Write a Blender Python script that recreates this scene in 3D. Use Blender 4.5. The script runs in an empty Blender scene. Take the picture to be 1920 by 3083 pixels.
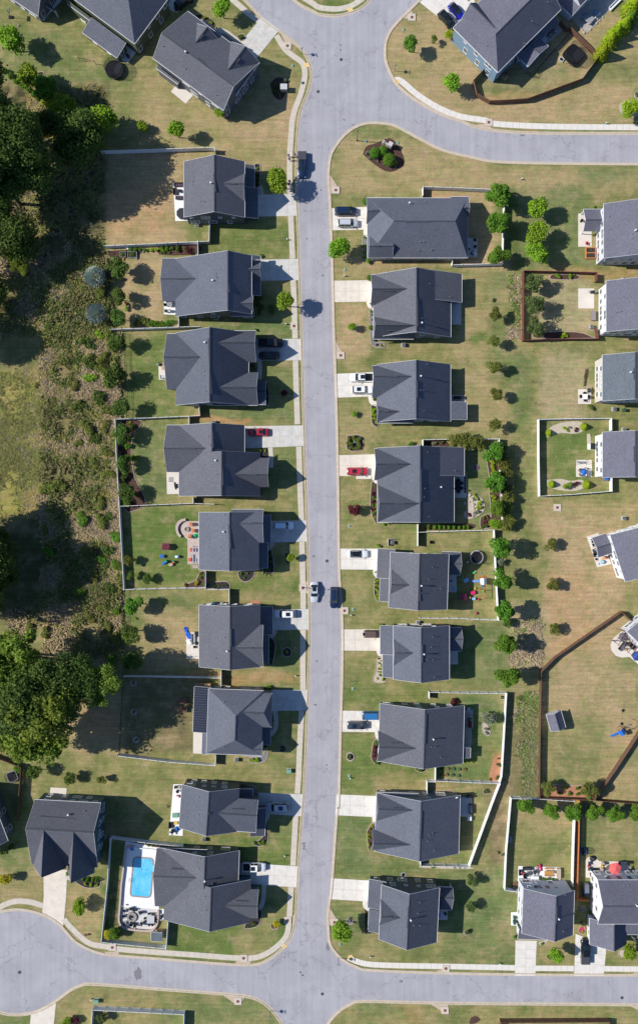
import bpy,bmesh,math,random
from mathutils import Vector,Matrix,noise
random.seed(7)
S=bpy.context.scene
C=S.collection
# ------------------------------------------------------------------ camera, sky, sun, exposure
H=200.0                                  # camera height (m); 13 photo pixels per metre on the ground
cam=bpy.data.cameras.new('camera');co=bpy.data.objects.new('camera',cam);C.objects.link(co)
co.location=(0,0,H)
cam.sensor_fit='HORIZONTAL'
cam.angle=2*math.atan(73.846/H)
cam.clip_end=3000;cam.clip_start=1
S.camera=co
SUN_EL=math.radians(40);SUN_TO=math.radians(-5)      # shadows run east, a touch south
w=bpy.data.worlds.new('World');S.world=w;w.use_nodes=True
nt=w.node_tree;bg=nt.nodes['Background']
sky=nt.nodes.new('ShaderNodeTexSky');sky.sky_type='NISHITA';sky.sun_disc=False
sky.sun_elevation=SUN_EL
sky.sun_rotation=math.radians(90)-(math.pi+SUN_TO)
blue=nt.nodes.new('ShaderNodeMixRGB');blue.blend_type='MULTIPLY';blue.inputs[0].default_value=1;blue.inputs[2].default_value=(.7,.97,1.35,1)
nt.links.new(sky.outputs[0],blue.inputs[1]);nt.links.new(blue.outputs[0],bg.inputs[0]);bg.inputs[1].default_value=0.075
sl=bpy.data.lights.new('sun','SUN');sl.energy=5.0;sl.angle=math.radians(0.5);sl.color=(1,.955,.88)
so=bpy.data.objects.new('sun',sl);C.objects.link(so)
dirv=Vector((math.cos(SUN_EL)*math.cos(SUN_TO),math.cos(SUN_EL)*math.sin(SUN_TO),-math.sin(SUN_EL)))
so.rotation_euler=dirv.to_track_quat('-Z','Y').to_euler()
so.location=(-100,20,100)
S.view_settings.view_transform='Standard';S.view_settings.look='None'
S.view_settings.exposure=0.12;S.view_settings.gamma=1
S.render.engine='CYCLES'

# ------------------------------------------------------------------ survey frames: sheet coordinates -> ground metres
k3=500/1512
FR=dict(a=(0,0,k3),b=(480,0,k3),c=(960,0,k3),d=(1420,0,k3),e=(0,480,k3),f=(480,400,k3),g=(960,400,k3),h=(1420,500,k3),
 i=(300,880,600/1512),j=(960,800,600/1512),k=(1420,950,k3),l=(340,1240,620/1512),m=(980,1280,600/1512),n=(1420,1500,k3),
 o=(340,1740,620/1512),p=(980,1820,600/1512),q=(0,2240,k3),r=(440,2300,520/1512),s=(960,2340,520/1512),t=(1460,2040,460/1512),
 u=(1460,2440,460/1512),v=(0,2700,960/1512),w=(960,2700,960/1512),x=(0,980,380/699),z=(0,0,1920/1512),P=(340,2520,180/1366),
 A=(500,1480,180/1512),B=(1350,1620,160/1512),D=(840,420,120/1512),E=(1740,1820,180/1512),F=(1600,0,320/1512),
 G=(1740,2560,180/1512),I=(1540,2580,160/1512),Z=(0,0,1))
def px(f,x,y):
    ox,oy,s=FR[f];return ox+x*s,oy+y*s
def at(f,x,y,z=0.0):
    X,Y=px(f,x,y);k=(H-z)/H/13.0
    return Vector(((X-960)*k,(1541.5-Y)*k,z))
def pts(spec,z=0.0):
    """spec: list mixing frame letters and (x,y)."""
    out=[];f=None
    for s in spec:
        if isinstance(s,str):f=s
        else:out.append(at(f,s[0],s[1],z))
    return out

# ------------------------------------------------------------------ materials
MATS={}
def mat(name,col,rough=.8,n=0.0,nscale=4.0,metal=0.0,bump=0.0,bscale=30,rnd=0.0,spec=.3,col2=None,trans=0.0):
    if name in MATS:return MATS[name]
    m=bpy.data.materials.new(name);m.use_nodes=True;t=m.node_tree;N=t.nodes;L=t.links
    b=N['Principled BSDF'];b.inputs['Roughness'].default_value=rough;b.inputs['Metallic'].default_value=metal
    b.inputs['Specular IOR Level'].default_value=spec
    b.inputs['Base Color'].default_value=(*col,1)
    out=None
    if n>0 or col2:
        tc=N.new('ShaderNodeTexCoord');no=N.new('ShaderNodeTexNoise');no.inputs['Scale'].default_value=nscale;no.inputs['Detail'].default_value=6
        no.inputs['Roughness'].default_value=.65
        L.new(tc.outputs['Object'],no.inputs['Vector'])
        mr=N.new('ShaderNodeMapRange');mr.inputs[1].default_value=.3;mr.inputs[2].default_value=.7
        L.new(no.outputs['Fac'],mr.inputs[0])
        mx=N.new('ShaderNodeMixRGB');c2=col2 or tuple(min(1,c*(1+n))for c in col);c1=col if col2 else tuple(c*(1-n)for c in col)
        mx.inputs[1].default_value=(*c1,1);mx.inputs[2].default_value=(*c2,1)
        L.new(mr.outputs[0],mx.inputs[0]);out=mx.outputs[0]
    if rnd>0:
        oi=N.new('ShaderNodeObjectInfo');hs=N.new('ShaderNodeHueSaturation')
        m1=N.new('ShaderNodeMapRange');m1.inputs[3].default_value=1-rnd;m1.inputs[4].default_value=1+rnd
        m2=N.new('ShaderNodeMapRange');m2.inputs[3].default_value=.5-.045*rnd*3;m2.inputs[4].default_value=.5+.035*rnd*3
        L.new(oi.outputs['Random'],m1.inputs[0]);L.new(oi.outputs['Random'],m2.inputs[0])
        L.new(m1.outputs[0],hs.inputs['Value']);L.new(m2.outputs[0],hs.inputs['Hue'])
        if out:L.new(out,hs.inputs['Color'])
        else:hs.inputs['Color'].default_value=(*col,1)
        out=hs.outputs[0]
    if out:L.new(out,b.inputs['Base Color'])
    if bump>0:
        tc2=N.new('ShaderNodeTexCoord');nb=N.new('ShaderNodeTexNoise');nb.inputs['Scale'].default_value=bscale;nb.inputs['Detail'].default_value=4
        L.new(tc2.outputs['Object'],nb.inputs['Vector']);bp=N.new('ShaderNodeBump');bp.inputs['Strength'].default_value=bump;bp.inputs['Distance'].default_value=.08
        L.new(nb.outputs['Fac'],bp.inputs['Height']);L.new(bp.outputs[0],b.inputs['Normal'])
    if trans>0:
        tr=N.new('ShaderNodeBsdfTranslucent');ms=N.new('ShaderNodeMixShader');ms.inputs[0].default_value=trans
        if out:L.new(out,tr.inputs[0])
        else:tr.inputs[0].default_value=(*col,1)
        L.new(b.outputs[0],ms.inputs[1]);L.new(tr.outputs[0],ms.inputs[2]);L.new(ms.outputs[0],N['Material Output'].inputs[0])
    MATS[name]=m;return m

def roof_mat(name,col,metal=False):
    m=bpy.data.materials.new(name);m.use_nodes=True;t=m.node_tree;N=t.nodes;L=t.links;b=N['Principled BSDF']
    b.inputs['Roughness'].default_value=.85;b.inputs['Specular IOR Level'].default_value=.25
    uv=N.new('ShaderNodeUVMap');uv.uv_map='UVMap'
    mp=N.new('ShaderNodeMapping');L.new(uv.outputs[0],mp.inputs[0]);mp.inputs['Scale'].default_value=(1,1,1)
    # shingle tabs: courses 0.14 m, tabs about 0.35 m long
    br=N.new('ShaderNodeTexBrick');br.inputs['Scale'].default_value=1;br.inputs['Brick Width'].default_value=.32;br.inputs['Row Height'].default_value=.15
    br.inputs['Mortar Size'].default_value=.012;br.inputs['Bias'].default_value=0
    d=tuple(c*.84 for c in col);e=tuple(min(1,c*1.17)for c in col)
    br.inputs['Color1'].default_value=(*d,1);br.inputs['Color2'].default_value=(*e,1);br.inputs['Mortar'].default_value=(*[c*.5 for c in col],1)
    L.new(mp.outputs[0],br.inputs['Vector'])
    no=N.new('ShaderNodeTexNoise');no.inputs['Scale'].default_value=1;no.inputs['Detail'].default_value=5;no.inputs['Roughness'].default_value=.8
    mp2=N.new('ShaderNodeMapping');mp2.inputs['Scale'].default_value=(2.2,5,1);L.new(uv.outputs[0],mp2.inputs[0]);L.new(mp2.outputs[0],no.inputs['Vector'])
    mr=N.new('ShaderNodeMapRange');mr.inputs[1].default_value=.3;mr.inputs[2].default_value=.7;mr.inputs[3].default_value=.8;mr.inputs[4].default_value=1.2
    L.new(no.outputs['Fac'],mr.inputs[0])
    n2=N.new('ShaderNodeTexNoise');n2.inputs['Scale'].default_value=.22;n2.inputs['Detail'].default_value=3;L.new(uv.outputs[0],n2.inputs['Vector'])
    mr2=N.new('ShaderNodeMapRange');mr2.inputs[1].default_value=.3;mr2.inputs[2].default_value=.7;mr2.inputs[3].default_value=.94;mr2.inputs[4].default_value=1.06
    L.new(n2.outputs['Fac'],mr2.inputs[0])
    mu=N.new('ShaderNodeMath');mu.operation='MULTIPLY';L.new(mr.outputs[0],mu.inputs[0]);L.new(mr2.outputs[0],mu.inputs[1])
    vm=N.new('ShaderNodeVectorMath');vm.operation='SCALE';L.new(br.outputs['Color'],vm.inputs[0]);L.new(mu.outputs[0],vm.inputs['Scale'])
    L.new(vm.outputs[0],b.inputs['Base Color'])
    bp=N.new('ShaderNodeBump');bp.inputs['Strength'].default_value=.5;bp.inputs['Distance'].default_value=.03
    L.new(mu.outputs[0],bp.inputs['Height']);L.new(bp.outputs[0],b.inputs['Normal'])
    MATS[name]=m;return m

ROOF=roof_mat('shingle_roof',(.123,.132,.165));ROOFN=roof_mat('shingle_roof_charcoal',(.122,.126,.148));ROOFD=roof_mat('shingle_roof_dark',(.106,.115,.144))
ROOFP=roof_mat('shingle_roof_purple',(.14,.14,.178))
ROOFG=roof_mat('shingle_roof_green_grey',(.12,.14,.165))
WHITE=mat('white_vinyl',(.78,.79,.8),.45,spec=.4,n=.04,nscale=2)
TRIM=mat('white_trim',(.75,.75,.76),.5)
GLASS=mat('window_glass',(.05,.07,.07),.08,spec=.8)
CARGLASS=mat('car_glass',(.012,.02,.025),.06,spec=.9)
TYRE=mat('tyre_rubber',(.015,.015,.016),.85)
RIM=mat('wheel_rim',(.35,.36,.38),.3,metal=.9)
BLACK=mat('black_plastic',(.02,.02,.023),.5)
DKMETAL=mat('dark_metal',(.035,.037,.042),.45,metal=.5)
GREY=mat('grey_metal',(.28,.29,.3),.5,n=.1)
LGREY=mat('light_grey',(.5,.5,.5),.6,n=.06)
BARK=mat('bark',(.07,.05,.035),.9,n=.35,nscale=9)
WOOD=mat('brown_wood',(.16,.085,.055),.85,n=.35,nscale=3)
WOODN=mat('orange_wood',(.5,.19,.07),.8,n=.22,nscale=3)
WOODL=mat('pale_wood',(.45,.3,.17),.8,n=.2,nscale=3)
REDWOOD=mat('red_brown_wood',(.17,.06,.05),.85,n=.3,nscale=3)
RED=mat('red_paint',(.5,.03,.035),.45)
BLUE=mat('blue_plastic',(.02,.13,.5),.4)
TEAL=mat('green_plastic',(.02,.35,.17),.4)
YEL=mat('yellow_plastic',(.7,.5,.05),.5)
ORANGE=mat('orange_plastic',(.6,.2,.05),.55)
PINK=mat('pink_plastic',(.45,.05,.12),.5)
LBLUE=mat('pale_blue_plastic',(.25,.5,.75),.5)
LIME=mat('lime_plastic',(.1,.6,.12),.5)
GREENBOX=mat('utility_green',(.17,.33,.24),.6,n=.12)
TAN=mat('tan_fabric',(.45,.37,.28),.9,n=.1)
IRON=mat('rusty_iron',(.2,.07,.05),.7,n=.3,nscale=8)
DIRON=mat('dark_iron',(.07,.07,.08),.6,n=.3,nscale=8)
SKIN=mat('skin',(.5,.3,.22),.6)
HAIR=mat('dark_hair',(.03,.02,.015),.7)
STONE=mat('pale_stone',(.4,.36,.3),.85,n=.35,nscale=5,bump=.4)
NET=mat('black_net',(.02,.02,.025),.8)
def netmat(name,a=.45):
    m=mat(name,(.015,.015,.02),.9)
    t=m.node_tree;b=t.nodes['Principled BSDF'];b.inputs['Alpha'].default_value=a;return m
NETM=netmat('mesh_net',.42)
def siding(name,col):
    if name in MATS:return MATS[name]
    m=mat(name,col,.6,n=.05,nscale=.8);t=m.node_tree;N=t.nodes;L=t.links
    tc=N.new('ShaderNodeTexCoord');wv=N.new('ShaderNodeTexWave');wv.bands_direction='Z';wv.wave_profile='SAW';wv.inputs['Scale'].default_value=1.6
    wv.inputs['Distortion'].default_value=0
    L.new(tc.outputs['Object'],wv.inputs['Vector']);bp=N.new('ShaderNodeBump');bp.inputs['Strength'].default_value=.5;bp.inputs['Distance'].default_value=.03
    L.new(wv.outputs['Fac'],bp.inputs['Height']);L.new(bp.outputs[0],N['Principled BSDF'].inputs['Normal']);return m
SID=dict(grey=siding('grey_siding',(.16,.19,.22)),blue=siding('blue_siding',(.2,.3,.4)),teal=siding('teal_siding',(.045,.1,.13)),
 white=siding('white_siding',(.74,.74,.76)),green=siding('olive_siding',(.10,.12,.075)),beige=siding('beige_siding',(.6,.56,.5)),
 dark=siding('dark_grey_siding',(.07,.085,.11)),pale=siding('pale_grey_siding',(.62,.63,.68)),sand=siding('sand_siding',(.4,.4,.4)),
 slate=siding('slate_siding',(.12,.13,.15)))

# ------------------------------------------------------------------ mesh builder
class MB:
    def __init__(s):s.v=[];s.f=[];s.uv={}
    def face(s,vs,uv=None):
        i=len(s.v);s.v+=[tuple(v)for v in vs];s.f.append(tuple(range(i,i+len(vs))))
        if uv:s.uv[len(s.f)-1]=uv
    def hexa(s,b,t):
        """b, t: 4 bottom, 4 top points, counter-clockwise seen from above"""
        i=len(s.v);s.v+=[tuple(v)for v in b]+[tuple(v)for v in t]
        s.f+=[(i+3,i+2,i+1,i),(i+4,i+5,i+6,i+7)]+[(i+a,i+(a+1)%4,i+4+(a+1)%4,i+4+a)for a in range(4)]
    def box(s,x0,y0,z0,x1,y1,z1,rot=None,loc=None):
        c=[(x0,y0),(x1,y0),(x1,y1),(x0,y1)]
        b=[Vector((x,y,z0))for x,y in c];t=[Vector((x,y,z1))for x,y in c]
        if rot is not None:
            R=Matrix.Rotation(rot,3,'Z');b=[R@q for q in b];t=[R@q for q in t]
        if loc is not None:b=[q+Vector(loc)for q in b];t=[q+Vector(loc)for q in t]
        s.hexa(b,t)
    def cyl(s,p,q,r0,r1=None,n=8,cap=True):
        r1=r0 if r1 is None else r1;p=Vector(p);q=Vector(q);d=(q-p)
        if d.length<1e-6:return
        d.normalize();a=d.orthogonal().normalized();b=d.cross(a);i=len(s.v)
        for c,r in((p,r0),(q,r1)):
            for k in range(n):
                t=2*math.pi*k/n;s.v.append(tuple(c+a*(r*math.cos(t))+b*(r*math.sin(t))))
        for k in range(n):s.f.append((i+k,i+(k+1)%n,i+n+(k+1)%n,i+n+k))
        if cap:s.f.append(tuple(i+n-1-k for k in range(n)));s.f.append(tuple(i+n+k for k in range(n)))
    def lathe(s,prof,c=(0,0,0),n=16,sx=1,sy=1):
        i=len(s.v);m=len(prof)
        for r,z in prof:
            for k in range(n):
                t=2*math.pi*k/n;s.v.append((c[0]+r*sx*math.cos(t),c[1]+r*sy*math.sin(t),c[2]+z))
        for j in range(m-1):
            for k in range(n):s.f.append((i+j*n+k,i+j*n+(k+1)%n,i+(j+1)*n+(k+1)%n,i+(j+1)*n+k))
        if prof[-1][0]>1e-4:s.f.append(tuple(i+(m-1)*n+k for k in range(n)))
        if prof[0][0]>1e-4:s.f.append(tuple(i+n-1-k for k in range(n)))
    def mesh(s,name,material,smooth=False):
        me=bpy.data.meshes.new(name);me.from_pydata(s.v,[],s.f);me.materials.append(material)
        if s.uv:
            l=me.uv_layers.new(name='UVMap')
            for fi,uv in s.uv.items():
                for k,li in enumerate(me.polygons[fi].loop_indices):l.data[li].uv=uv[k]
        if smooth:
            for p in me.polygons:p.use_smooth=True
        me.update();return me
    def build(s,name,material,parent=None,smooth=False,bevel=0):
        o=bpy.data.objects.new(name,s.mesh(name,material,smooth));C.objects.link(o)
        if parent:o.parent=parent
        if bevel:
            b=o.modifiers.new('bevel','BEVEL');b.width=bevel;b.segments=2;b.limit_method='ANGLE'
        return o
def tag(o,label=None,cat=None,group=None,kind=None):
    if label:o['label']=label
    if cat:o['category']=cat
    if group:o['group']=group
    if kind:o['kind']=kind
    return o
def empty(name,loc,rz,label,cat,group=None):
    o=bpy.data.objects.new(name,None);C.objects.link(o);o.location=loc;o.rotation_euler=(0,0,rz);o.empty_display_size=.3
    return tag(o,label,cat,group)
def inst(name,me,parent=None,loc=(0,0,0),rz=0,sc=None):
    o=bpy.data.objects.new(name,me);C.objects.link(o);o.location=loc;o.rotation_euler=(0,0,rz)
    if sc:o.scale=sc
    if parent:o.parent=parent
    return o
KIDS={}
def kids(o):return[c for c in o.children]
def copy_tree(o,parent=None):
    c=o.copy();C.objects.link(c)
    if parent:c.parent=parent
    for ch in list(o.children):copy_tree(ch,c)
    return c
ORD='first second third fourth fifth sixth seventh eighth ninth tenth eleventh twelfth thirteenth fourteenth fifteenth sixteenth seventeenth eighteenth nineteenth twentieth'.split()
for t_,b_ in(('twenty','thirtieth'),('thirty','fortieth'),('forty','fiftieth'),('fifty','sixtieth')):ORD+=[t_+'-'+o for o in ORD[:9]]+[b_]
def struct(name,mb,m,smooth=False):return tag(mb.build(name,m,None,smooth),kind='structure')

# ------------------------------------------------------------------ ground with its patches of green, dry and bare soil
GR=(.135,.175,.05);G2=(.095,.13,.04);OL=(.225,.21,.085);DR=(.40,.315,.20);RD=(.48,.24,.12);WI=(.17,.14,.06)
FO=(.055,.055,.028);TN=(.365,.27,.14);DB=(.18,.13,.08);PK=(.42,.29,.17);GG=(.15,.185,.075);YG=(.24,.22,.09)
BL=[ # z-sheet rect (x0,y0,x1,y1), colour, weight   (1512-wide sheet)
 (0,0,720,360,OL,.8),(0,60,330,200,GG,.5),(330,170,700,350,TN,.7),(560,230,700,330,PK,.7),(440,20,560,90,OL,.6),(160,30,330,150,OL,.6),
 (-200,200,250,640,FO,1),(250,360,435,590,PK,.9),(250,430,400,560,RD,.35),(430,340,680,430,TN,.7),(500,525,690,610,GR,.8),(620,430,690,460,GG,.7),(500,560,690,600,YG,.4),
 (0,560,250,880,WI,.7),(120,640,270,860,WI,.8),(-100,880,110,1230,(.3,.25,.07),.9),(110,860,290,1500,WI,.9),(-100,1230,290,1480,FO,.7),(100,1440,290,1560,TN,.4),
 (290,600,385,770,PK,.85),(380,690,420,770,G2,.5),(500,750,690,800,GG,.9),(300,795,400,990,GR,.75),(480,960,700,1000,GG,.8),(620,860,700,960,GG,.5),
 (450,990,590,1005,RD,.8),(300,1000,395,1190,GG,.7),(640,1060,705,1160,GG,.6),(520,1175,710,1200,TN,.5),(300,1205,475,1385,GR,1),(530,1370,715,1400,GR,.7),
 (300,1405,470,1470,GG,.5),(340,1440,470,1590,PK,.7),(540,1410,715,1425,TN,.5),(640,1500,715,1600,GG,.6),(530,1595,715,1620,RD,.5),(290,1610,460,1790,DB,.75),
 (440,1595,530,1610,RD,.7),(60,1700,300,1790,TN,.7),(150,1640,290,1780,PK,.6),(190,1680,280,1760,RD,.7),(80,1790,700,1860,YG,.8),(300,1850,410,1980,YG,.9),(640,1870,700,1990,GG,.5),
 (420,1990,700,2010,GG,.8),(560,1985,690,2080,GR,.8),(400,2190,690,2290,GR,.9),(560,2200,640,2280,TN,.35),(380,2200,400,2290,GG,.6),(160,2090,250,2230,TN,.9),(0,2060,110,2140,TN,.7),
 (240,2000,290,2230,G2,.9),(0,1860,70,2090,GG,.6),(130,2350,700,2428,OL,.8),(130,2350,360,2428,TN,.5),(380,2360,690,2428,GG,.5),(0,2400,100,2428,GG,.7),
 (910,30,1512,290,PK,.75),(920,60,1100,220,TN,.6),(1130,160,1400,235,GG,.5),(1140,220,1360,240,RD,.4),(1300,180,1512,290,TN,.6),(1400,60,1512,200,YG,.7),
 (790,300,900,460,GG,.45),(800,330,1150,460,TN,.9),(1150,390,1512,470,TN,.55),(1250,430,1360,480,PK,.75),(1370,390,1512,430,GG,.7),(1000,455,1195,630,PK,.95),(1000,455,1100,470,RD,.4),
 (1180,450,1240,640,G2,.8),(1240,440,1400,640,GG,.75),(1250,440,1300,470,PK,.5),(870,600,1200,640,PK,.8),(790,600,875,660,TN,.7),(790,720,880,860,PK,.8),
 (1070,660,1200,1040,TN,.6),(1110,790,1150,815,GR,.9),(1160,640,1215,900,GG,.6),(800,850,1200,880,YG,.6),(800,980,880,1080,TN,.6),(870,1010,1180,1040,YG,.7),
 (1215,830,1255,1010,GG,.6),(1195,640,1240,820,YG,.7),(1250,660,1410,795,DR,.65),(1280,830,1400,1000,DR,.6),(1225,1000,1275,1180,OL,.5),
 (1300,1010,1400,1160,GR,.9),(1280,1170,1512,1200,YG,.6),(1260,1190,1512,1260,TN,.8),(1280,1230,1480,1560,PK,.95),(1290,1350,1400,1560,RD,.25),(1205,1250,1290,1440,OL,.8),
 (1205,1440,1290,1590,DR,.7),(805,1130,890,1290,YG,.5),(805,1130,890,1190,TN,.5),(800,1230,1000,1300,YG,.5),(1105,1060,1165,1240,GG,.6),(1100,1250,1180,1450,YG,.7),(1000,1250,1100,1290,YG,.6),
 (805,1350,895,1480,YG,.6),(810,1545,900,1640,YG,.6),(810,1610,1010,1670,GR,.55),(1000,1450,1190,1480,YG,.6),(1070,1480,1200,1640,GG,.75),(900,1610,1180,1640,YG,.5),
 (1280,1560,1512,1880,PK,.7),(1290,1700,1450,1870,OL,.75),(1440,1540,1512,1600,GG,.5),(1430,1780,1512,1900,TN,.7),(1470,1770,1512,1820,GG,.6),
 (1025,1650,1195,1850,GG,.9),(1100,1690,1190,1850,GR,.5),(800,1740,890,1880,GR,.9),(890,1810,1020,1860,GR,.8),(880,1840,1010,1880,TN,.6),(1015,1850,1180,1890,TN,.6),(1160,1770,1195,1850,RD,.5),
 (795,1930,880,2080,GG,.9),(870,2040,1000,2090,GG,.8),(1090,1890,1150,2040,YG,.7),(1010,2030,1110,2050,GR,.5),(880,2080,1100,2095,TN,.6),(1040,2060,1220,2300,GG,.75),(780,2150,880,2210,GG,.6),
 (860,2200,1220,2290,OL,.7),(1060,2100,1210,2260,GG,.5),(1200,1640,1285,1900,DB,.6),(1245,1640,1280,1890,WI,.9),(1160,1850,1205,2050,DB,.9),(1205,1890,1360,2070,YG,.7),(1215,1900,1350,1960,TN,.6),
 (1375,1900,1512,2030,GG,.6),(1400,1930,1512,2030,TN,.4),(1270,2190,1365,2290,TN,.6),(1430,2200,1512,2290,YG,.7),(1190,2090,1225,2290,GG,.6),(1180,2170,1220,2250,TN,.4),
 (800,2340,1512,2428,YG,.7),(960,2380,1000,2428,RD,.3),(840,2350,930,2400,GG,.6),(720,0,880,30,GR,1),(700,120,720,430,OL,.5),(690,480,712,1700,GR,.4),(715,1700,725,2250,GR,.6),
 (1300,630,1512,660,RD,.4),(1310,2090,1350,2100,RD,.4),(1275,1870,1400,1890,RD,.5),(800,1690,860,1740,GG,.6),
]
def lerp(a,b,t):return tuple(a[i]+(b[i]-a[i])*t for i in range(3))
def ground_col(X,Y):
    if abs(X)>90 or abs(Y)>135:
        n=noise.noise(Vector((X*.02,Y*.02,3)));return lerp(OL,TN,.5+.5*n)
    zx=(X*13+960)/1.26984;zy=(1541.5-Y*13)/1.26984
    nx=noise.noise(Vector((X*.13,Y*.13,0)));ny=noise.noise(Vector((X*.13,Y*.13,9)));n3=noise.noise(Vector((X*.6,Y*.6,4)))
    zx+=16*nx+8*n3;zy+=16*ny+7*n3
    c=OL
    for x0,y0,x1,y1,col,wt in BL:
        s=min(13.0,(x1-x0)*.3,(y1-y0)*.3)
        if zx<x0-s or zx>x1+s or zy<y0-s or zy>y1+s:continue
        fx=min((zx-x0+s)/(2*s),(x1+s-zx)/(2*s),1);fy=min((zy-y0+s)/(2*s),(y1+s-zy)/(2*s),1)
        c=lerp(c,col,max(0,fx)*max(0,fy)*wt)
    n4=noise.noise(Vector((X*.2,Y*.2,20)));n5=noise.noise(Vector((X*.8,Y*.8,30)))
    t=n4*.9+n5*.55
    if t>0:c=lerp(c,PK if c[0]>.3 else TN if c[0]>c[1]*.95 else YG,min(.6,t*.95))
    else:c=lerp(c,G2,min(.5,-t*.9))if c[0]<.3 else lerp(c,OL,min(.45,-t*1.1))
    return c
def axis_grid(a,step,far):
    n=int(2*a/step);g=[-a+i*step for i in range(n+1)]
    out=[a+8,a+25,a+60,a+150,far]
    return[-q for q in reversed(out)]+g+out
def make_ground():
    xs=axis_grid(80,.55,900);ys=axis_grid(124,.55,900)
    nx,ny=len(xs),len(ys);vs=[];cols=[]
    for y in ys:
        for x in xs:
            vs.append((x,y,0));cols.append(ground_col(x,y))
    fs=[(j*nx+i,j*nx+i+1,(j+1)*nx+i+1,(j+1)*nx+i)for j in range(ny-1)for i in range(nx-1)]
    me=bpy.data.meshes.new('ground');me.from_pydata(vs,[],fs)
    ca=me.color_attributes.new('Tint','FLOAT_COLOR','POINT')
    flat=[]
    for c in cols:flat+=[c[0],c[1],c[2],1]
    ca.data.foreach_set('color',flat)
    m=bpy.data.materials.new('lawn');m.use_nodes=True;t=m.node_tree;N=t.nodes;L=t.links;b=N['Principled BSDF']
    b.inputs['Roughness'].default_value=.95;b.inputs['Specular IOR Level'].default_value=.05
    at_=N.new('ShaderNodeAttribute');at_.attribute_name='Tint'
    tc=N.new('ShaderNodeTexCoord')
    def ns(sc,det,lo,hi,rough=.7,mp=None):
        n=N.new('ShaderNodeTexNoise');n.inputs['Scale'].default_value=sc;n.inputs['Detail'].default_value=det;n.inputs['Roughness'].default_value=rough
        if mp:L.new(mp.outputs[0],n.inputs['Vector'])
        else:L.new(tc.outputs['Object'],n.inputs['Vector'])
        r=N.new('ShaderNodeMapRange');r.inputs[1].default_value=.3;r.inputs[2].default_value=.7;r.inputs[3].default_value=lo;r.inputs[4].default_value=hi
        L.new(n.outputs['Fac'],r.inputs[0]);return r,n
    a1,_=ns(.5,6,.84,1.16);a2,nn=ns(2.6,8,.64,1.36,.85);
    mp=N.new('ShaderNodeMapping');mp.inputs['Scale'].default_value=(.12,1.6,1);mp.inputs['Rotation'].default_value=(0,0,.03);L.new(tc.outputs['Object'],mp.inputs[0])
    a3,_=ns(1.2,3,.86,1.13,.5,mp)
    m1=N.new('ShaderNodeMath');m1.operation='MULTIPLY';L.new(a1.outputs[0],m1.inputs[0]);L.new(a2.outputs[0],m1.inputs[1])
    m2=N.new('ShaderNodeMath');m2.operation='MULTIPLY';L.new(m1.outputs[0],m2.inputs[0]);L.new(a3.outputs[0],m2.inputs[1])
    # tufts: greener in the dips, straw on top
    n4=N.new('ShaderNodeTexNoise');n4.inputs['Scale'].default_value=1.1;n4.inputs['Detail'].default_value=7;n4.inputs['Roughness'].default_value=.75;L.new(tc.outputs['Object'],n4.inputs['Vector'])
    cr=N.new('ShaderNodeValToRGB');cr.color_ramp.elements[0].position=.36;cr.color_ramp.elements[0].color=(.78,1.02,.8,1);cr.color_ramp.elements[1].position=.64;cr.color_ramp.elements[1].color=(1.16,1.02,1.12,1)
    L.new(n4.outputs['Fac'],cr.inputs[0])
    mx=N.new('ShaderNodeMixRGB');mx.blend_type='MULTIPLY';mx.inputs[0].default_value=1;L.new(at_.outputs['Color'],mx.inputs[1]);L.new(cr.outputs[0],mx.inputs[2])
    n6=N.new('ShaderNodeTexNoise');n6.inputs['Scale'].default_value=.33;n6.inputs['Detail'].default_value=9;n6.inputs['Roughness'].default_value=.72;L.new(tc.outputs['Object'],n6.inputs['Vector'])
    r6=N.new('ShaderNodeMapRange');r6.inputs[1].default_value=.52;r6.inputs[2].default_value=.7;r6.inputs[4].default_value=.62;L.new(n6.outputs['Fac'],r6.inputs[0])
    b6=N.new('ShaderNodeMixRGB');b6.inputs[2].default_value=(.4,.29,.18,1);L.new(r6.outputs[0],b6.inputs[0]);L.new(mx.outputs[0],b6.inputs[1])
    r7=N.new('ShaderNodeMapRange');r7.inputs[1].default_value=.46;r7.inputs[2].default_value=.3;r7.inputs[4].default_value=.55;L.new(n6.outputs['Fac'],r7.inputs[0])
    b7=N.new('ShaderNodeMixRGB');b7.blend_type='MULTIPLY';b7.inputs[2].default_value=(.62,.86,.5,1);L.new(r7.outputs[0],b7.inputs[0]);L.new(b6.outputs[0],b7.inputs[1]);mx=b7
    vm=N.new('ShaderNodeVectorMath');vm.operation='SCALE';L.new(mx.outputs[0],vm.inputs[0]);L.new(m2.outputs[0],vm.inputs['Scale'])
    L.new(vm.outputs[0],b.inputs['Base Color'])
    bp=N.new('ShaderNodeBump');bp.inputs['Strength'].default_value=.35;bp.inputs['Distance'].default_value=.12;L.new(nn.outputs['Fac'],bp.inputs['Height']);L.new(bp.outputs[0],b.inputs['Normal'])
    me.materials.append(m);o=bpy.data.objects.new('ground',me);C.objects.link(o);tag(o,kind='structure')
make_ground()

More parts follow.
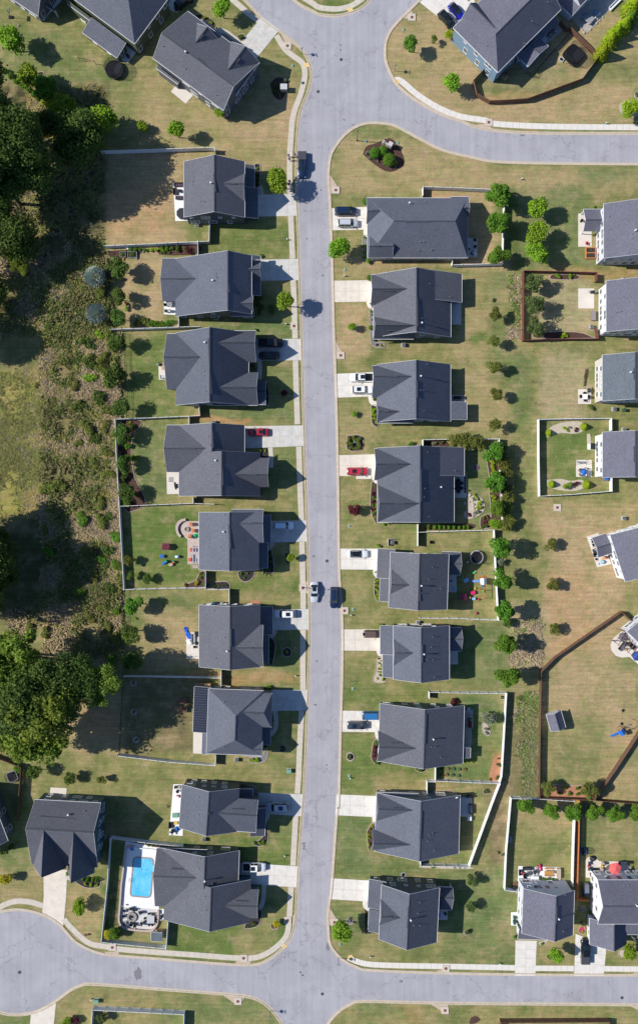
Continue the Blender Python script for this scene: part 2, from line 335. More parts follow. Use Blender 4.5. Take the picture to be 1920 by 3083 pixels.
# ------------------------------------------------------------------ roads, kerbs, pavements
def smooth(ps,n=4):
    if len(ps)<3:return ps
    out=[]
    for i in range(len(ps)-1):
        p0=ps[max(0,i-1)];p1=ps[i];p2=ps[i+1];p3=ps[min(len(ps)-1,i+2)]
        for k in range(n):
            t=k/n;t2=t*t;t3=t2*t
            out.append(.5*((2*p1)+(p2-p0)*t+(2*p0-5*p1+4*p2-p3)*t2+(3*p1-p0-3*p2+p3)*t3))
    out.append(ps[-1]);return out
EDGE={}
EDGE['west']=smooth(pts(['b',(690,-90),(790,0),(930,150),(1090,270),(1240,385),(1340,500),(1385,620),(1388,720),(1352,860),(1302,980),(1277,1100),(1262,1250),(1257,1400),'f',(1252,480),(1257,600),(1266,760),(1275,1000),(1281,1250),(1290,1512),
   'Z',(912,1060),(916,1240),(927,1568),(932.5,1748),(934,1822),(934.6,1945),(930.5,2068),(924,2232),(920,2340),(911,2472),(901,2610),(895.7,2713),(892,2763),(879,2821),(851,2859),(806,2894),(755,2909),(635,2903),(500,2892),(356,2881),(305,2875),(260,2859),(222,2836),(197,2808),(171,2782),(127,2757),(70,2743),(25,2744),(-20,2756),(-60,2790),(-90,2850)]))
EDGE['southwest']=smooth(pts(['Z',(-90,2950),(-60,3010),(0,3046),(44,3054),(95,3049),(140,3030),(178,3005),(209,2982),(241,2967),(286,2962),(508,2979),(698,2993),(749,3000),(787,3014),(819,3040),(851,3083),(870,3130)]))
EDGE['southeast']=smooth(pts(['Z',(965,3130),(985,3083),(1017,3046),(1055,3022),(1100,3013.6),(1341,3019),(1920,3024),(2100,3026)]))
EDGE['east']=smooth(pts(['Z',(2100,2942),(1920,2940),(1595,2938),(1341,2933.6),(1119,2925),(1074,2916),(1036,2897),(1011,2875),(990,2843),(985,2795),(984,2753),(989,2715),(994,2684),(998,2632),(1011.6,2443),(1016,2420),(1021.7,2217),(1027,2018),(1028,1899),(1022,1790),(1017.7,1716),(1015.7,1558),(1012,1330),(1007.6,1157),(1001.7,998),(997,797),(989.8,598),(986.5,558.7),(985.8,519),(993,466),(1013,430),(1039,400),(1072,377),(1109,367),(1152,367.7),(1188,375),(1224.5,393.5),(1274,420),(1324,445),(1373,460),(1423,471),(1486,483),(1618,488),(1920,491),(2100,491)]))
EDGE['northeast']=smooth(pts(['Z',(2100,403),(1920,403),(1618,402),(1486,393.5),(1420,380),(1390,367),(1324,344),(1257.6,307.5),(1205,268),(1178,231.5),(1158,182),(1157,132),(1171.6,92.6),(1198,59.5),(1231,26.5),(1257.6,0),(1300,-50)]))
EDGE['north_island']=smooth(pts(['Z',(1150,-50),(1115,0),(1085.6,26.5),(1042.7,43),(1003,49),(960,44.6),(943,36),(910,20),(883,0),(850,-40)]))
def polymesh(ps,z,mb=None):
    from mathutils.geometry import tessellate_polygon
    mb=mb or MB();i=len(mb.v);mb.v+=[(p.x,p.y,z)for p in ps]
    for t in tessellate_polygon([[Vector((p.x,p.y,0))for p in ps]]):
        a,b,c=[ps[q]for q in t]
        if(b.x-a.x)*(c.y-a.y)-(b.y-a.y)*(c.x-a.x)<0:t=(t[0],t[2],t[1])
        mb.f.append(tuple(i+q for q in t))
    return mb
outline=list(EDGE['west'])+list(EDGE['southwest'])+pts(['Z',(870,3300),(965,3300)])+list(EDGE['southeast'])+list(EDGE['east'])+list(EDGE['northeast'])+list(EDGE['north_island'])
ASPH=mat('weathered_asphalt',(.365,.355,.382),.9,n=.07,nscale=.35,bump=.1,bscale=20)
def asphalt_extra():
    t=ASPH.node_tree;N=t.nodes;L=t.links;b=N['Principled BSDF'];src=b.inputs['Base Color'].links[0].from_socket
    tc=N.new('ShaderNodeTexCoord')
    def fac(node,lo,hi,a,c):
        r=N.new('ShaderNodeMapRange');r.inputs[1].default_value=a;r.inputs[2].default_value=c;r.inputs[3].default_value=lo;r.inputs[4].default_value=hi;L.new(node,r.inputs[0]);return r.outputs[0]
    n1=N.new('ShaderNodeTexNoise');n1.inputs['Scale'].default_value=6;n1.inputs['Detail'].default_value=8;n1.inputs['Roughness'].default_value=.8;L.new(tc.outputs['Object'],n1.inputs['Vector'])
    mp=N.new('ShaderNodeMapping');mp.inputs['Scale'].default_value=(1.1,.03,1);L.new(tc.outputs['Object'],mp.inputs[0])
    n2=N.new('ShaderNodeTexNoise');n2.inputs['Scale'].default_value=1;n2.inputs['Detail'].default_value=3;L.new(mp.outputs[0],n2.inputs['Vector'])
    n3=N.new('ShaderNodeTexNoise');n3.inputs['Scale'].default_value=.12;n3.inputs['Detail'].default_value=2;L.new(tc.outputs['Object'],n3.inputs['Vector'])
    # cracks: thin dark veins
    vo=N.new('ShaderNodeTexVoronoi');vo.feature='DISTANCE_TO_EDGE';vo.inputs['Scale'].default_value=.11
    nd=N.new('ShaderNodeTexNoise');nd.inputs['Scale'].default_value=.6;nd.inputs['Detail'].default_value=5;L.new(tc.outputs['Object'],nd.inputs['Vector'])
    vm=N.new('ShaderNodeVectorMath');vm.operation='MULTIPLY_ADD';vm.inputs[1].default_value=(5,5,0);L.new(nd.outputs['Color'],vm.inputs[0]);L.new(tc.outputs['Object'],vm.inputs[2]);L.new(vm.outputs[0],vo.inputs['Vector'])
    outs=[fac(n1.outputs['Fac'],.86,1.14,.25,.75),fac(n2.outputs['Fac'],.94,1.04,.35,.65),fac(n3.outputs['Fac'],.93,1.07,.3,.7),fac(vo.outputs['Distance'],.74,1,0,.014)]
    cur=outs[0]
    for o in outs[1:]:
        m=N.new('ShaderNodeMath');m.operation='MULTIPLY';L.new(cur,m.inputs[0]);L.new(o,m.inputs[1]);cur=m.outputs[0]
    s=N.new('ShaderNodeVectorMath');s.operation='SCALE';L.new(src,s.inputs[0]);L.new(cur,s.inputs['Scale']);L.new(s.outputs[0],b.inputs['Base Color'])
asphalt_extra()
struct('road',polymesh(outline,.012),ASPH)
CURB=mat('tan_concrete_kerb',(.52,.44,.34),.85,n=.14,nscale=1.2)
def normals(ps):
    ns=[]
    for i in range(len(ps)):
        a=ps[max(0,i-1)];b=ps[min(len(ps)-1,i+1)];d=Vector((b.x-a.x,b.y-a.y,0))
        if d.length<1e-6:d=Vector((1,0,0))
        d.normalize();ns.append(Vector((-d.y,d.x,0)))
    return ns
def ribbon(ps,o0,o1,z0,z1,mb,side=True):
    ns=normals(ps);i=len(mb.v)
    for p,n in zip(ps,ns):
        a=p+n*o0;b=p+n*o1;mb.v+=[(a.x,a.y,z0),(b.x,b.y,z0),(b.x,b.y,z1),(a.x,a.y,z1)]
    m=len(ps)
    for j in range(m-1):
        q=i+4*j;r=q+4
        mb.f+=[(q+3,q+2,r+2,r+3),(q,q+3,r+3,r),(q+2,q+1,r+1,r+2)]
    mb.f+=[(i,i+1,i+2,i+3),(i+4*m-1,i+4*m-2,i+4*m-3,i+4*m-4)]
# asphalt lies to the left of each edge as listed, so the kerb goes to the right (negative offset)
SIDE=dict(west=-1,southwest=-1,southeast=-1,east=-1,northeast=-1,north_island=-1)
for kx,e in EDGE.items():
    s_=SIDE[kx];mb=MB();ribbon(e,s_*.24,s_*.52,0,.13,mb);ribbon(e,s_*-.16,s_*.24,0,.03,mb);struct('kerb',mb,CURB)

WALK=mat('sidewalk_concrete',(.56,.5,.42),.85,n=.1,nscale=.9)
WALKL=mat('pale_concrete',(.68,.64,.58),.85,n=.07,nscale=.9)
DRIVE=mat('driveway_concrete',(.56,.54,.5),.85,n=.15,nscale=.7)
DRIVEL=mat('pale_driveway_concrete',(.68,.64,.58),.85,n=.12,nscale=.7)
DRIVEC=mat('cream_driveway_concrete',(.68,.61,.52),.85,n=.11,nscale=.7)
JOINT=mat('joint',(.44,.4,.35),.9)
def dedupe(ps,d=.6):
    out=[ps[0]]
    for p in ps[1:]:
        if(p-out[-1]).length>d:out.append(p)
    return out
def walk(spec,width=1.27,z=.05,m=None,name='sidewalk',joints=True,n=3):
    ps=smooth(dedupe(pts(spec)),n);mb=MB();ribbon(ps,-width/2,width/2,0,z,mb);struct(name,mb,m or WALK)
    if joints:
        jb=MB();ns=normals(ps);acc=0
        for i in range(1,len(ps)):
            L_=(ps[i]-ps[i-1]).length;t=1.5-acc
            while t<L_:
                c=ps[i-1].lerp(ps[i],t/L_);nn=ns[i];d=(ps[i]-ps[i-1]).normalized()*.03
                a,b=c-nn*width/2,c+nn*width/2
                jb.face([(a-d).to_tuple()[:2]+(z+.004,),(b-d).to_tuple()[:2]+(z+.004,),(b+d).to_tuple()[:2]+(z+.004,),(a+d).to_tuple()[:2]+(z+.004,)]);t+=1.5
            acc=(L_-(t-1.5))
        if jb.f:struct('sidewalk_joints',jb,JOINT)
walk(['b',(600,-60),(675,0),(800,110),(905,190)])
walk(['b',(1065,318),(1140,440),(1215,505),(1300,568),(1322,640),(1318,720),(1283,860),(1237,980),(1208,1100),(1197,1250),(1186,1400),'f',(1185,400),(1190,548)])
walk(['f',(1195,755),(1205,1000),(1211,1143)]);walk(['f',(1215,1340),(1225,1512),'i',(1478,225),(1482,350)])
walk(['i',(1485,517),(1490,700),(1500,1000),'l',(1355,96)]);walk(['l',(1364,255),(1375,600),(1384,797)]);walk(['l',(1387,955),(1393,1250),(1396,1414),'o',(1395,228)])
walk(['o',(1395,383),(1393,600),(1395,823)]);walk(['o',(1385,978),(1372,1200),(1362,1463),'r',(1322,262)])
walk(['r',(1308,455),(1295,700),(1285,892)]);walk(['r',(1268,1083),(1258,1250),(1248,1400),(1225,1512),'v',(1350,190),(1310,240),(1250,278),(1190,293),(1100,291),(900,276),(600,254),(500,238),(430,225),(380,190),(330,140),(303,108)])
walk(['v',(204,45),(150,28),(90,22),(40,32),(-20,62)])
walk(['w',(138,290),(200,315),(300,326),(600,332),(930,339)],m=WALKL);walk(['w',(1025,341),(1208,342)],m=WALKL);walk(['w',(1352,343),(1600,346)],m=WALKL)
walk(['c',(692,725),(750,735),(900,862),(1100,985),(1300,1060),(1512,1092),'d',(200,1122),(500,1142),(900,1152),(1512,1156),(1800,1157)],m=WALKL,width=1.35)
walk(['b',(1290,-40),(1400,30),'c',(0,62),(100,76),(200,74),(300,45),(400,-20)])
def driveway(f,ps,m,name='driveway',jn=(3,2),z=.045):
    P=pts([f]+ps if isinstance(f,str)else f);mb=polymesh(P,z)
    # skirt
    for i in range(len(P)):
        a,b=P[i],P[(i+1)%len(P)];mb.face([(a.x,a.y,0),(b.x,b.y,0),(b.x,b.y,z),(a.x,a.y,z)])
    struct(name,mb,m)
    if jn and len(P)>=4:
        A,B,Cc,D=P[:4];jb=MB()
        def line(p,q):
            d=(q-p);n=Vector((-d.y,d.x,0)).normalized()*.03
            jb.face([(p+n)[:2]+(z+.004,)if False else((p+n).x,(p+n).y,z+.004),((p-n).x,(p-n).y,z+.004),((q-n).x,(q-n).y,z+.004),((q+n).x,(q+n).y,z+.004)])
        for k in range(1,jn[0]):line(A.lerp(B,k/jn[0]),D.lerp(Cc,k/jn[0]))
        for k in range(1,jn[1]):line(A.lerp(D,k/jn[1]),B.lerp(Cc,k/jn[1]))
        struct('driveway_joints',jb,JOINT)
driveway('b',[(745,375),(935,150),(1090,270),(880,530)],DRIVE)
driveway('f',[(900,562),(1248,548),(1252,752),(890,760)],DRIVE,jn=(4,2));driveway('f',[(910,1152),(1262,1145),(1268,1338),(910,1345)],DRIVE,jn=(4,2))
driveway('i',[(1185,352),(1524,352),(1528,515),(1185,518)],DRIVE,jn=(4,2));driveway('l',[(955,105),(1400,98),(1405,250),(955,268)],DRIVE,jn=(5,2))
driveway('l',[(1140,800),(1426,797),(1430,952),(1140,960)],DRIVE);driveway('o',[(1160,232),(1442,228),(1442,380),(1160,385)],DRIVE);driveway('o',[(1150,822),(1434,825),(1428,975),(1150,978)],DRIVE)
driveway('r',[(915,252),(1378,268),(1370,460),(1000,438)],DRIVE,jn=(4,2));driveway('r',[(790,865),(1340,900),(1330,1085),(790,1048)],DRIVEL,jn=(5,2))
driveway(['q',(395,1140),(612,1150),'v',(314,0),(300,142),(200,82),(208,0)],None,DRIVEC,jn=None)
driveway('v',[(147,556),(266,504),(252,640),(140,640)],DRIVEC,jn=(1,1))
driveway('g',[(104,684),(445,670),(462,878),(112,884)],DRIVEL);driveway('j',[(101,112),(400,108),(400,270),(105,275)],DRIVEC);driveway('j',[(122,820),(420,805),(430,990),(126,1000)],DRIVEL)
driveway('m',[(89,228),(385,220),(385,385),(92,386)],DRIVEC);driveway('m',[(99,937),(400,937),(405,1097),(102,1095)],DRIVEL);driveway('p',[(121,190),(425,188),(425,352),(121,350)],DRIVEC)
driveway('p',[(113,807),(435,812),(430,970),(112,967)],DRIVEL);driveway('s',[(152,152),(520,168),(520,352),(142,335)],DRIVEL);driveway('s',[(108,888),(445,908),(440,1092),(94,1070)],DRIVEL)
driveway('u',[(300,1290),(510,1295),(495,1640),(295,1640)],DRIVEL,jn=(2,4));driveway('u',[(895,1225),(1200,1345),(1172,1640),(880,1640)],DRIVEL,jn=(2,3))
driveway('c',[(903,5),(1190,-200),(1400,60),(1225,262)],DRIVEL,jn=(3,2))
driveway('b',[(60,70),(180,-140),(330,-80),(165,115)],DRIVE,jn=(2,2))
driveway('c',[(1265,90),(1400,-20),(1420,10),(1300,110)],DRIVEL,name='path',jn=None,z=.038)
for sp in(['b',(515,262),(600,285),(680,345),(760,410)],['f',(912,480),(925,520),(928,565)],['i',(1212,515),(1214,600),(1210,660)],['l',(1155,262),(1160,330),(1160,410)],['l',(1175,958),(1160,985),(1130,1010)],
 ['o',(1185,380),(1180,410),(1155,435)],['o',(1190,975),(1197,1060),(1185,1120),(1155,1155)],['r',(1062,440),(1060,470),(1035,500)],['r',(1030,1065),(1028,1170),(1005,1250),(980,1270)],
 ['g',(428,878),(425,915),(462,945)],['j',(375,270),(388,305),(418,318)],['j',(390,990),(400,1035),(440,1050)],['m',(362,384),(372,415),(392,430)],['m',(378,1095),(378,1125),(400,1150)],
 ['p',(402,350),(410,375),(440,385)],['p',(390,968),(395,1005),(410,1025)],['s',(485,350),(488,400),(505,440)],['s',(403,1090),(405,1130),(440,1160)],['q',(600,1215),(650,1225),(690,1215)]):
    walk(sp,1.05,.04,WALKL if sp[0]in 'gjmps' else WALK,'path',False)
# kerb ramps and drain aprons
APRON=mat('tan_apron',(.5,.4,.3),.85,n=.12)
for f_,P_ in(('b',[(1090,272),(1245,385),(1200,410),(1150,400)]),('g',[(98,375),(178,500),(130,545),(98,555),(80,480)]),('j',[(118,560),(188,670),(180,700),(125,705),(110,640)]),('m',[(98,1360),(160,1400),(155,1432),(108,1440)]),
  ('s',[(80,1120),(160,1255),(150,1290),(80,1300),(72,1200)]),('c',[(750,160),(840,75),(850,110),(878,150),(852,182),(800,165)]),('v',[(500,262),(565,262),(563,288),(490,280)]),('v',[(1050,463),(1160,475),(1143,508),(1112,508)]),
  ('v',[(1125,305),(1190,307),(1185,332),(1112,318)]),('w',[(525,508),(612,512),(608,545),(585,548)]),('w',[(560,352),(618,336),(618,362),(530,368)]),('r',[(1285,1330),(1320,1310),(1305,1440),(1280,1420)]),('l',[(1415,1250),(1435,1240),(1437,1340),(1415,1330)]),('d',[(0,1140),(150,1120),(180,1165),(170,1185),(0,1152)]),('w',[(1465,372),(1512,355),(1512,378)]),('w',[(1465,515),(1512,540),(1512,515)])):
    P=pts([f_]+P_);struct('drain_apron',polymesh(P,.06),APRON)
YELP=mat('tactile_yellow',(.75,.52,.2),.8,n=.1)
for f_,x,y,a in(('b',1340,588,0),('c',285,84,20),('c',706,738,-35),('w',150,290,35),('v',1347,236,30)):
    mb=MB();mb.box(-.6,-.45,.05,.6,.45,.07);o=struct('tactile_paving',mb,YELP);o.location=at(f_,x,y);o.rotation_euler[2]=math.radians(a)
# darker repairs in the asphalt
PATCH=mat('asphalt_patch',(.24,.235,.26),.9,n=.15,nscale=2)
for f_,P_ in(('c',[(213,1075),(245,1082),(242,1098),(212,1090)]),('c',[(297,1122),(325,1128),(325,1145),(300,1138)]),('r',[(1388,430),(1425,432),(1415,568),(1378,565)])):
    struct('asphalt_patch',polymesh(pts([f_]+P_),.016),PATCH if f_=='c' else mat('asphalt_patch_pale',(.3,.29,.34),.9,n=.1,nscale=2))
for f_,x,y,rx,ry,sd in(('v',655,368,1.0,1.8,1),('d',462,1229,.7,.3,2),('r',1380,700,.5,.35,3),('r',1382,725,.35,.3,5),('r',1381,745,.35,.3,6),('l',1473,1060,.5,.35,4),('p',10,1248,.2,.2,7),('o',1495,612,.45,.3,8),('o',1485,932,.5,.3,9),('w',390,403,.5,.4,10),('s',85,1480,.8,1.2,11)):
    random.seed(sd);c=at(f_,x,y);P=[c+Vector((rx*random.uniform(.6,1.1)*math.cos(t*.5236),ry*random.uniform(.6,1.1)*math.sin(t*.5236),0))for t in range(12)]
    struct('oil_stain',polymesh(P,.0165),mat('oil_stain',(.2,.195,.21),.8,n=.3,nscale=4))
random.seed(7)
MULCH=mat('brown_mulch',(.085,.045,.035),.95,n=.4,nscale=3,bump=.6,bscale=12)
MULCHD=mat('dark_mulch',(.04,.035,.035),.95,n=.4,nscale=3,bump=.6,bscale=12)
GRAVEL=mat('pale_gravel',(.5,.43,.34),.95,n=.4,nscale=5,bump=.8,bscale=9)
GRAVG=mat('grey_gravel',(.2,.2,.21),.95,n=.3,nscale=5,bump=.8,bscale=9)
SOIL=mat('red_soil',(.42,.2,.11),.95,n=.25,nscale=1.5)
EDGING=mat('stone_edging',(.42,.34,.28),.85,n=.2)
def bed(name,f,ps,m,edge=True,z=.035,n=3):
    P=pts([f]+ps);P=smooth(P+[P[0]],n)[:-1]if n>1 else P
    struct(name,polymesh(P,z),m)
    if edge:
        mb=MB();ribbon(P+[P[0]],-.07,.07,0,.12,mb);struct('bed_edging',mb,EDGING)
B_=[('c',[(400,1400),(430,1330),(520,1300),(640,1255),(720,1320),(780,1470),(720,1540),(620,1560),(500,1490)],MULCH,0),
 ('b',[(1005,760),(1060,705),(1130,710),(1180,770),(1110,900),(1040,870)],MULCH,0),('b',[(300,150),(370,130),(490,190),(500,250),(430,230)],MULCHD,0),('b',[(820,660),(840,700),(620,1020),(560,960)],MULCHD,0),
 ('b',[(700,320),(760,305),(780,345),(740,370)],MULCHD,1),('a',[(330,660),(390,650),(405,700),(360,710)],MULCH,1),('a',[(480,780),(530,800),(520,870),(460,880)],MULCH,1),
 ('f',[(862,285),(915,290),(910,480),(925,555),(870,500)],MULCHD,1),('i',[(1265,660),(1285,760),(1282,840),(1255,850)],MULCHD,1),('l',[(30,60),(210,65),(150,170),(135,300),(160,480),(240,670),(60,690)],MULCH,1),
 ('l',[(1070,265),(1135,262),(1140,330),(1080,330)],MULCHD,0),('l',[(460,830),(500,790),(540,800),(490,840),(485,900),(470,880)],GRAVG,1),('l',[(540,1265),(610,1235),(640,1175),(682,1180),(682,1290),(530,1290)],MULCH,1),
 ('l',[(745,1250),(840,1248),(855,1300),(745,1302)],MULCHD,1),('l',[(915,1172),(1035,1165),(1020,1225),(970,1248),(930,1225)],MULCHD,1),('l',[(1265,1045),(1290,1038),(1310,1090),(1275,1110)],MULCHD,0),
 ('l',[(1135,990),(1165,1030),(1180,1180),(1100,1180)],MULCHD,1),('o',[(1145,430),(1190,480),(1175,620),(1145,630)],MULCHD,1),('o',[(1245,530),(1280,510),(1310,535),(1300,575),(1250,570)],MULCHD,1),
 ('o',[(995,1320),(1090,1310),(1130,1250),(1135,1300),(1110,1350),(1010,1360)],GRAVG,1),('o',[(1225,1235),(1260,1235),(1262,1275),(1228,1278)],MULCHD,1),
 ('o',[(1010,168),(1075,168),(1075,198),(1008,198)],SOIL,0),('r',[(765,175),(800,168),(860,195),(930,190),(955,210),(950,245),(780,200)],GRAVG,1),('r',[(1040,510),(1062,540),(1065,680),(1000,722),(930,700),(1020,640)],MULCHD,1),
 ('r',[(1000,1275),(1012,1310),(985,1415),(890,1445),(860,1430),(900,1350)],MULCHD,1),('r',[(1090,1400),(1150,1395),(1150,1440),(1100,1445)],MULCH,1),
 ('q',[(690,1220),(900,1215),(905,1300),(780,1310),(680,1250)],MULCHD,1),('q',[(1150,895),(1480,905),(1470,945),(1150,930)],MULCH,0),('g',[(398,935),(455,950),(465,1140),(400,1160)],GRAVG,1),
 ('j',[(385,330),(412,330),(412,560),(490,580),(488,620),(430,615),(390,570)],GRAVG,1),('j',[(232,445),(280,440),(290,480),(245,495)],MULCH,1),('j',[(395,1060),(435,1065),(450,1215),(400,1190)],MULCHD,1),
 ('m',[(350,430),(390,430),(395,735),(350,680),(338,560)],MULCH,1),('m',[(745,130),(900,115),(930,170),(745,170)],MULCH,0),('m',[(1080,545),(1130,520),(1200,580),(1190,660),(1100,710),(1045,690),(1070,610)],GRAVEL,1),
 ('m',[(1230,170),(1310,130),(1340,400),(1335,740),(1265,760),(1250,600),(1235,450),(1240,380),(1220,260)],MULCH,1),('m',[(1175,700),(1240,675),(1260,770),(1175,775)],MULCH,1),('m',[(770,760),(1100,745),(1100,790),(770,795)],MULCH,0),
 ('m',[(370,1170),(412,1165),(412,1340),(370,1300)],MULCHD,1),('m',[(165,80),(270,80),(275,185),(165,185)],MULCHD,1),('p',[(380,420),(435,395),(435,560),(455,580),(430,595),(370,590),(360,560),(380,500)],GRAVEL,1),
 ('p',[(365,1035),(400,1030),(395,1195),(410,1215),(370,1210),(345,1150)],MULCH,1),('p',[(160,1130),(190,1122),(217,1150),(200,1188),(165,1180)],MULCHD,1),('p',[(670,1215),(760,1215),(760,1260),(715,1275),(680,1250)],MULCHD,1),
 ('p',[(1190,895),(1215,900),(1245,960),(1240,995),(1195,980),(1185,930)],GRAVEL,1),('p',[(1047,945),(1105,940),(1100,1085),(1040,1090)],STONE,0),('p',[(1270,1170),(1330,1150),(1330,1330),(1240,1335)],SOIL,0),
 ('s',[(418,480),(470,395),(500,440),(460,640),(430,620)],MULCH,1),('s',[(400,1160),(435,1165),(435,1345),(405,1340)],MULCH,0),('s',[(975,145),(1000,125),(1160,122),(1175,160)],MULCH,1),('s',[(900,775),(1310,788),(1305,808),(900,795)],GRAVEL,0),
 ('s',[(232,1245),(285,1240),(300,1280),(260,1290)],GRAVG,1),('k',[(668,1065),(740,1000),(880,965),(1000,970),(1030,1030),(950,1075),(800,1070),(690,1110)],GRAVEL,0),('k',[(680,1500),(800,1485),(900,1505),(1000,1495),(1040,1550),(950,1595),(800,1590),(690,1560)],GRAVEL,0),
 ('h',[(725,985),(955,988),(952,1030),(722,1028)],MULCH,1),('k',[(585,150),(945,148),(1085,190),(1085,205),(585,205)],MULCH,1),('k',[(1045,1080),(1075,1080),(1080,1170),(1050,1170)],GRAVEL,0),('t',[(560,1060),(900,1068),(1120,1075),(1090,1190),(560,1175)],SOIL,1),
 ('u',[(1320,1400),(1365,1385),(1400,1430),(1350,1455),(1320,1430)],GRAVEL,1),('u',[(610,1450),(645,1420),(670,1450),(645,1480)],MULCHD,0),('u',[(918,1190),(975,1110),(985,1210),(945,1230)],PINK,1),('u',[(525,1310),(620,1290),(560,1345)],GRAVEL,0),('u',[(520,670),(740,672),(740,715),(520,715)],MULCHD,0),
 ('w',[(720,575),(745,568),(765,585),(740,603),(712,603)],MULCH,0),('d',[(1340,940),(1420,920),(1512,940),(1512,1050),(1400,1060),(1340,1000)],TAN,0),('t',[(150,180),(190,178),(190,215),(150,215)],MULCHD,1),('s',[(1435,110),(1495,115),(1490,145),(1440,145)],MULCH,1),('s',[(1268,1350),(1305,1345),(1305,1380),(1270,1382)],GRAVEL,1),
 ('e',[(990,830),(1270,820),(1260,870),(1100,900),(1000,880)],MULCH,0),('f',[(0,1015),(340,1010),(340,1100),(0,1105)],MULCH,0),('u',[(700,0),(0,0),(0,0)],MULCH,0)]
for f_,P_,m_,e_ in B_[:-1]:bed('mulch_bed' if m_ in(MULCH,MULCHD)else 'gravel_bed' if m_ in(GRAVEL,GRAVG,STONE)else 'soil_patch',f_,P_,m_,bool(e_))
PAT=mat('patio_concrete',(.66,.6,.53),.85,n=.06,nscale=.6);PATW=mat('white_patio',(.8,.79,.77),.8,n=.04,nscale=.6);PATB=mat('stamped_patio',(.4,.36,.34),.8,n=.25,nscale=1.2);PAVER=mat('pink_paver',(.5,.4,.36),.85,n=.15,nscale=2)
PATG=mat('paver_patio',(.6,.58,.56),.8,n=.22,nscale=5)
for f_,P_,m_ in(('a',[(345,142),(372,78),(520,-40),(560,0),(440,130),(400,182)],PATW),('a',[(1045,515),(1165,570),(1268,432),(1140,380)],PATW),('b',[(190,725),(318,850),(240,940),(105,830)],PAT),('f',[(125,452),(260,450),(260,798),(145,800)],PATW),
 ('i',[(488,68),(600,68),(600,172),(488,165)],PATW),('i',[(445,540),(530,535),(530,663),(450,663)],PAT),('l',[(392,418),(500,418),(500,602),(397,604)],PAT),('l',[(485,850),(495,820),(540,803),(660,803),(660,1120),(548,1118),(548,940),(510,900)],PAVER),
 ('o',[(540,400),(650,400),(650,595),(538,595)],PAT),('o',[(590,1120),(700,1130),(700,1296),(588,1290)],PAT),('r',[(238,180),(330,180),(320,632),(200,626)],PATW),('q',[(460,397),(608,405),(600,530),(448,520)],PAT),
 ('g',[(1330,952),(1442,955),(1440,1128),(1330,1128)],PATG),('j',[(990,275),(1078,275),(1078,445),(990,445)],PAT),('j',[(990,980),(1110,980),(1110,1035),(990,1035)],PAT),('m',[(965,368),(1070,368),(1070,550),(965,550)],PAT),('m',[(915,1140),(992,1140),(992,1268),(915,1268)],PAT),
 ('p',[(930,355),(1003,355),(1003,455),(930,455)],PAT),('p',[(1040,800),(1118,800),(1118,938),(1040,942)],PATB),('s',[(1220,178),(1340,178),(1335,350),(1215,345)],PAT),('s',[(1035,1165),(1125,1165),(1122,1252),(1035,1252)],PAT),
 ('h',[(968,430),(1090,430),(1090,732),(968,732)],PAT),('h',[(968,1112),(1112,1112),(1112,1294),(968,1294)],PAT),('k',[(966,670),(1085,670),(1085,804),(966,804)],PAT),('k',[(948,1312),(1092,1315),(1092,1470),(948,1468)],PAT),
 ('n',[(1045,350),(1148,315),(1270,600),(1140,630)],PAT),('E',[(1225,690),(1080,690),(870,880),(820,1020),(840,1160),(950,1300),(1100,1345),(1300,1330),(1512,1512),(1750,1300),(1512,850)],PAT),('A',[(0,0),(1,0),(1,1)],PAT),
 ('u',[(328,553),(745,566),(740,720),(322,700)],PATW),('G',[(190,700),(190,260),(250,180),(330,160),(400,180),(540,280),(1280,300),(1275,640),(700,700)],PAT),('F',[(520,210),(700,60),(1000,-150),(1300,-60),(1140,110),(790,460)],PATB),
 ('F',[(140,590),(390,330),(460,400),(220,620)],PATB),('P',[(290,100),(1090,250),(1050,1660),(180,1600),(220,780),(260,300)],PATW),('P',[(180,1590),(1050,1660),(1040,1850),(1010,2000),(880,2120),(600,2110),(350,2090),(200,1950),(150,1800)],PATG),('P',[(1040,1650),(1200,1650),(1200,1890),(1040,1890)],PATW),
 ('k',[(1057,1168),(1100,1168),(1100,1220),(1057,1220)],PATW),('u',[(256,1012),(320,1012),(315,1142),(255,1142)],PATW),('m',[(232,387),(345,385),(345,407),(232,408)],WALKL)):
    if f_=='A':continue
    driveway(f_,P_,m_,name='patio',jn=None,z=.09 if f_=='P' and P_[0][0]==1040 else(.06 if f_!='P' else(.08 if P_[0][0]==290 else .07)))
# ------------------------------------------------------------------ houses
OV=.35
def win_meshes():
    out={}
    for k,(w_,h_)in dict(win=(1.0,1.45),wide=(1.9,1.45),small=(.7,.7),slide=(1.8,2.05)).items():
        f=MB();t=.09;d=.07      # window faces +X; origin at its lower middle on the wall
        f.box(0,-w_/2-t,-t,d,w_/2+t,0);f.box(0,-w_/2-t,h_,d,w_/2+t,h_+t);f.box(0,-w_/2-t,0,d,-w_/2,h_);f.box(0,w_/2,0,d,w_/2+t,h_)
        f.box(.02,-w_/2,h_/2-.025,.055,w_/2,h_/2+.025)
        if k in('wide','slide'):f.box(.02,-.04,0,.06,.04,h_)
        g=MB();g.box(.0,-w_/2,0,.035,w_/2,h_)
        s_=MB();s_.box(0,-w_/2-.12,-t-.04,.12,w_/2+.12,-t)
        out[k]=(f.mesh('window_frame',TRIM),g.mesh('window_pane',GLASS),s_.mesh('window_sill',TRIM),w_,h_)
    return out
WM=win_meshes()
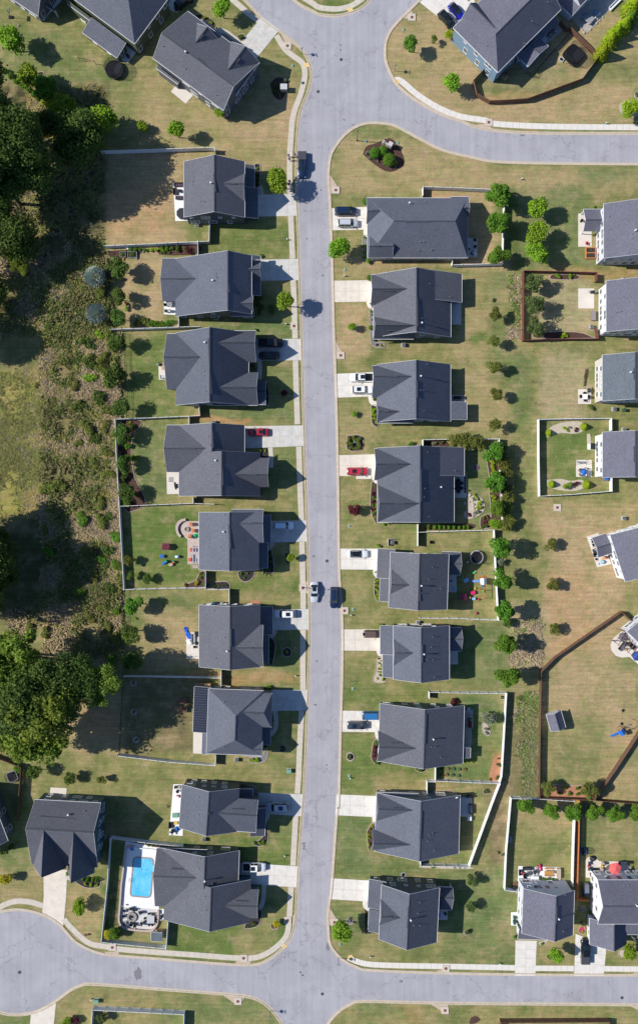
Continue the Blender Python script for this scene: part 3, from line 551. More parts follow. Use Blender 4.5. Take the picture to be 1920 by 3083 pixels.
def door_mesh(w_,h_,panels):
    g=MB();g.box(0,-w_/2,0,.05,w_/2,h_)
    for r_ in range(panels[1]):
        for c_ in range(panels[0]):
            a=-w_/2+w_*(c_+.12)/panels[0];b=-w_/2+w_*(c_+.88)/panels[0];z0=h_*(r_+.12)/panels[1];z1=h_*(r_+.88)/panels[1]
            g.box(.05,a,z0,.075,b,z1)
    f=MB();f.box(0,-w_/2-.12,0,.08,-w_/2,h_+.12);f.box(0,w_/2,0,.08,w_/2+.12,h_+.12);f.box(0,-w_/2,h_,.08,w_/2,h_+.12)
    return g,f
_g,_f=door_mesh(4.8,2.2,(8,4));GAR=_g.mesh('garage_door',TRIM);GARF=_f.mesh('door_frame',TRIM)
_g,_f=door_mesh(.95,2.1,(2,3));FDOOR=_g.mesh('front_door',mat('dark_door',(.06,.035,.03),.5));FDOORF=_f.mesh('door_frame',TRIM)
_m=MB();_m.cyl((0,0,0),(0,0,.5),.06,n=8);_m.cyl((0,0,.5),(0,0,.56),.09,.05,n=8);VENTP=_m.mesh('vent_pipe',GREY)
_m=MB();_m.cyl((0,0,0),(0,0,.75),.1,n=8);_m.cyl((0,0,.72),(0,0,.95),.19,.19,n=8);VENTW=_m.mesh('flue',TRIM)
_m=MB();_m.cyl((0,0,0),(.06,0,.03),.03,n=6);HANDLE=_m.mesh('handle',GREY)

class House:
    def __init__(s,name,label,cat,f,ox,oy,phi=0,wall='grey',roof=None,group=None):
        s.o=at(f,ox,oy);s.phi=math.radians(phi);s.f=f;s.wall=SID[wall];House.n=getattr(House,'n',0)+1;s.roofm=roof or[ROOF,ROOFN,ROOF,ROOFD,ROOFN][House.n%5]
        s.root=empty(name,s.o,s.phi,label,cat,group);s.bl=[];s.walls=[];s.R=Matrix.Rotation(-s.phi,3,'Z');s.bump=0
    def L(s,p,z):
        f,x,y=(s.f,*p)if len(p)==2 else p
        q=s.R@(at(f,x,y,z)-Vector((s.o.x,s.o.y,0)));return q.x,q.y
    def rect(s,c0,c1,z):
        a=s.L(c0,z);b=s.L(c1,z);return min(a[0],b[0]),min(a[1],b[1]),max(a[0],b[0]),max(a[1],b[1])
    # a block: ridge along axis; he low side / he high side; ins = hip insets
    def gable(s,axis,c0,c1,r=None,he=3.1,hr=8,heb=None,ins=(0,0),walls=True,rect=None,rr=None,main=True,posts=False):
        u0,v0,u1,v1=rect or s.rect(c0,c1,he)
        if not rect and hr-he>2:hr=he+(hr-he)*1.12
        if rr is None:
            if r is None:rr=(v0+v1)/2 if axis=='u' else(u0+u1)/2
            else:q=s.L(r,hr);rr=q[1]if axis=='u' else q[0]
        b=dict(t='g',ax=axis,u0=u0,v0=v0,u1=u1,v1=v1,r=rr,ha=he,hb=heb or he,hr=hr,ins=ins,walls=walls,posts=posts);s.bl.append(b);return b
    def shed(s,side,c0,c1,lo=2.8,hi=3.6,walls=True,posts=False,z=None):
        """single slope; side = the low side"""
        u0,v0,u1,v1=s.rect(c0,c1,z or(lo+hi)/2 if(hi-lo)<2 else lo)
        b=dict(t='s',side=side,u0=u0,v0=v0,u1=u1,v1=v1,lo=lo,hi=hi,walls=walls,posts=posts);s.bl.append(b);return b
    def wing(s,a,b,tip,m=0,he=None,hr=None):
        M=s.bl[m];he=he or min(M['ha'],M['hb']);A=s.L(a,he);B=s.L(b,he)
        if M['ax']=='v':
            v0,v1=sorted((A[1],B[1]));fr=(A[0]+B[0])/2;east=fr>M['r']
            eav=M['u1']if east else M['u0'];hm=M['hb']if east else M['ha']
            z=(he+M['hr'])/2
            for _ in range(6):
                t=s.L(tip,z)[0];f_=(eav-t)/(eav-M['r']);z=hm+max(0.15,min(.985,f_))*(M['hr']-hm)
            hr=hr or z;far=M['r']+(.02 if east else-.02);u0,u1=sorted((fr,far));return s.gable('u',0,0,he=he,hr=hr,rect=(u0,v0,u1,v1),rr=s.wr(tip,hr,1,v0,v1))
        u0,u1=sorted((A[0],B[0]));fr=(A[1]+B[1])/2;north=fr>M['r']
        eav=M['v1']if north else M['v0'];hm=M['hb']if north else M['ha'];z=(he+M['hr'])/2
        for _ in range(6):
            t=s.L(tip,z)[1];f_=(eav-t)/(eav-M['r']);z=hm+max(.15,min(.985,f_))*(M['hr']-hm)
        hr=hr or z;far=M['r'];v0,v1=sorted((fr,far));return s.gable('v',0,0,he=he,hr=hr,rect=(u0,v0,u1,v1),rr=s.wr(tip,hr,0,u0,u1))
    def wr(s,tip,hr,i,lo,hi):
        c=s.L(tip,hr)[i];m=(lo+hi)/2;h=(hi-lo)/2;return max(m-.25*h,min(m+.25*h,c))
    def bz(s,b,u,v):
        if b['t']=='s':
            t={'W':(u-b['u0'])/(b['u1']-b['u0']),'E':(b['u1']-u)/(b['u1']-b['u0']),'S':(v-b['v0'])/(b['v1']-b['v0']),'N':(b['v1']-v)/(b['v1']-b['v0'])}[b['side']]
            return b['lo']+t*(b['hi']-b['lo'])
        c,lo,hi,al,a0,a1=(u,b['u0'],b['u1'],v,b['v0'],b['v1'])if b['ax']=='v' else(v,b['v0'],b['v1'],u,b['u0'],b['u1'])
        z=b['ha']+(c-lo)/(b['r']-lo)*(b['hr']-b['ha'])if c<b['r']else b['hb']+(hi-c)/(hi-b['r'])*(b['hr']-b['hb'])
        if b['ins'][0]:z=min(z,b['ha']+(al-a0)/b['ins'][0]*(b['hr']-b['ha']))
        if b['ins'][1]:z=min(z,b['ha']+(a1-al)/b['ins'][1]*(b['hr']-b['ha']))
        return z
    def height(s,u,v):
        zs=[s.bz(b,u,v)for b in s.bl if b['u0']<=u<=b['u1']and b['v0']<=v<=b['v1']]
        return max(zs)if zs else None
    def build(s,vents=(),flue=None,rv=(),garage=None,door=None,win='NSEW',nspc=3.1,roofs=None,trim=True,metal=()):
        root=s.root;wmb=MB();fmb=MB();posts=[]
        for bi,b in enumerate(s.bl):
            rmb=MB();u0,v0,u1,v1=b['u0'],b['v0'],b['u1'],b['v1'];T=.16;ov=OV+.012*bi
            def P(u,v,dz=0):return Vector((u,v,s.bz(b,u,v)+dz))
            def slab(q,al):
                """q: polygon of top points; al: unit dir along the eave"""
                a=Vector(al);n=(q[1]-q[0]).cross(q[2]-q[0]).normalized();sl=n.cross(a).normalized()
                rmb.face(q,[(p.dot(a),p.dot(sl))for p in q])
                lowq=[p-Vector((0,0,T))for p in q]
                rmb.face(list(reversed(lowq)),[(p.dot(a),p.dot(sl))for p in reversed(q)])
                for k in range(len(q)):
                    p1,p2=q[k],q[(k+1)%len(q)];rmb.face([lowq[k],lowq[(k+1)%len(q)],p2,p1],[(0,0),(1,0),(1,.1),(0,.1)])
            if b['t']=='s':
                q=[P(u0,v0),P(u1,v0),P(u1,v1),P(u0,v1)];slab(q,(0,1,0)if b['side']in 'WE' else(1,0,0))
                edges={'S':(q[0],q[1]),'E':(q[1],q[2]),'N':(q[2],q[3]),'W':(q[3],q[0])};opp={'W':'E','E':'W','N':'S','S':'N'}
                edges.pop(opp[b['side']])
                el=list(edges.items())
            else:
                r=b['r'];i0,i1=b['ins']
                if b['ax']=='v':
                    A,B,Cc,D=P(u0,v0),P(u1,v0),P(u1,v1),P(u0,v1);R0=Vector((r,v0+i0,b['hr']));R1=Vector((r,v1-i1,b['hr']));al=(0,1,0);al2=(1,0,0)
                    slab([A,R0,R1,D],al);slab([R0,B,Cc,R1],al)
                    if i0:slab([A,B,R0],al2)
                    if i1:slab([Cc,D,R1],al2)
                    el=[('W',(D,A)),('E',(B,Cc))]+([('S',(A,B))]if i0 else[('S',(A,R0)),('S',(R0,B))])+([('N',(Cc,D))]if i1 else[('N',(Cc,R1)),('N',(R1,D))])
                else:
                    A,B,Cc,D=P(u0,v0),P(u1,v0),P(u1,v1),P(u0,v1);R0=Vector((u0+i0,r,b['hr']));R1=Vector((u1-i1,r,b['hr']));al=(1,0,0);al2=(0,1,0)
                    slab([A,B,R1,R0],al);slab([R0,R1,Cc,D],al)
                    if i0:slab([D,A,R0],al2)
                    if i1:slab([B,Cc,R1],al2)
                    el=[('S',(A,B)),('N',(Cc,D))]+([('W',(D,A))]if i0 else[('W',(D,R0)),('W',(R0,A))])+([('E',(B,Cc))]if i1 else[('E',(B,R1)),('E',(R1,Cc))])
                # ridge cap
                rc=MB();d=Vector(al);n=Vector((d.y,-d.x,0))
            rm=s.roofm if bi not in metal else METALROOF
            ro=rmb.build('roof',rm,root);b['obj']=ro
            if b['t']=='g':
                cap=MB();d=Vector(al);n=Vector((-d.y,d.x,0))
                sa=(b['hr']-b['ha'])/max(.5,abs(b['r']-(u0 if b['ax']=='v' else v0)))
                p1,p2=R0+Vector((0,0,.035)),R1+Vector((0,0,.035))
                cap.face([p1,p2,p2-n*.16-Vector((0,0,.16*sa*.9)),p1-n*.16-Vector((0,0,.16*sa*.9))]);cap.face([p2,p1,p1+n*.16-Vector((0,0,.16*sa*.9)),p2+n*.16-Vector((0,0,.16*sa*.9))])
                cap.build('ridge_cap',s.roofm,ro)
            for side,(p,q)in el:
                # skip a trim edge that lies inside another block
                n={'W':(-1,0),'E':(1,0),'S':(0,-1),'N':(0,1)}[side];mid=(p+q)/2
                out=s.height(mid.x+n[0]*.3,mid.y+n[1]*.3)
                if out is not None and out>mid.z+.02:continue
                t=.07 if abs(p.z-q.z)<.05 else .035;nn=Vector((n[0]*t,n[1]*t,0));up=Vector((0,0,.025));dn=Vector((0,0,-.19));e0=.004*bi
                a0=p+up+Vector((n[0]*e0,n[1]*e0,0));a1=q+up+Vector((n[0]*e0,n[1]*e0,0))
                fmb.hexa([a0+dn,a1+dn,a1+nn+dn,a0+nn+dn]if False else[a0+nn+dn,a1+nn+dn,a1+dn,a0+dn],[a0+nn,a1+nn,a1,a0])
            # walls
            if b['walls']:
                U0,V0,U1,V1=u0+ov,v0+ov,u1-ov,v1-ov
                if b['t']=='s':
                    q=[(U0,V0),(U1,V0),(U1,V1),(U0,V1)]
                    wmb.hexa([Vector((x,y,0))for x,y in q],[P(x,y,-T-.02)for x,y in q])
                else:
                    hip0,hip1=b['ins']
                    if hip0 or hip1:
                        z=b['ha']-.02;wmb.box(U0,V0,0,U1,V1,z+.1)
                        if not hip0 or not hip1:pass
                    ends=[]
                    r=b['r']
                    if b['ax']=='v':
                        e=[(U0,0),(U1,0),(U1,s.bz(dict(b,ins=(0,0)),U1,0)-T-.02),(r,b['hr']-T-.04),(U0,s.bz(dict(b,ins=(0,0)),U0,0)-T-.02)]
                        f0=[Vector((x,V0,z))for x,z in e];f1=[Vector((x,V1,z))for x,z in e]
                    else:
                        e=[(V1,0),(V0,0),(V0,s.bz(dict(b,ins=(0,0)),0,V0)-T-.02),(r,b['hr']-T-.04),(V1,s.bz(dict(b,ins=(0,0)),0,V1)-T-.02)]
                        f0=[Vector((U0,y,z))for y,z in e];f1=[Vector((U1,y,z))for y,z in e]
                    if not(hip0 or hip1):
                        wmb.face(f0);wmb.face(list(reversed(f1)))
                        for k in(4,1):
                            wmb.face([f0[(k+1)%5],f0[k],f1[k],f1[(k+1)%5]])
            if b['posts']:
                for(x,y)in((u0+.25,v0+.25),(u1-.25,v0+.25),(u1-.25,v1-.25),(u0+.25,v1-.25)):
                    hh=s.bz(b,x,y)-T-.02
                    inside=any(c is not b and c['walls']and c['u0']-.1<x<c['u1']+.1 and c['v0']-.1<y<c['v1']+.1 for c in s.bl)
                    if not inside:posts.append((x,y,hh))
        wo=wmb.build('wall',s.wall,root)
        if fmb.f:fmb.build('roof_trim',TRIM,root)
        for x,y,hh in posts:
            m=MB();m.box(-.09,-.09,0,.09,.09,hh);m.build('post',TRIM,root).location=(x,y,0)
        # outermost wall of a side at coordinate c
        def outer(side,c,need):
            best=None
            for k,b in enumerate(s.bl):
                if not b['walls']:continue
                lo,hi=(b['v0'],b['v1'])if side in 'EW' else(b['u0'],b['u1'])
                if not lo+OV+.15<c-need and not False:pass
                if c-need<lo+OV or c+need>hi-OV:continue
                p={'E':b['u1']-OV-.012*k,'W':b['u0']+OV+.012*k,'N':b['v1']-OV-.012*k,'S':b['v0']+OV+.012*k}[side]
                sg=1 if side in 'EN' else-1
                if best is None or p*sg>best[0]*sg:best=(p,b,k)
            if best is None:return None
            # anything standing further out that overlaps partly?
            p,b,k=best;sg=1 if side in 'EN' else-1
            for b2 in s.bl:
                if b2 is b:continue
                lo,hi=(b2['v0'],b2['v1'])if side in 'EW' else(b2['u0'],b2['u1'])
                p2={'E':b2['u1'],'W':b2['u0'],'N':b2['v1'],'S':b2['v0']}[side]
                if b2['walls']and p2*sg-OV>p*sg+.1 and c+need>lo and c-need<hi:return None
            return p,b
        rotz={'E':0,'N':math.pi/2,'W':math.pi,'S':-math.pi/2}
        used=[]
        def place(parts,side,c,z,p,name,keep=.6):
            x,y=(p,c)if side in 'EW' else(c,p)
            o=inst(name,parts[0],root,(x,y,z),rotz[side])
            for nm,me in parts[1]:inst(nm,me,o)
            used.append((side,c,keep));return o
        for spec,prt,nm,w_ in((garage,(GAR,[('door_frame',GARF),('handle',HANDLE)]),'garage_door',2.6),(door,(FDOOR,[('door_frame',FDOORF),('handle',HANDLE)]),'front_door',.7)):
            if not spec:continue
            side,pt=spec;q=s.L(pt,0);c=q[1]if side in 'EW' else q[0]
            for off in(0,.4,-.4,.8,-.8,1.2,-1.2,1.8,-1.8):
                rr=outer(side,c+off,w_)
                if rr:place(prt,side,c+off,0.02,rr[0],nm,w_+.3);break
        rnd=random.Random(len(s.bl)*17+int(abs(s.o.x)*10))
        for side in win:
            lo=min(b['v0']if side in 'EW' else b['u0']for b in s.bl if b['walls']);hi=max(b['v1']if side in 'EW' else b['u1']for b in s.bl if b['walls'])
            for st,z in enumerate((.95,3.75)):
                c=lo+1.5+rnd.uniform(0,.8)
                while c<hi-1.2:
                    kind=rnd.choice(['win','win','wide','small' if st else 'win'])
                    fr,pa,si,w_,h_=WM[kind];rr=outer(side,c,w_/2+.25)
                    if rr:
                        p,b=rr;x,y=(p,c)if side in 'EW' else(c,p)
                        hts=[]
                        for dd in(-w_/2-.2,w_/2+.2):
                            xx,yy=(x,y+dd)if side in 'EW' else(x+dd,y);hts.append(s.bz(b,min(max(xx,b['u0']),b['u1']),min(max(yy,b['v0']),b['v1']))if not any(b.get('ins',(0,0)))else b['ha'])
                        z2=z+(.5 if kind=='small' else 0)
                        if min(hts)>z2+h_+.35 and not any(u[0]==side and abs(u[1]-c)<u[2]+w_/2+.3 and(z<3 or u[2]<1.2 and u[2]!=.6)for u in used):
                            o=inst('window',fr,root,(x,y,z2),rotz[side]);inst('window_pane',pa,o);inst('window_sill',si,o)
                    c+=nspc*rnd.uniform(.85,1.35)
        # shade the solid: every lower porch etc. already there; now the roof furniture
        def onroof(pt):
            z=5.0
            for _ in range(6):
                u,v=s.L(pt,z);h=s.height(u,v)
                if h is None:return None
                z=h
            best=max((b for b in s.bl if b['u0']<=u<=b['u1']and b['v0']<=v<=b['v1']),key=lambda b:s.bz(b,u,v));return u,v,z,best
        for k,pt in enumerate(vents):
            q=onroof(pt)
            if q:inst('vent_pipe',VENTP,q[3]['obj'],(q[0],q[1],q[2]-.08))
        if flue:
            q=onroof(flue)
            if q:inst('flue',VENTW,q[3]['obj'],(q[0],q[1],q[2]-.1))
        for p1,p2 in rv:   # ridge vents: raised strips lying beside the ridge
            a,b2=onroof(p1),onroof(p2)
            if not a or not b2:continue
            m=MB();A=Vector(a[:3]);B=Vector(b2[:3]);A.z=B.z=min(A.z,B.z);d=(B-A).normalized();n=Vector((-d.y,d.x,0))*.17
            m.hexa([A-n-Vector((0,0,.05)),B-n-Vector((0,0,.05)),B+n-Vector((0,0,.05)),A+n-Vector((0,0,.05))]if n.cross(d).z<0 else[A+n,B+n,B-n,A-n],[A-n+Vector((0,0,.11)),B-n+Vector((0,0,.11)),B+n+Vector((0,0,.11)),A+n+Vector((0,0,.11))])
            m.build('ridge_vent',s.roofm,a[3]['obj'])
        return s
METALROOF=mat('standing_seam_metal',(.035,.042,.065),.35,metal=.3,spec=.5)
_t=METALROOF.node_tree;_uv=_t.nodes.new('ShaderNodeUVMap');_wv=_t.nodes.new('ShaderNodeTexWave');_wv.inputs['Scale'].default_value=.55;_wv.bands_direction='X';_wv.wave_profile='SIN'
_bp=_t.nodes.new('ShaderNodeBump');_bp.inputs['Distance'].default_value=.12;_t.links.new(_uv.outputs[0],_wv.inputs['Vector']);_t.links.new(_wv.outputs['Fac'],_bp.inputs['Height']);_t.links.new(_bp.outputs[0],_t.nodes['Principled BSDF'].inputs['Normal'])

WG='houses along the street'
# --- west side of the street, north to south
h=House('house','northernmost west house, two-storey with a hot tub on its white back patio','house','f',500,520,0,'dark',group=WG)
h.gable('v',(222,257),(776,765),(500,450),5.7,9.0);h.wing((773,365),(773,622),(572,458))
h.shed('E',(740,283),(863,490),2.7,3.7);h.shed('E',(745,490),(896,766),2.7,3.9)
h.build(vents=[(333,262),(303,440),(372,620),(402,627)],flue=(468,460),rv=[((495,370),(508,535)),((640,459),(700,459))],garage=('E',(896,655)),door=('E',(862,470)))
h=House('house','house with shallow back wing and small pointed garage gable beside the row of clipped shrubs','house','f',500,1400,0,'slate',group=WG)
h.gable('v',(145,1142),(846,1668),(622,1400),3.3,8.7,heb=5.6);h.wing((24,1140),(30,1530),(330,1325),he=3.1)
h.shed('E',(815,1112),(918,1475),2.8,3.8);h.wing((920,1155),(920,1342),(797,1248),he=3.2);h.wing((856,1440),(856,1665),(730,1562),he=4.2)
h.build(vents=[(545,1245),(513,1280),(508,1308),(520,1320)],flue=(483,1346),rv=[((622,1345),(632,1450)),((160,1327),(250,1325))],garage=('E',(918,1245)),door=('E',(918,1420)))
h=House('house','wide single-storey house with two front gables, dark pickup and dark car parked at its door','house','i',800,570,0,'grey',group=WG)
h.gable('v',(578,305),(1130,855),(835,500),3.3,8.6);h.wing((500,313),(520,737),(763,490));h.wing((1188,290),(1183,530),(892,380));h.wing((1198,606),(1200,856),(902,722));h.wing((1260,672),(1258,850),(1100,750))
h.build(vents=[(757,288),(790,598),(790,632),(805,750)],flue=(797,382),rv=[((826,350),(846,770)),((600,493),(680,493)),((1030,376),(1112,376)),((1008,719),(1090,719))],garage=('E',(1188,450)),door=('E',(1130,570)))
h=House('house','single-storey house with hip-ended back wing and red car before its garage','house','l',780,350,0,'grey',group=WG)
h.gable('v',(484,97),(966,303),(727,200),3.2,7.6);h.gable('v',(484,300),(1082,618),(798,450),3.2,8.6)
h.wing((388,97),(402,442),(680,268));h.wing((1138,337),(1146,552),(890,460),m=1)
h.build(vents=[(702,178),(713,243),(762,457)],flue=(752,357),rv=[((728,140),(733,265)),((800,410),(805,540)),((485,268),(607,268)),((985,459),(1060,459))],garage=('E',(967,200)),door=('E',(1082,320)))
h=House('house','two-storey house with front gable and curved paver patio with fire pit behind','house','l',860,940,0,'slate',group=WG)
h.gable('v',(632,737),(1072,1160),(856,920),5.7,9.0);h.wing((1103,716),(1103,960),(926,820));h.shed('E',(1070,757),(1156,962),2.7,3.8);h.shed('E',(1040,962),(1134,1148),2.7,3.8)
h.build(vents=[(820,755),(806,846),(786,992)],flue=(810,880),rv=[((852,830),(860,1005)),((1015,815),(1062,815))],garage=('E',(1156,865)),door=('E',(1134,1000)))
h=House('house','two-storey house with one large front gable and blue tarp on its back patio','house','o',860,430,0,'slate',group=WG)
h.gable('v',(632,198),(1082,655),(860,430),5.7,9.0);h.wing((1103,345),(1103,652),(895,515));h.shed('E',(1050,212),(1170,418),2.7,3.8);h.shed('E',(1060,420),(1142,625),2.7,3.6)
h.build(vents=[(737,238),(817,436),(752,590)],flue=(837,536),rv=[((862,375),(863,505)),((985,514),(1028,514))],garage=('E',(1170,310)),door=('E',(1142,450)))
h=House('house','two-storey hipped house with black ribbed metal patio roof behind','house','o',880,1060,-2,'grey',group=WG)
h.gable('v',(702,815),(1090,1305),(900,1080),5.5,8.8,ins=(4.2,5.0));h.gable('u',(900,838),(1160,1100),(1000,990),5.4,8.0,ins=(0,1.6));h.gable('u',(960,1192),(1095,1312),(1000,1260),5.2,6.8)
h.shed('W',(597,800),(712,1140),2.7,3.3,walls=False,posts=True);h.shed('W',(655,1142),(705,1297),2.7,3.3);h.shed('E',(1060,1080),(1153,1230),2.7,3.4,walls=False,posts=True)
h.build(vents=[(817,905),(812,1240)],rv=[((906,1050),(893,1200)),((1020,994),(1066,996))],garage=('E',(1160,900)),door=('E',(1090,1120)),metal=(3,))
h=House('house','two-storey house with dark blue-grey south wall of many windows and silver minivan outside','house','r',550,400,-4,'dark',group=WG)
h.gable('v',(313,183),(792,598),(546,350),5.7,9.0);h.wing((980,316),(962,603),(630,382));h.shed('E',(795,218),(928,312),2.7,3.6);h.shed('E',(930,388),(1034,640),2.7,3.8)
h.build(vents=[(460,290),(457,443)],rv=[((556,425),(545,450)),((750,397),(857,400))],garage=('E',(975,350)),door=('E',(1034,560)),nspc=2.4)
h=House('house','large single-storey house beside the swimming pool with white pickup in its driveway','house','r',500,1080,-2,'teal',group=WG)
h.gable('v',(165,990),(905,1395),(566,1180),3.3,7.6);h.gable('v',(125,738),(805,1035),(513,880),3.3,7.1)
h.wing((90,740),(80,1250),(440,955),m=1);h.wing((985,1103),(972,1357),(682,1196))
h.build(vents=[(473,832),(459,917),(514,1160),(524,1283)],flue=(515,1020),rv=[((513,800),(512,900)),((570,1070),(560,1270)),((225,920),(325,928)),((785,1205),(888,1210))],garage=('E',(805,950)),door=('E',(905,1080)))
# --- east side
EG=WG
h=House('house','long house with pale-edged shrub bed, dark minivan and silver car in front','house','g',900,850,0,'sand',group=EG)
h.gable('u',(440,590),(1352,1135),(900,800),3.2,7.8,ins=(5.6,3.6));h.gable('u',(432,588),(660,825),(500,706),3.2,5.6);h.gable('u',(452,915),(670,1134),(520,1026),3.2,5.6);h.gable('u',(1200,578),(1360,760),(1300,678),3.2,5.0)
h.build(vents=[(963,632),(918,994),(952,992),(1022,1066),(905,1072)],flue=(820,642),rv=[((790,804),(1012,802)),((480,703),(538,703)),((500,1026),(555,1026)),((1280,678),(1335,678))],garage=('W',(432,780)),door=('W',(452,945)))
h=House('house','single-storey house with empty cream driveway and blue-grey gable wall with one window','house','j',720,300,0,'grey',group=EG)
h.gable('v',(414,66),(1000,540),(741,270),3.1,8.4);h.wing((386,66),(400,300),(670,188));h.wing((415,385),(415,555),(738,487));h.shed('E',(822,60),(1083,276),3.0,6.5)
h.build(vents=[(838,137),(990,236),(780,399)],flue=(778,435),rv=[((742,240),(745,460)),((480,185),(570,187)),((515,487),(632,483))],garage=('W',(386,190)),door=('W',(414,345)))
h=House('house','single-storey house with white pickup and white car nosed up to its garage','house','j',720,960,0,'grey',group=EG)
h.gable('v',(437,748),(998,1182),(739,950),3.1,8.4);h.wing((402,757),(404,1000),(704,838));h.wing((440,1060),(440,1192),(612,1104));h.shed('E',(970,1033),(1122,1166),2.6,3.1,walls=False,posts=True)
h.build(vents=[(818,748),(770,944),(790,946),(795,1100)],flue=(770,838),rv=[((740,870),(742,1000)),((515,838),(600,838)),((485,1104),(530,1104))],garage=('W',(402,900)),door=('W',(437,1030)))
h=House('house','single-storey house with lush planted back yard, red car in the driveway','house','m',700,460,0,'teal',group=EG)
h.gable('v',(392,172),(974,735),(718,460),3.1,8.6);h.wing((368,178),(372,416),(648,295));h.wing((393,452),(393,738),(710,595));h.shed('E',(790,170),(1051,385),3.0,6.6)
h.build(vents=[(772,205),(978,345),(752,480),(783,692),(745,547)],flue=(872,470),rv=[((720,330),(722,580)),((465,295),(556,293)),((520,594),(605,594))],garage=('W',(368,300)),door=('W',(392,435)))
h=House('house','two-storey house with grey north wall and children\'s toys in the back yard','house','m',700,1180,-2,'grey',group=EG)
h.gable('v',(492,962),(920,1400),(708,1200),5.7,9.2);h.wing((490,1078),(490,1288),(638,1214));h.shed('W',(397,938),(520,1165),2.7,3.9);h.shed('W',(415,1165),(520,1342),2.7,3.9)
h.gable('u',(880,960),(1019,1137),(950,1050),2.7,4.6,walls=False,posts=True)
h.build(vents=[(808,1080),(778,1168),(870,1240),(730,1275)],flue=(724,1218),rv=[((710,1150),(712,1335)),((518,1214),(600,1214))],garage=('W',(397,1020)),door=('W',(415,1250)))
h=House('house','two-storey house with scalloped pale flower bed and brown off-roader half under its eave','house','p',720,360,0,'slate',group=EG)
h.gable('v',(513,160),(938,570),(727,360),5.7,9.2);h.wing((513,260),(513,468),(666,370));h.shed('W',(415,162),(545,382),2.7,3.9);h.shed('W',(434,380),(545,556),2.7,3.9)
h.gable('u',(900,178),(1030,354),(960,265),2.7,4.6,walls=False,posts=True)
h.build(vents=[(810,246),(798,322),(812,417),(765,417),(820,550)],flue=(743,375),rv=[((730,305),(730,442)),((535,370),(617,370))],garage=('W',(415,270)),door=('W',(434,450)))
h=House('house','broad house with flagstone patio and rows of garden pots, blue minivan at its garage','house','p',730,960,-1.5,'teal',group=EG)
h.gable('v',(412,752),(1040,1208),(752,960),3.2,7.8);h.wing((396,962),(392,1192),(686,1060));h.shed('E',(1020,1090),(1098,1168),2.5,3.0,walls=False,posts=True)
h.build(vents=[(870,1160),(800,1080),(824,1080),(830,1020)],flue=(814,1020),rv=[((757,835),(750,1060)),((495,1053),(585,1055))],garage=('W',(420,880)),door=('W',(412,990)))
h=House('house','house with two street-facing gables, yellow-shrub bed and satellite dish on the roof corner','house','s',860,410,-1.5,'grey',group=EG)
h.gable('v',(503,140),(1222,672),(890,410),3.1,7.6);h.wing((506,136),(502,388),(820,282));h.wing((466,462),(464,640),(804,535))
h.build(vents=[(992,491),(960,506),(948,558),(1005,638)],rv=[((894,300),(885,545)),((650,272),(730,278)),((640,525),(725,527))],garage=('W',(503,260)),door=('W',(503,430)))
h=House('house','two-storey corner house with dark north wall, back porch gable and empty pale driveway','house','s',790,1220,-3,'dark',group=EG)
h.gable('v',(548,945),(1030,1450),(785,1240),5.7,9.4);h.wing((540,1068),(526,1300),(712,1236));h.shed('W',(440,905),(575,1163),2.7,3.9);h.shed('W',(440,1166),(570,1370),2.7,3.9)
h.gable('u',(1010,962),(1160,1166),(1100,1062),2.7,4.6,walls=False,posts=True)
h.build(vents=[(880,1095),(862,1192),(880,1296),(828,1296),(922,1440)],flue=(800,1245),rv=[((785,1135),(775,1325)),((588,1226),(642,1228))],garage=('W',(432,1000)),door=('W',(440,1250)))
# --- west edge and corners
h=House('house','dark-roofed house at the top-left corner with white patio and small flat awning','house','a',260,0,-33.5,'slate')
h.gable('u',(103,-489),(345,142),None,3.3,8.2);h.shed('S',(395,10),(500,100),2.6,2.9,walls=False,posts=True)
h.build(win='SE')
h=House('house','tall olive-walled house with wide hipped roof and low rear patio roof, round trampoline behind','house','a',1000,150,-36.5,'green')
h.gable('u',(809,-560),(1225,395),None,5.8,9.6,ins=(0,5.5));h.shed('S',(745,282),(1152,392),2.7,3.5);h.shed('S',(612,25),(830,178),2.7,3.3);h.gable('u',(1240,300),(1500,-60),None,5.7,7.2,rect=None)if False else None
h.build(vents=[(885,145),(975,212)])
h=House('house','grey-roofed house with two front dormer gables and square back slab, angled to the corner','house','b',400,560,-36.5,'slate')
h.gable('u',(-60,525),(900,572),(360,545),5.6,9.0);h.wing((322,196),(552,380),(328,386));h.wing((660,366),(903,572),(622,635));h.shed('N',(376,160),(600,420),2.8,3.6);h.shed('S',(-30,610),(175,745),2.7,3.3)
h.build(vents=[(37,420),(235,628),(297,796),(518,866),(828,620)],flue=(238,480),rv=[((350,525),(435,602)),((365,350),(400,312)),((700,565),(730,530))],garage=('N',(785,455)))
h=House('house','slate-blue house with large plain roof, dark car and blue car parked at its garage','house','d',250,250,45,'blue',ROOFP)
h.gable('u',(-171,248),(812,80),(232,292),5.7,9.4,ins=(3.5,0));h.wing((-90,160),(45,22),(196,280));h.shed('S',(400,505),(795,185),2.7,3.4);h.gable('v',(430,520),(697,416),None,2.7,4.0)
h.build(vents=[(137,408),(475,398),(545,195),(688,20)],garage=('W',(-40,80)))
h=House('house','pale flat-topped house with shaded stamped patio beside the bright hedge','house','d',950,-60,45,'pale',ROOFP)
h.gable('u',(787,-150),(1187,-150),None,4.8,7.2);h.shed('W',(785,0),(1000,45),3.0,4.2);h.build(win='SE')
h=House('house','two-storey teal-walled house with two steep front gables above a long curved driveway','house','q',600,820,-3,'teal')
h.gable('u',(318,508),(888,1128),(530,790),5.7,10.6);h.wing((305,1112),(600,1140),(402,745),he=5.6);h.wing((620,1150),(858,1190),(672,762),he=5.2);h.wing((585,1050),(725,1060),(660,985),he=5.4)
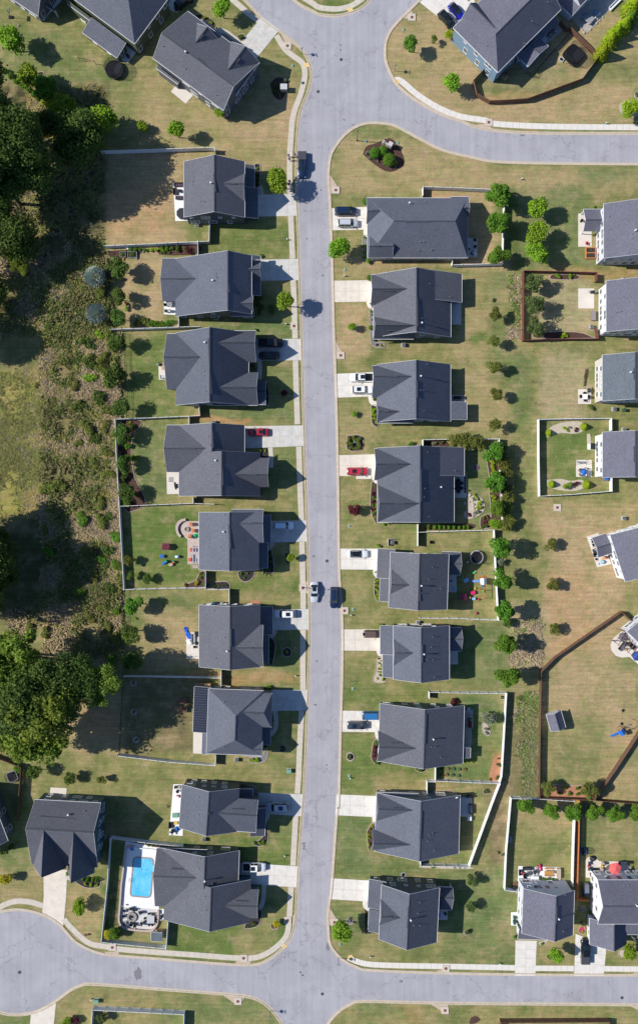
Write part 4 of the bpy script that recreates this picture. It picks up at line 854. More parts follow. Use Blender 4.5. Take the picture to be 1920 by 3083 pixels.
h.build(flue=(625,640),vents=[(770,610)],rv=[((365,665),(690,690))],garage=('S',(510,1140)),nspc=2.6)
h=House('house','partly seen dark-roofed house against the left edge behind the brown fence','house','q',-200,650,21,'slate')
h.gable('v',(-535,561),(74,885),None,5.6,8.8);h.build(win='SE')
# --- far east row
EAST='pale houses along the right edge'
h=House('house','pale two-storey house with gabled back porch, red chair and raised wooden planter','house','h',1550,590,0,'pale',ROOFP,EAST)
h.gable('v',(1200,340),(1900,836),(1570,590),6.4,9.6);h.gable('u',(1015,390),(1290,590),(1080,485),2.7,4.4,walls=False,posts=True)
h.build(vents=[(1250,572),(1243,458),(1455,615),(1455,655),(1418,787)],flue=(1480,588),nspc=2.2)
h=House('house','white two-storey house with square patio inside the red-brown fence','house','h',1550,1270,0,'white',ROOFP,EAST)
h.gable('v',(1223,1042),(1900,1506),(1570,1270),6.4,9.6);h.build(vents=[(1425,1232),(1350,1320),(1312,1330),(1427,1480)],nspc=2.0)
h=House('house','beige two-storey house with unfenced lawn and small dining set','house','k',1490,570,0,'beige',ROOFG,EAST)
h.gable('v',(1188,357),(1790,776),(1490,560),6.4,9.6);h.build(vents=[(1328,472),(1367,490),(1243,582),(1404,716)],flue=(1438,517),rv=[((1478,480),(1480,580))],nspc=2.0)
h=House('house','white two-storey house whose lawn sits inside the square white fence','house','k',1490,1270,0,'white',ROOFP,EAST)
h.gable('v',(1190,1060),(1790,1474),(1490,1270),6.4,9.6);h.build(vents=[(1370,1215),(1228,1255),(1468,1262)],rv=[((1478,1185),(1480,1335))],nspc=2.0)
h=House('house','white house turned to the southwest with grey porch roof over white furniture','house','n',1600,500,18,'white',ROOFP,EAST)
h.gable('v',(1258,335),(1969,575),None,6.3,10);h.gable('u',(1092,362),(1275,500),None,2.7,4.0,walls=False,posts=True);h.build(vents=[(1492,584)],nspc=2.2)
h=House('house','white house at the right edge beside the curved patio and brown pergola','house','n',1650,1230,40,'pale',ROOFP,EAST)
h.gable('u',(1412,1215),(2044,1271),None,5.7,9.2);h.build(nspc=2.2)
h=House('house','grey-blue two-storey house below the fenced lawn with picnic table patio','house','u',620,1020,-2,'pale',ROOFP)
h.gable('v',(378,778),(868,1238),(700,1020),6.4,9.4);h.shed('S',(330,1180),(630,1298),2.8,3.9)
h.build(vents=[(788,835),(408,994),(550,1047),(768,1195)],flue=(722,1068),rv=[((706,955),(700,1120))],garage=('S',(420,1298)),nspc=2.2)
h=House('house','bright white house with coral umbrella patio and black pickup in front','house','u',1500,900,0,'white',ROOFP)
h.gable('u',(1114,692),(2000,1128),(1400,955),6.4,9.6);h.gable('v',(1033,1072),(1400,1330),(1278,1200),2.9,5.8);h.shed('S',(1390,1120),(1900,1242),2.8,3.7)
h.build(vents=[(1415,742)],flue=(1492,935),garage=('S',(1180,1340)),nspc=2.2)
h=House('garden_shed','small grey garden shed with gabled roof near the brown fence','shed','t',690,440,16,'pale',ROOFP)
h.gable('v',(603,368),(797,494),None,2.2,3.5);h.build(win='',door=('S',(690,530)))
h=House('garden_shed','tiny grey lean-to shed at the fence corner by the pool','shed','P',1000,2290,-1,'sand',ROOFG)
h.shed('W',(870,2190),(1130,2400),1.9,2.2);h.build(win='',door=None)
# satellite dish on the roof corner
# ------------------------------------------------------------------ fences (posts and panels are parts)
def fence_protos():
    out={}
    m=MB();m.box(0,-.022,.05,1,.022,1.72);m.box(0,-.045,.05,1,.045,.2);m.box(0,-.045,1.68,1,.045,1.82);P=m.mesh('fence_panel',WHITE)
    m=MB();m.box(-.065,-.065,0,.065,.065,1.92);m.lathe([(.11,1.92),(.11,1.95),(.0,2.03)],n=4);Q=m.mesh('fence_post',WHITE);out['white']=(P,Q)
    for nm,mt in(('brown',WOOD),('redbrown',REDWOOD),('orange',WOODN)):
        m=MB()
        for k in range(16):m.box(k/16+.003,-.012 if k%2 else-.018,.04,(k+1)/16-.003,.012,1.78+(.02 if k%3 else 0))
        m.box(0,.012,.35,1,.05,.45);m.box(0,.012,1.35,1,.05,1.45);m.box(0,-.05,1.8,1,.05,1.835);P=m.mesh('fence_panel',mt)
        m=MB();m.box(-.05,-.05,0,.05,.05,1.86);m.lathe([(.08,1.86),(.0,1.93)],n=4);out[nm]=(P,m.mesh('fence_post',mt))
    m=MB()
    for z in(.15,1.0,1.3):m.box(0,-.015,z,1,.015,z+.04)
    for k in range(18):m.box(k/18,-.008,.1,k/18+.008,.008,1.38)
    P=m.mesh('fence_panel',DKMETAL);m=MB();m.box(-.03,-.03,0,.03,.03,1.5);m.lathe([(.045,1.5),(0,1.56)],n=4);out['black']=(P,m.mesh('fence_post',DKMETAL));out['wire']=out['black']
    return out
FP=fence_protos()
def fence(kind,spec,label,span=2.44,h=1.0,zref=.9,group=None):
    ps=pts(spec,0)if kind is None else[Vector((p.x,p.y,0))for p in pts(spec,zref)]
    c=ps[0].copy();root=empty('fence',c,0,label,'fence',group);P,Q=FP[kind]
    posts=[]
    for a,b in zip(ps,ps[1:]):
        d=b-a;L_=d.length;n=max(1,round(L_/span));ang=math.atan2(d.y,d.x)
        if L_<.3:continue
        for k in range(n):
            p=a+d*(k/n)-c;inst('fence_panel',P,root,(p.x,p.y,0),ang,(L_/n,1,h));posts.append(((p.x,p.y),ang))
    e=ps[-1]-c;posts.append(((e.x,e.y),0))
    if kind in('brown','redbrown','orange'):pass
    for(x,y),an in posts:inst('fence_post',Q,root,(x,y,0),an,(1,1,h))
    return root
fence('white',['a',(925,1385),'b',(508,1352),(508,1388)],'white vinyl fence running to the northernmost west house from the dark woods')
fence('white',['e',(955,795),'f',(455,994),(460,815)],'white vinyl fence beside the row of small clipped shrubs and raised planters')
fence('white',['f',(352,994),(355,1130)],'short white fence piece joining the planter-row fence to the hipped house')
fence('white',['i',(85,285),(605,268),(765,262)],'bright white fence behind the long bushy green hedge')
fence('white',['i',(602,180),(604,262)],'short white gate fence beside the little yellow shrub')
fence('white',['i',(122,965),(682,942),(762,938),(757,868)],'white fence south of the green yard of the house with two dark vehicles')
fence('white',['i',(682,944),(682,1008)],'short white fence over the red soil strip')
fence('white',['l',(22,55),(30,300),(52,690),(68,1000),(86,1305)],'long white fence along the wild brush behind two west yards')
fence('white',['l',(55,693),(330,682),(592,672),(745,678)],'white fence between the curved garden bed yard and the fire-pit yard')
fence('white',['l',(592,630),(593,670)],'very short white fence stub behind the house with the red car')
fence('white',['l',(88,1303),(400,1295),(683,1290),(683,1172)],'white fence south of the fire-pit yard')
fence('white',['l',(683,1303),(855,1303),'o',(856,200)],'white fence around the dark planted strip by the bins')
fence('white',['o',(82,720),(400,725),(797,732),(797,790)],'white fence north of the tree-shadowed yard')
fence('white',['o',(797,682),(797,728)],'short white fence stub below the house with the blue tarp')
fence('white',['o',(37,1300),(400,1345),(755,1373),(757,1302)],'slanting white fence south of the tree-shadowed yard')
fence('black',['o',(75,92),(72,400),(75,718)],'thin black wire fence beside three trees by the wild brush')
fence('black',['o',(75,735),(60,1000),(45,1295)],'thin black wire fence in deep shade of the big oaks')
fence('black',['i',(180,310),(205,950)],'thin black wire fence at the west end of the dark-vehicles yard')
fence('black',['e',(985,830),(992,1160),(1000,1512)],'thin black wire fence beside the two blue-grey conifers')
fence('brown',['q',(-140,75),(0,130),(200,208),(165,695)],'brown board fence at the left edge beside the long dark slatted shadow')
fence('white',['r',(320,715),(0,682),'q',(1010,850),(985,1250),'v',(484,209),(640,225),(790,240),(799,114)],'tall white fence enclosing the swimming pool yard')
fence('white',['r',(662,760),(760,768)],'tiny white fence piece between the pool house and its northern neighbour')
fence('white',['v',(435,640),(443,530),(660,540),(875,551),(872,640)],'white fence around the yard at the bottom edge')
fence('brown',['w',(858,640),(860,590),(1372,587),(1372,640)],'low dark board fence at the bottom edge on the right')
fence('white',['g',(943,574),(943,500),(1200,507),'h',(190,222)],'white fence north of the long house with boulder bed')
fence('white',['h',(290,225),(290,370),(282,600),(276,893),(0,902),'g',(1208,1208),(1210,1137)],'white fence half covered by three round trees')
fence('redbrown',['h',(1128,1050),(1130,976),(800,966),(466,958),(464,1300),'k',(462,228),(800,216),(1143,214),(1125,120)],'red-brown board fence around three feathery trees')
fence('white',['k',(1262,1045),(1262,938),(900,941),(603,948),(604,1300),(610,1645),(900,1630),(1265,1600),(1265,1480)],'white fence making a neat square around two gravel beds')
fence('white',['m',(736,166),(736,112),(1000,108),(1312,106),(1325,400),(1340,735)],'white fence behind the lush back yard with clipped balls')
fence('white',['m',(697,915),(698,752)],'narrow white fence between the red-car house and the toy yard house')
fence('white',['m',(700,812),(1000,803),(1274,796),(1290,1150),(1308,1478),(1000,1465),(712,1462)],'white fence around the yard of scattered toys')
fence('white',['p',(783,710),(784,662),(1080,668),(1368,670),(1350,1000),(1332,1295),(1316,1350)],'white fence around the yard with the willow-like tree')
fence('white',['p',(832,1218),(830,1332),(1100,1345),(1316,1352)],'white fence beside the rows of garden pots')
fence('white',['p',(766,1440),(767,1338),(828,1340)],'short white corner fence over a dark shadow')
fence('white',['p',(1318,1356),(1270,1480),'s',(1310,778),(1100,772),(886,768),(886,690)],'slanting white fence narrowing the yard towards the south')
fence('brown',['n',(1470,1140),(1355,1033),(750,1452),(625,1578),'t',(540,340),(532,800),(530,1185),(1075,1205),(1300,880),(1512,555),(1700,280)],'long orange-brown board fence around the huge lawn with the garden shed')
fence('brown',['t',(1085,1210),(1512,1243),(1700,1250)],'low brown board fence east of the huge lawn corner')
fence('white',['t',(253,1188),(540,1195),(870,1215)],'white fence behind the first three trees of the bottom row')
fence('white',['t',(252,1192),'u',(232,100),(205,400),(188,778),(312,795)],'bright white fence west of the picnic table house')
fence('white',['u',(884,-30),(870,300),(858,740)],'bright white fence paired with the orange fence')
fence('orange',['t',(925,1212),'u',(918,300),(900,878),(1022,885)],'vivid orange stained board fence')
fence('brown',['d',(800,205),(858,268),(888,260),(1150,517),(1000,725),(500,908),(300,922),(160,928),(40,862),(10,742),(140,605)],'weathered grey-brown board fence ringing the yard with the dark square trampoline')
fence('black',['d',(885,300),(760,440),(600,620),(560,685),(505,650)],'black metal dog-run fence inside the ringed yard')
fence('black',['P',(120,1030),(60,1500),(30,2050)],'short black railing west of the pool deck',h=.7)

# ------------------------------------------------------------------ plants
def leafmat(name,c1,c2,rnd=.14,tr=.15):
    return mat(name,c1,.65,col2=c2,n=.1,nscale=1.4,rnd=rnd,spec=.2,trans=tr)
LM=dict(bright=leafmat('leaves_bright',(.12,.23,.012),(.25,.4,.025)),round=leafmat('leaves_green',(.065,.155,.012),(.13,.27,.022)),
 dark=leafmat('leaves_dark',(.055,.1,.015),(.1,.17,.025)),olive=leafmat('leaves_olive',(.09,.12,.02),(.19,.21,.04)),lime=leafmat('leaves_lime',(.2,.33,.01),(.36,.46,.02)),
 yellow=leafmat('leaves_yellow',(.35,.33,.01),(.55,.5,.03)),blue=leafmat('needles_blue_grey',(.3,.37,.33),(.46,.54,.48),.06,.1),red=leafmat('leaves_maroon',(.07,.012,.02),(.15,.025,.04),.08,.15),
 young=leafmat('leaves_sparse',(.06,.11,.03),(.13,.19,.05)),forest=leafmat('leaves_forest',(.055,.1,.018),(.12,.18,.035),.12,.35),oak=leafmat('leaves_oak',(.11,.17,.02),(.24,.31,.04),.16,.3),grey=leafmat('leaves_grey',(.17,.2,.12),(.28,.3,.2),.06))
def crown_mesh(name,m,n,leaf,seed,lobes=9,flat=.8,shell=.55,spike=0,cone=False,gap=.12,small=0):
    R=random.Random(seed);mb=MB();L_=[]
    for k in range(lobes):
        th=R.uniform(0,6.283);ph=R.uniform(-.35,1.0);rr=R.uniform(.3,.62)
        if small:rr=R.uniform(.3,.85)
        L_.append((rr*math.cos(th)*math.cos(ph),rr*math.sin(th)*math.cos(ph),rr*math.sin(ph)*flat,R.uniform(.22,.42)if not small else R.uniform(.13,.28)))
    L_.append((0,0,.1,.5))
    if lobes==1:L_=[(0,0,0,.95)]
    for i in range(n):
        lx,ly,lz,lr=R.choice(L_)
        d=Vector((R.gauss(0,1),R.gauss(0,1),R.gauss(0,1))).normalized()
        q=lr*(shell+(1-shell)*R.random()**.5)if R.random()>gap else lr*(1+R.random()*.28)
        p=Vector((lx,ly,lz))+Vector((d.x*q,d.y*q,d.z*q*flat))
        if cone:
            z=R.random();a=R.uniform(0,6.283);q=(1-z)**.75*R.uniform(.8,1.02);p=Vector((q*math.cos(a),q*math.sin(a),z*2-.2));d=Vector((math.cos(a),math.sin(a),.5))
        if spike:
            d2=Vector((R.gauss(0,1),R.gauss(0,1),abs(R.gauss(0,.7)))).normalized();q=R.uniform(.4,1);p=d2*q;p.z*=flat;t=(d2+Vector((R.gauss(0,.3),R.gauss(0,.3),.25))).normalized()*leaf*2.2;s_=t.orthogonal().normalized()*leaf*.42
            mb.face([p-s_,p+s_,p+t]);continue
        nn=(d*.6+Vector((R.gauss(0,.6),R.gauss(0,.6),.45+R.gauss(0,.4)))).normalized();a=nn.orthogonal().normalized();b=nn.cross(a);an=R.uniform(0,6.283)
        e=(a*math.cos(an)+b*math.sin(an))*leaf*R.uniform(.7,1.3);g=(b*math.cos(an)-a*math.sin(an))*leaf*R.uniform(.45,.8)
        mb.face([p-e,p-g,p+e,p+g])
    return mb.mesh(name,m)
def trunk_mesh(seed,n=6):
    R=random.Random(seed);mb=MB();mb.cyl((0,0,0),(.01,.01,.55),.06,.045,8);mb.cyl((.01,.01,.55),(0,.02,1.0),.045,.02,7)
    for k in range(n):
        a=k*6.283/n+R.uniform(-.4,.4);z=R.uniform(.42,.8);q=Vector((math.cos(a)*R.uniform(.3,.5),math.sin(a)*R.uniform(.3,.5),z+R.uniform(.15,.35)))
        mb.cyl((.01,.01,z),q,.025,.01,5);mb.cyl(q,q+Vector((math.cos(a+.5)*.2,math.sin(a+.5)*.2,.12)),.01,.004,4)
    return mb.mesh('trunk',BARK)
PROTO={}
for k_,n_,lf,lo,fl,sh,gp in(('bright',3200,.078,14,.85,.5,.2),('round',3600,.074,11,.85,.6,.08),('dark',2400,.075,10,.85,.5,.12),('olive',2000,.075,9,.8,.5,.15),('lime',2200,.07,9,.8,.6,.08),('yellow',1800,.08,9,.8,.5,.15),('red',1800,.08,9,.8,.5,.1),('young',2200,.07,12,.9,.5,.15),('grey',1500,.07,9,.8,.5,.2)):
    PROTO[k_]=[crown_mesh('crown',LM[k_],n_,lf,11*i+len(k_),lo,fl,sh,gap=gp)for i in range(3)]
PROTO['forest']=[crown_mesh('crown',LM['forest'],9000,.042,70+i,26,.8,.5,gap=.12)for i in range(3)]
PROTO['forestlight']=[crown_mesh('crown',LM['oak'],8000,.042,80+i,34,.8,.45,gap=.18,small=1)for i in range(3)]
PROTO['blue']=[crown_mesh('crown',LM['blue'],2600,.09,90+i,flat=.9,spike=1)for i in range(2)]
PROTO['ball']=[crown_mesh('foliage',LM['round'],2600,.075,95+i,1,.9,.82,gap=.02)for i in range(2)]
PROTO['shrub']=[crown_mesh('foliage',LM['round'],700,.11,100+i,6,.8,.6,gap=.08)for i in range(3)]
PROTO['shrub_wild']=[crown_mesh('foliage',LM['dark'],900,.09,130+i,16,.7,.4,gap=.3,small=1)for i in range(3)]
for k_ in('lime','dark','olive','yellow','red','grey','bright'):PROTO['shrub_'+k_]=[crown_mesh('foliage',LM[k_],600,.12,110+i,6,.8,.6,gap=.08)for i in range(2)]
PROTO['cone']=[crown_mesh('foliage',LM['lime'],1900,.085,120+i,cone=True)for i in range(2)];PROTO['conedark']=[crown_mesh('foliage',LM['round'],1200,.1,125,cone=True)]
TRUNKS=[trunk_mesh(i)for i in range(4)]
_m=MB();_m.cyl((0,0,0),(0,0,.5),.05,.03,6);_m.cyl((0,0,.2),(.25,.1,.6),.025,.01,5);_m.cyl((0,0,.2),(-.2,.2,.6),.025,.01,5);_m.cyl((0,0,.25),(0,-.25,.6),.025,.01,5);STEM=_m.mesh('stem',BARK)
TC=[0]
def tree(kind,f,x,y,r,label,ht=None,group=None,name='tree',wide=1.0,cat='tree'):
    """x, y, r in sheet units: where the crown is seen; ht = crown centre height"""
    R=r*FR[f][2]/13.0;zc=ht or(R*1.0+1.6)
    if 2.5<zc<5:zc*=1.18
    p=at(f,x,y,zc);TC[0]+=1;i=TC[0]
    R*=H/(H-zc)*(1-zc/H)*1.08
    root=empty(name,(p.x,p.y,0),(i*2.399)%6.28,label,cat,group)
    P=PROTO[kind];inst('crown',P[i%len(P)],root,(0,0,zc),0,(R*wide*1.22,R*1.22,R*1.06*(1.08 if kind not in('forest',)else 1.35)*(1.3 if 'dense round' in label else 1)));tr=inst('trunk',TRUNKS[i%4],root,(0,0,0),0,(R*(1.0 if zc<8 else 1.15),R,zc*1.05));return root
def shrub(kind,f,x,y,r,label,group=None,wide=1.0,tall=1.0,name='shrub',rz=None):
    R=r*FR[f][2]/13.0;TC[0]+=1;i=TC[0];z=R*.75*tall;p=at(f,x,y,z)
    root=empty(name,(p.x,p.y,0),(i*2.399)%6.28 if rz is None else rz,label,'shrub',group);P=PROTO[kind]
    if kind.startswith('cone'):inst('foliage',P[i%len(P)],root,(0,0,R*.3),0,(R*wide,R,R*tall))
    else:inst('foliage',P[i%len(P)],root,(0,0,z),0,(R*1.12*wide,R*1.12,R*1.05*tall))
    inst('stem',STEM,root,(0,0,0),0,(R,R,z*1.6));return root
T=tree
T('bright','a',95,360,118,'large bright green tree at the left edge of the trampoline lawn',3.9);T('bright','a',255,680,105,'northernmost of three round trees with curved edging near the dark woods',3.6)
T('round','a',415,800,110,'middle darker green tree of the three with curved edging',3.6);T('bright','a',555,955,108,'southernmost round tree joined to the shrub border by the woods',3.4)
T('bright','a',930,1080,128,'big bright tree casting a long shadow above the tall white fence',4.2);T('bright','a',1290,1150,48,'little bush-like tree standing in another tree\'s long shadow',1.6)
T('bright','b',570,70,78,'bright tree beside the top driveway and sidewalk',3.4);T('bright','b',150,1175,78,'fresh green young tree alone on the lawn below the angled house',3.6);T('bright','b',560,1012,58,'bright shrub-like tree at the south corner of the angled house',2)
T('bright','f',1080,430,98,'yellow-green tree between the driveway, sidewalk and dark pickup',4);T('bright','i',1405,65,70,'yellow-green tree whose shadow falls across the street',4.2)
T('round','c',830,388,62,'loose green tree on the round corner lawn with double shadow',3.2);T('olive','c',1047,352,32,'small rounded tree right of the loose green corner tree',1.8);T('bright','c',1215,745,82,'green tree outside the brown ring fence near the curving street',3);T('lime','c',1183,302,40,'yellow-green bush at the corner of the slate-blue house',1.6)
T('bright','g',180,1040,90,'light green tree before the long house with pale-edged bed',3.2)
g_='round trees along the fence of the long house'
T('round','h',250,270,102,'round tree covering the north corner of the white fence',4,g_);T('round','h',235,515,96,'round tree covering the middle of the white fence',3.8,g_);T('round','h',250,810,84,'smallest round tree leaning over the white fence corner',3.4,g_)
g_='row of three leafy trees east of the dark fence shadow'
T('bright','h',600,370,96,'northernmost leafy tree east of the fence shadow',3.6,g_);T('bright','h',590,600,94,'middle leafy tree east of the fence shadow',3.6,g_);T('bright','h',585,790,96,'southernmost leafy tree just above the red-brown fence',3.6,g_)
g_='feathery trees inside the red-brown fence'
T('young','h',565,1055,78,'feathery tree in the north corner inside the red-brown fence',3.2,g_);T('young','h',575,1265,86,'feathery tree midway inside the red-brown fence',3.4,g_);T('young','h',580,1458,86,'feathery tree in the south corner inside the red-brown fence',3.4,g_)
g_='scrubby trees along the back swale'
for n_,(f_,x,y,r)in enumerate((('h',205,1340,58),('k',200,232,52),('k',200,465,62),('k',215,715,58),('k',210,995,55))):T('olive',f_,x,y,r,'%s scrubby tree from the north in the row along the grassy swale'%ORD[n_],2.8,g_)
g_='tiny saplings on the open lawn'
for n_,(x,y)in enumerate(((552,330),(545,605),(570,803))):
    p=at('k',x,y);root=empty('sapling',p,n_,'%s leafless sapling from the north on the open lawn'%ORD[n_],'tree',g_);m=MB();m.cyl((0,0,0),(.05,0,1.9),.03,.012,5);rr=random.Random(n_)
    for k in range(14):
        a=rr.uniform(0,6.28);z=rr.uniform(.5,1.8);m.cyl((.02,0,z),(math.cos(a)*.5,math.sin(a)*.5,z+rr.uniform(.2,.6)),.012,.004,4)
    m.build('trunk',BARK,root)
g_='garden trees inside the lush back yard'
T('round','k',200,1245,86,'glossy green tree at the top corner of the lush back yard',3.4,g_);T('round','k',210,1520,88,'glossy green tree midway down the lush back yard bed',3.4,g_);T('round','k',232,1752,66,'glossy green tree low in the lush back yard bed',3.0,g_);T('bright','m',1290,745,42,'small bright tree at the bottom corner of the lush back yard',2.2,g_)
for n_,(x,y,r)in enumerate(((985,128,55),(1070,118,62),(1150,140,58))):T('olive','m',x,y,r,'%s yellow-olive shrub tree from the west over the north fence of the lush yard'%ORD[n_],2.4,'yellow-olive shrub trees over the fence')
for n_,(x,y,r)in enumerate(((1345,200,48),(1352,290,54),(1358,375,54),(1368,470,54),(1375,560,56),(1375,655,50),(1380,745,54))):T('olive','m',x,y,r,'%s olive shrub from the north in the hedge outside the lush yard fence'%ORD[n_],1.9,'olive hedge outside the fence')
for n_,(f_,x,y,r)in enumerate((('m',1330,930,74),('m',1337,1170,70),('m',1357,1405,70),('p',1370,300,72),('p',1378,548,78))):T('round',f_,x,y,r,'%s dense round tree from the north in the line beside the toy yard fence'%ORD[n_],4.5,'dense round trees outside the toy yard fence')
T('grey','m',1325,1040,26,'pale grey-green shrub between two dense round trees outside the toy yard',1.4);T('dark','p',1385,140,36,'small dark tree crowded below the dense fence trees',1.8)
for n_,(x,y,r)in enumerate(((715,427,56),(735,797,58),(755,1192,52))):T('olive','n',x,y,r,'%s lone young tree from the north on the wide brown slope'%ORD[n_],2.2,'young trees on the wide brown slope')
T('grey','p',1235,860,60,'pale willow-like tree by the small stone bed',2.4)
T('olive','t',625,1112,66,'bushy tree in the southwest corner of the huge lawn',2.6);T('olive','t',1032,1122,84,'bushy tree at the fence tip of the huge lawn',3)
for n_,(x,y,r)in enumerate(((410,1280,74),(665,1325,72),(870,1343,80))):T('round','t',x,y,r,'%s tree from the west in the row behind the picnic table house'%ORD[n_],2.8,'tree row behind the bottom right houses')
for n_,(x,y,r)in enumerate(((1087,1332,78),(1292,1352,78),(1495,1348,68))):T('round','t',x,y,r,'%s tree from the orange fence in the row behind the coral umbrella house'%ORD[n_],2.8,'tree row behind the bottom right houses')
T('bright','u',702,1440,66,'bright tree between the two bottom right driveways',3);T('bright','u',1425,1405,76,'bright tree ringed by pale pebbles near the black pickup',3)
T('bright','s',195,1350,84,'large bright tree on the corner beside the red drain lid',4.2);T('young','s',1342,905,52,'wispy young tree behind the corner house, northern one',2);T('young','s',1330,1132,48,'wispy young tree behind the corner house, southern one',2);T('dark','s',1296,1364,20,'tiny clipped shrub in a stone ring east of the corner house',.8)
T('bright','v',378,50,36,'rounded tree between cul-de-sac and pool fence',2.4);T('young','v',480,577,24,'small tree inside the bottom edge white fence',1.6);T('bright','v',318,599,24,'bright shrub tree at the bottom edge near the cul-de-sac',1.2);T('red','v',354,590,18,'maroon shrub at the bottom edge near the cul-de-sac',1)
T('yellow','v',512,182,24,'yellow-leaved tree in the pool yard corner',1.6);T('round','v',540,174,27,'dark green tree next to the yellow one in the pool yard corner',1.8)
T('yellow','q',45,1225,56,'yellow tree at the left edge near the cul-de-sac',2.2);T('dark','q',320,265,62,'dark spreading tree beside the brown slatted fence',2.6);T('dark','q',630,307,54,'middle dark tree in the line of three on the lower left lawn',2.2);T('olive','q',925,330,40,'smallest tree in the line of three on the lower left lawn',1.8);T('round','q',165,225,38,'dense bush tucked into the brown fence corner',1.2)
T('dark','e',1060,985,90,'dense dark tree by the raised planters in the third west yard',3.2);T('dark','e',1078,1250,78,'dense tree midway in the third west yard',2.8);T('dark','e',1085,1430,72,'dense tree low in the third west yard by the hedge',2.6)
T('blue','e',865,1070,68,'northern blue-grey spiky conifer in the wild grass',2.4,'blue-grey conifers',cat='tree');T('blue','e',878,1405,66,'southern blue-grey spiky conifer in the wild grass',2.4,'blue-grey conifers')
T('olive','e',915,1210,46,'low yellow-green mound shrub between the blue-grey conifers',1.0,wide=1.3)
for n_,(x,y,r)in enumerate(((130,385,62),(120,640,92),(150,868,66))):T('dark','i',x,y,r,'%s dark tree from the north where brush meets the dark-vehicles yard'%ORD[n_],3.2,'dark trees behind the dark-vehicles yard')
for n_,(x,y,r)in enumerate(((82,170,68),(85,375,66),(92,600,64))):T('dark','l',x,y,r,'%s dark tree from the north in the curved garden bed'%ORD[n_],2.6,'trees in the curved garden bed')
for n_,(x,y,r)in enumerate(((140,110,30),(150,345,38),(80,475,38),(100,660,40),(170,600,30),(110,250,28))):shrub('shrub' if n_%2 else 'shrub_dark','l',x,y,r,'%s low bush from the list of bushes filling the curved garden bed'%ORD[n_],'bushes in the curved garden bed')if False else shrub('shrub' if n_%2 else 'shrub_dark','l',x,y,r,'%s low green bush counted through the curved garden bed'%ORD[n_],'bushes in the curved garden bed')
T('olive','l',112,1092,38,'small tree against the white fence of the fire-pit yard',2.2);T('dark','l',125,1208,34,'little dark tree in the south corner of the fire-pit yard',2.0);T('dark','l',258,1224,36,'round bush-tree on a brown ring near the fire-pit yard\'s south fence',1.6);T('bright','l',1305,1068,28,'slim bright tree in a brown bed near the sidewalk',2)
for n_,(x,y,r)in enumerate(((150,200,64),(135,400,70),(135,622,70))):T('dark' if n_ else 'round','o',x,y,r,'%s tree from the north beside the black wire fence and brush'%ORD[n_],3.2,'trees inside the wire fence by the brush')
T('red','m',225,632,48,'round maroon-leaved tree on the dry front lawn',1.8);T('red','i',1400,765,28,'small dark red bush on the shaded front lawn',1);T('yellow','r',1140,1408,34,'little yellow tree by the corner drain lid',1.3);T('young','d',1512,860,26,'tiny ringed tree at the right edge',1);T('lime','d',1422,985,82,'yellow-green tree on pinkish ring at the right edge',2.6)
T('bright','j',250,465,30,'small green tree in a pale stone ring',1.6);T('bright','j',268,1125,20,'tiny green tree beside a grey ring on the lawn',1)
T('red','b',1245,999,1,'x')if False else None
# tall evergreen hedge, top right
for n_,(x,y,r)in enumerate(((1190,462,76),(1268,352,74),(1318,280,74),(1395,215,78),(1450,160,70),(1462,62,92),(1505,0,84))):
    p=at('d',x,y,2.2);R=r*k3/13;root=empty('evergreen_tree',(p.x,p.y,0),n_,'%s pointed evergreen from the fence tip in the bright hedge row'%ORD[n_],'tree','bright evergreen hedge row')
    inst('crown',PROTO['cone'][n_%2]if n_!=4 else PROTO['conedark'][0],root,(0,0,.4),0,(R,R,R*1.35));inst('trunk',TRUNKS[0],root,(0,0,0),0,(R,R,R*1.5))
# forest on the left
g_='tall woodland trees at the left edge'
FT=[(-70,300,75,15),(-30,400,60,13),(-60,420,85,17),(50,480,80,18),(-80,520,90,17),(20,600,80,9),(110,545,66,12),(30,720,70,8),(95,490,62,15),(-110,380,90,19),(230,450,75,9),(150,400,45,7),(60,760,50,6),(-90,830,60,8),(-30,900,50,5),(-160,1010,70,9),
      (-40,500,70,19),(-130,480,90,20),(-150,520,90,20)]
FT=[(x,y-(1541-y)*z_/280,r,z_)for x,y,r,z_ in FT]
for n_,(x,y,r,zc)in enumerate(FT):
    T('forest','Z',x,y,r,'%s tall dark tree in order planted across the upper left woods'%ORD[n_]if False else '%s tall dark woodland tree from the north at the upper left edge'%ORD[sorted(q[1]+q[0]*1e-4 for q in FT).index(y+x*1e-4)],zc,g_)
for n_,(x,y,r,zc)in enumerate(((-90,1590,75,11),(-60,1690,80,13),(-70,1790,80,11),(5,1640,42,7),(8,1740,45,7),(-130,1650,80,11),(-130,1760,80,11),(-45,1620,60,5),(-40,1720,60,6),(-60,1800,60,5),(10,1690,40,8))):T('forest','Z',x,y,r,'%s dark tree crowding the left edge beside the middle shadow'%ORD[n_],zc,'tall trees by the middle shadow')
for n_,(x,y,r,k_)in enumerate(((60,2010,88,'forestlight'),(50,2110,95,'forest'),(150,2040,80,'forest'),(215,2030,58,'forest'),(300,2052,56,'forestlight'),(255,2060,50,'forest'),(120,2130,85,'forestlight'),(100,2190,85,'forestlight'),(165,2110,70,'forest'),(20,1990,70,'forestlight'),(75,2215,60,'forestlight'))):
    T(k_,'Z',x,y,r,'%s big broad oak from the north-west of the lower left grove'%ORD[n_]if False else '%s big leafy oak counted across the lower left grove'%ORD[n_],[13,15,15,15,14,15,16,13,15,11,10][n_],'big oaks of the lower left grove')
for n_,(x,y,r)in enumerate(((210,720,90),(110,845,110),(180,975,75),(160,700,50))):T('forestlight','e',x,y,r,'%s sunlit tree at the edge of the dark upper left woods'%ORD[n_],6,'sunlit edge trees of the upper left woods')
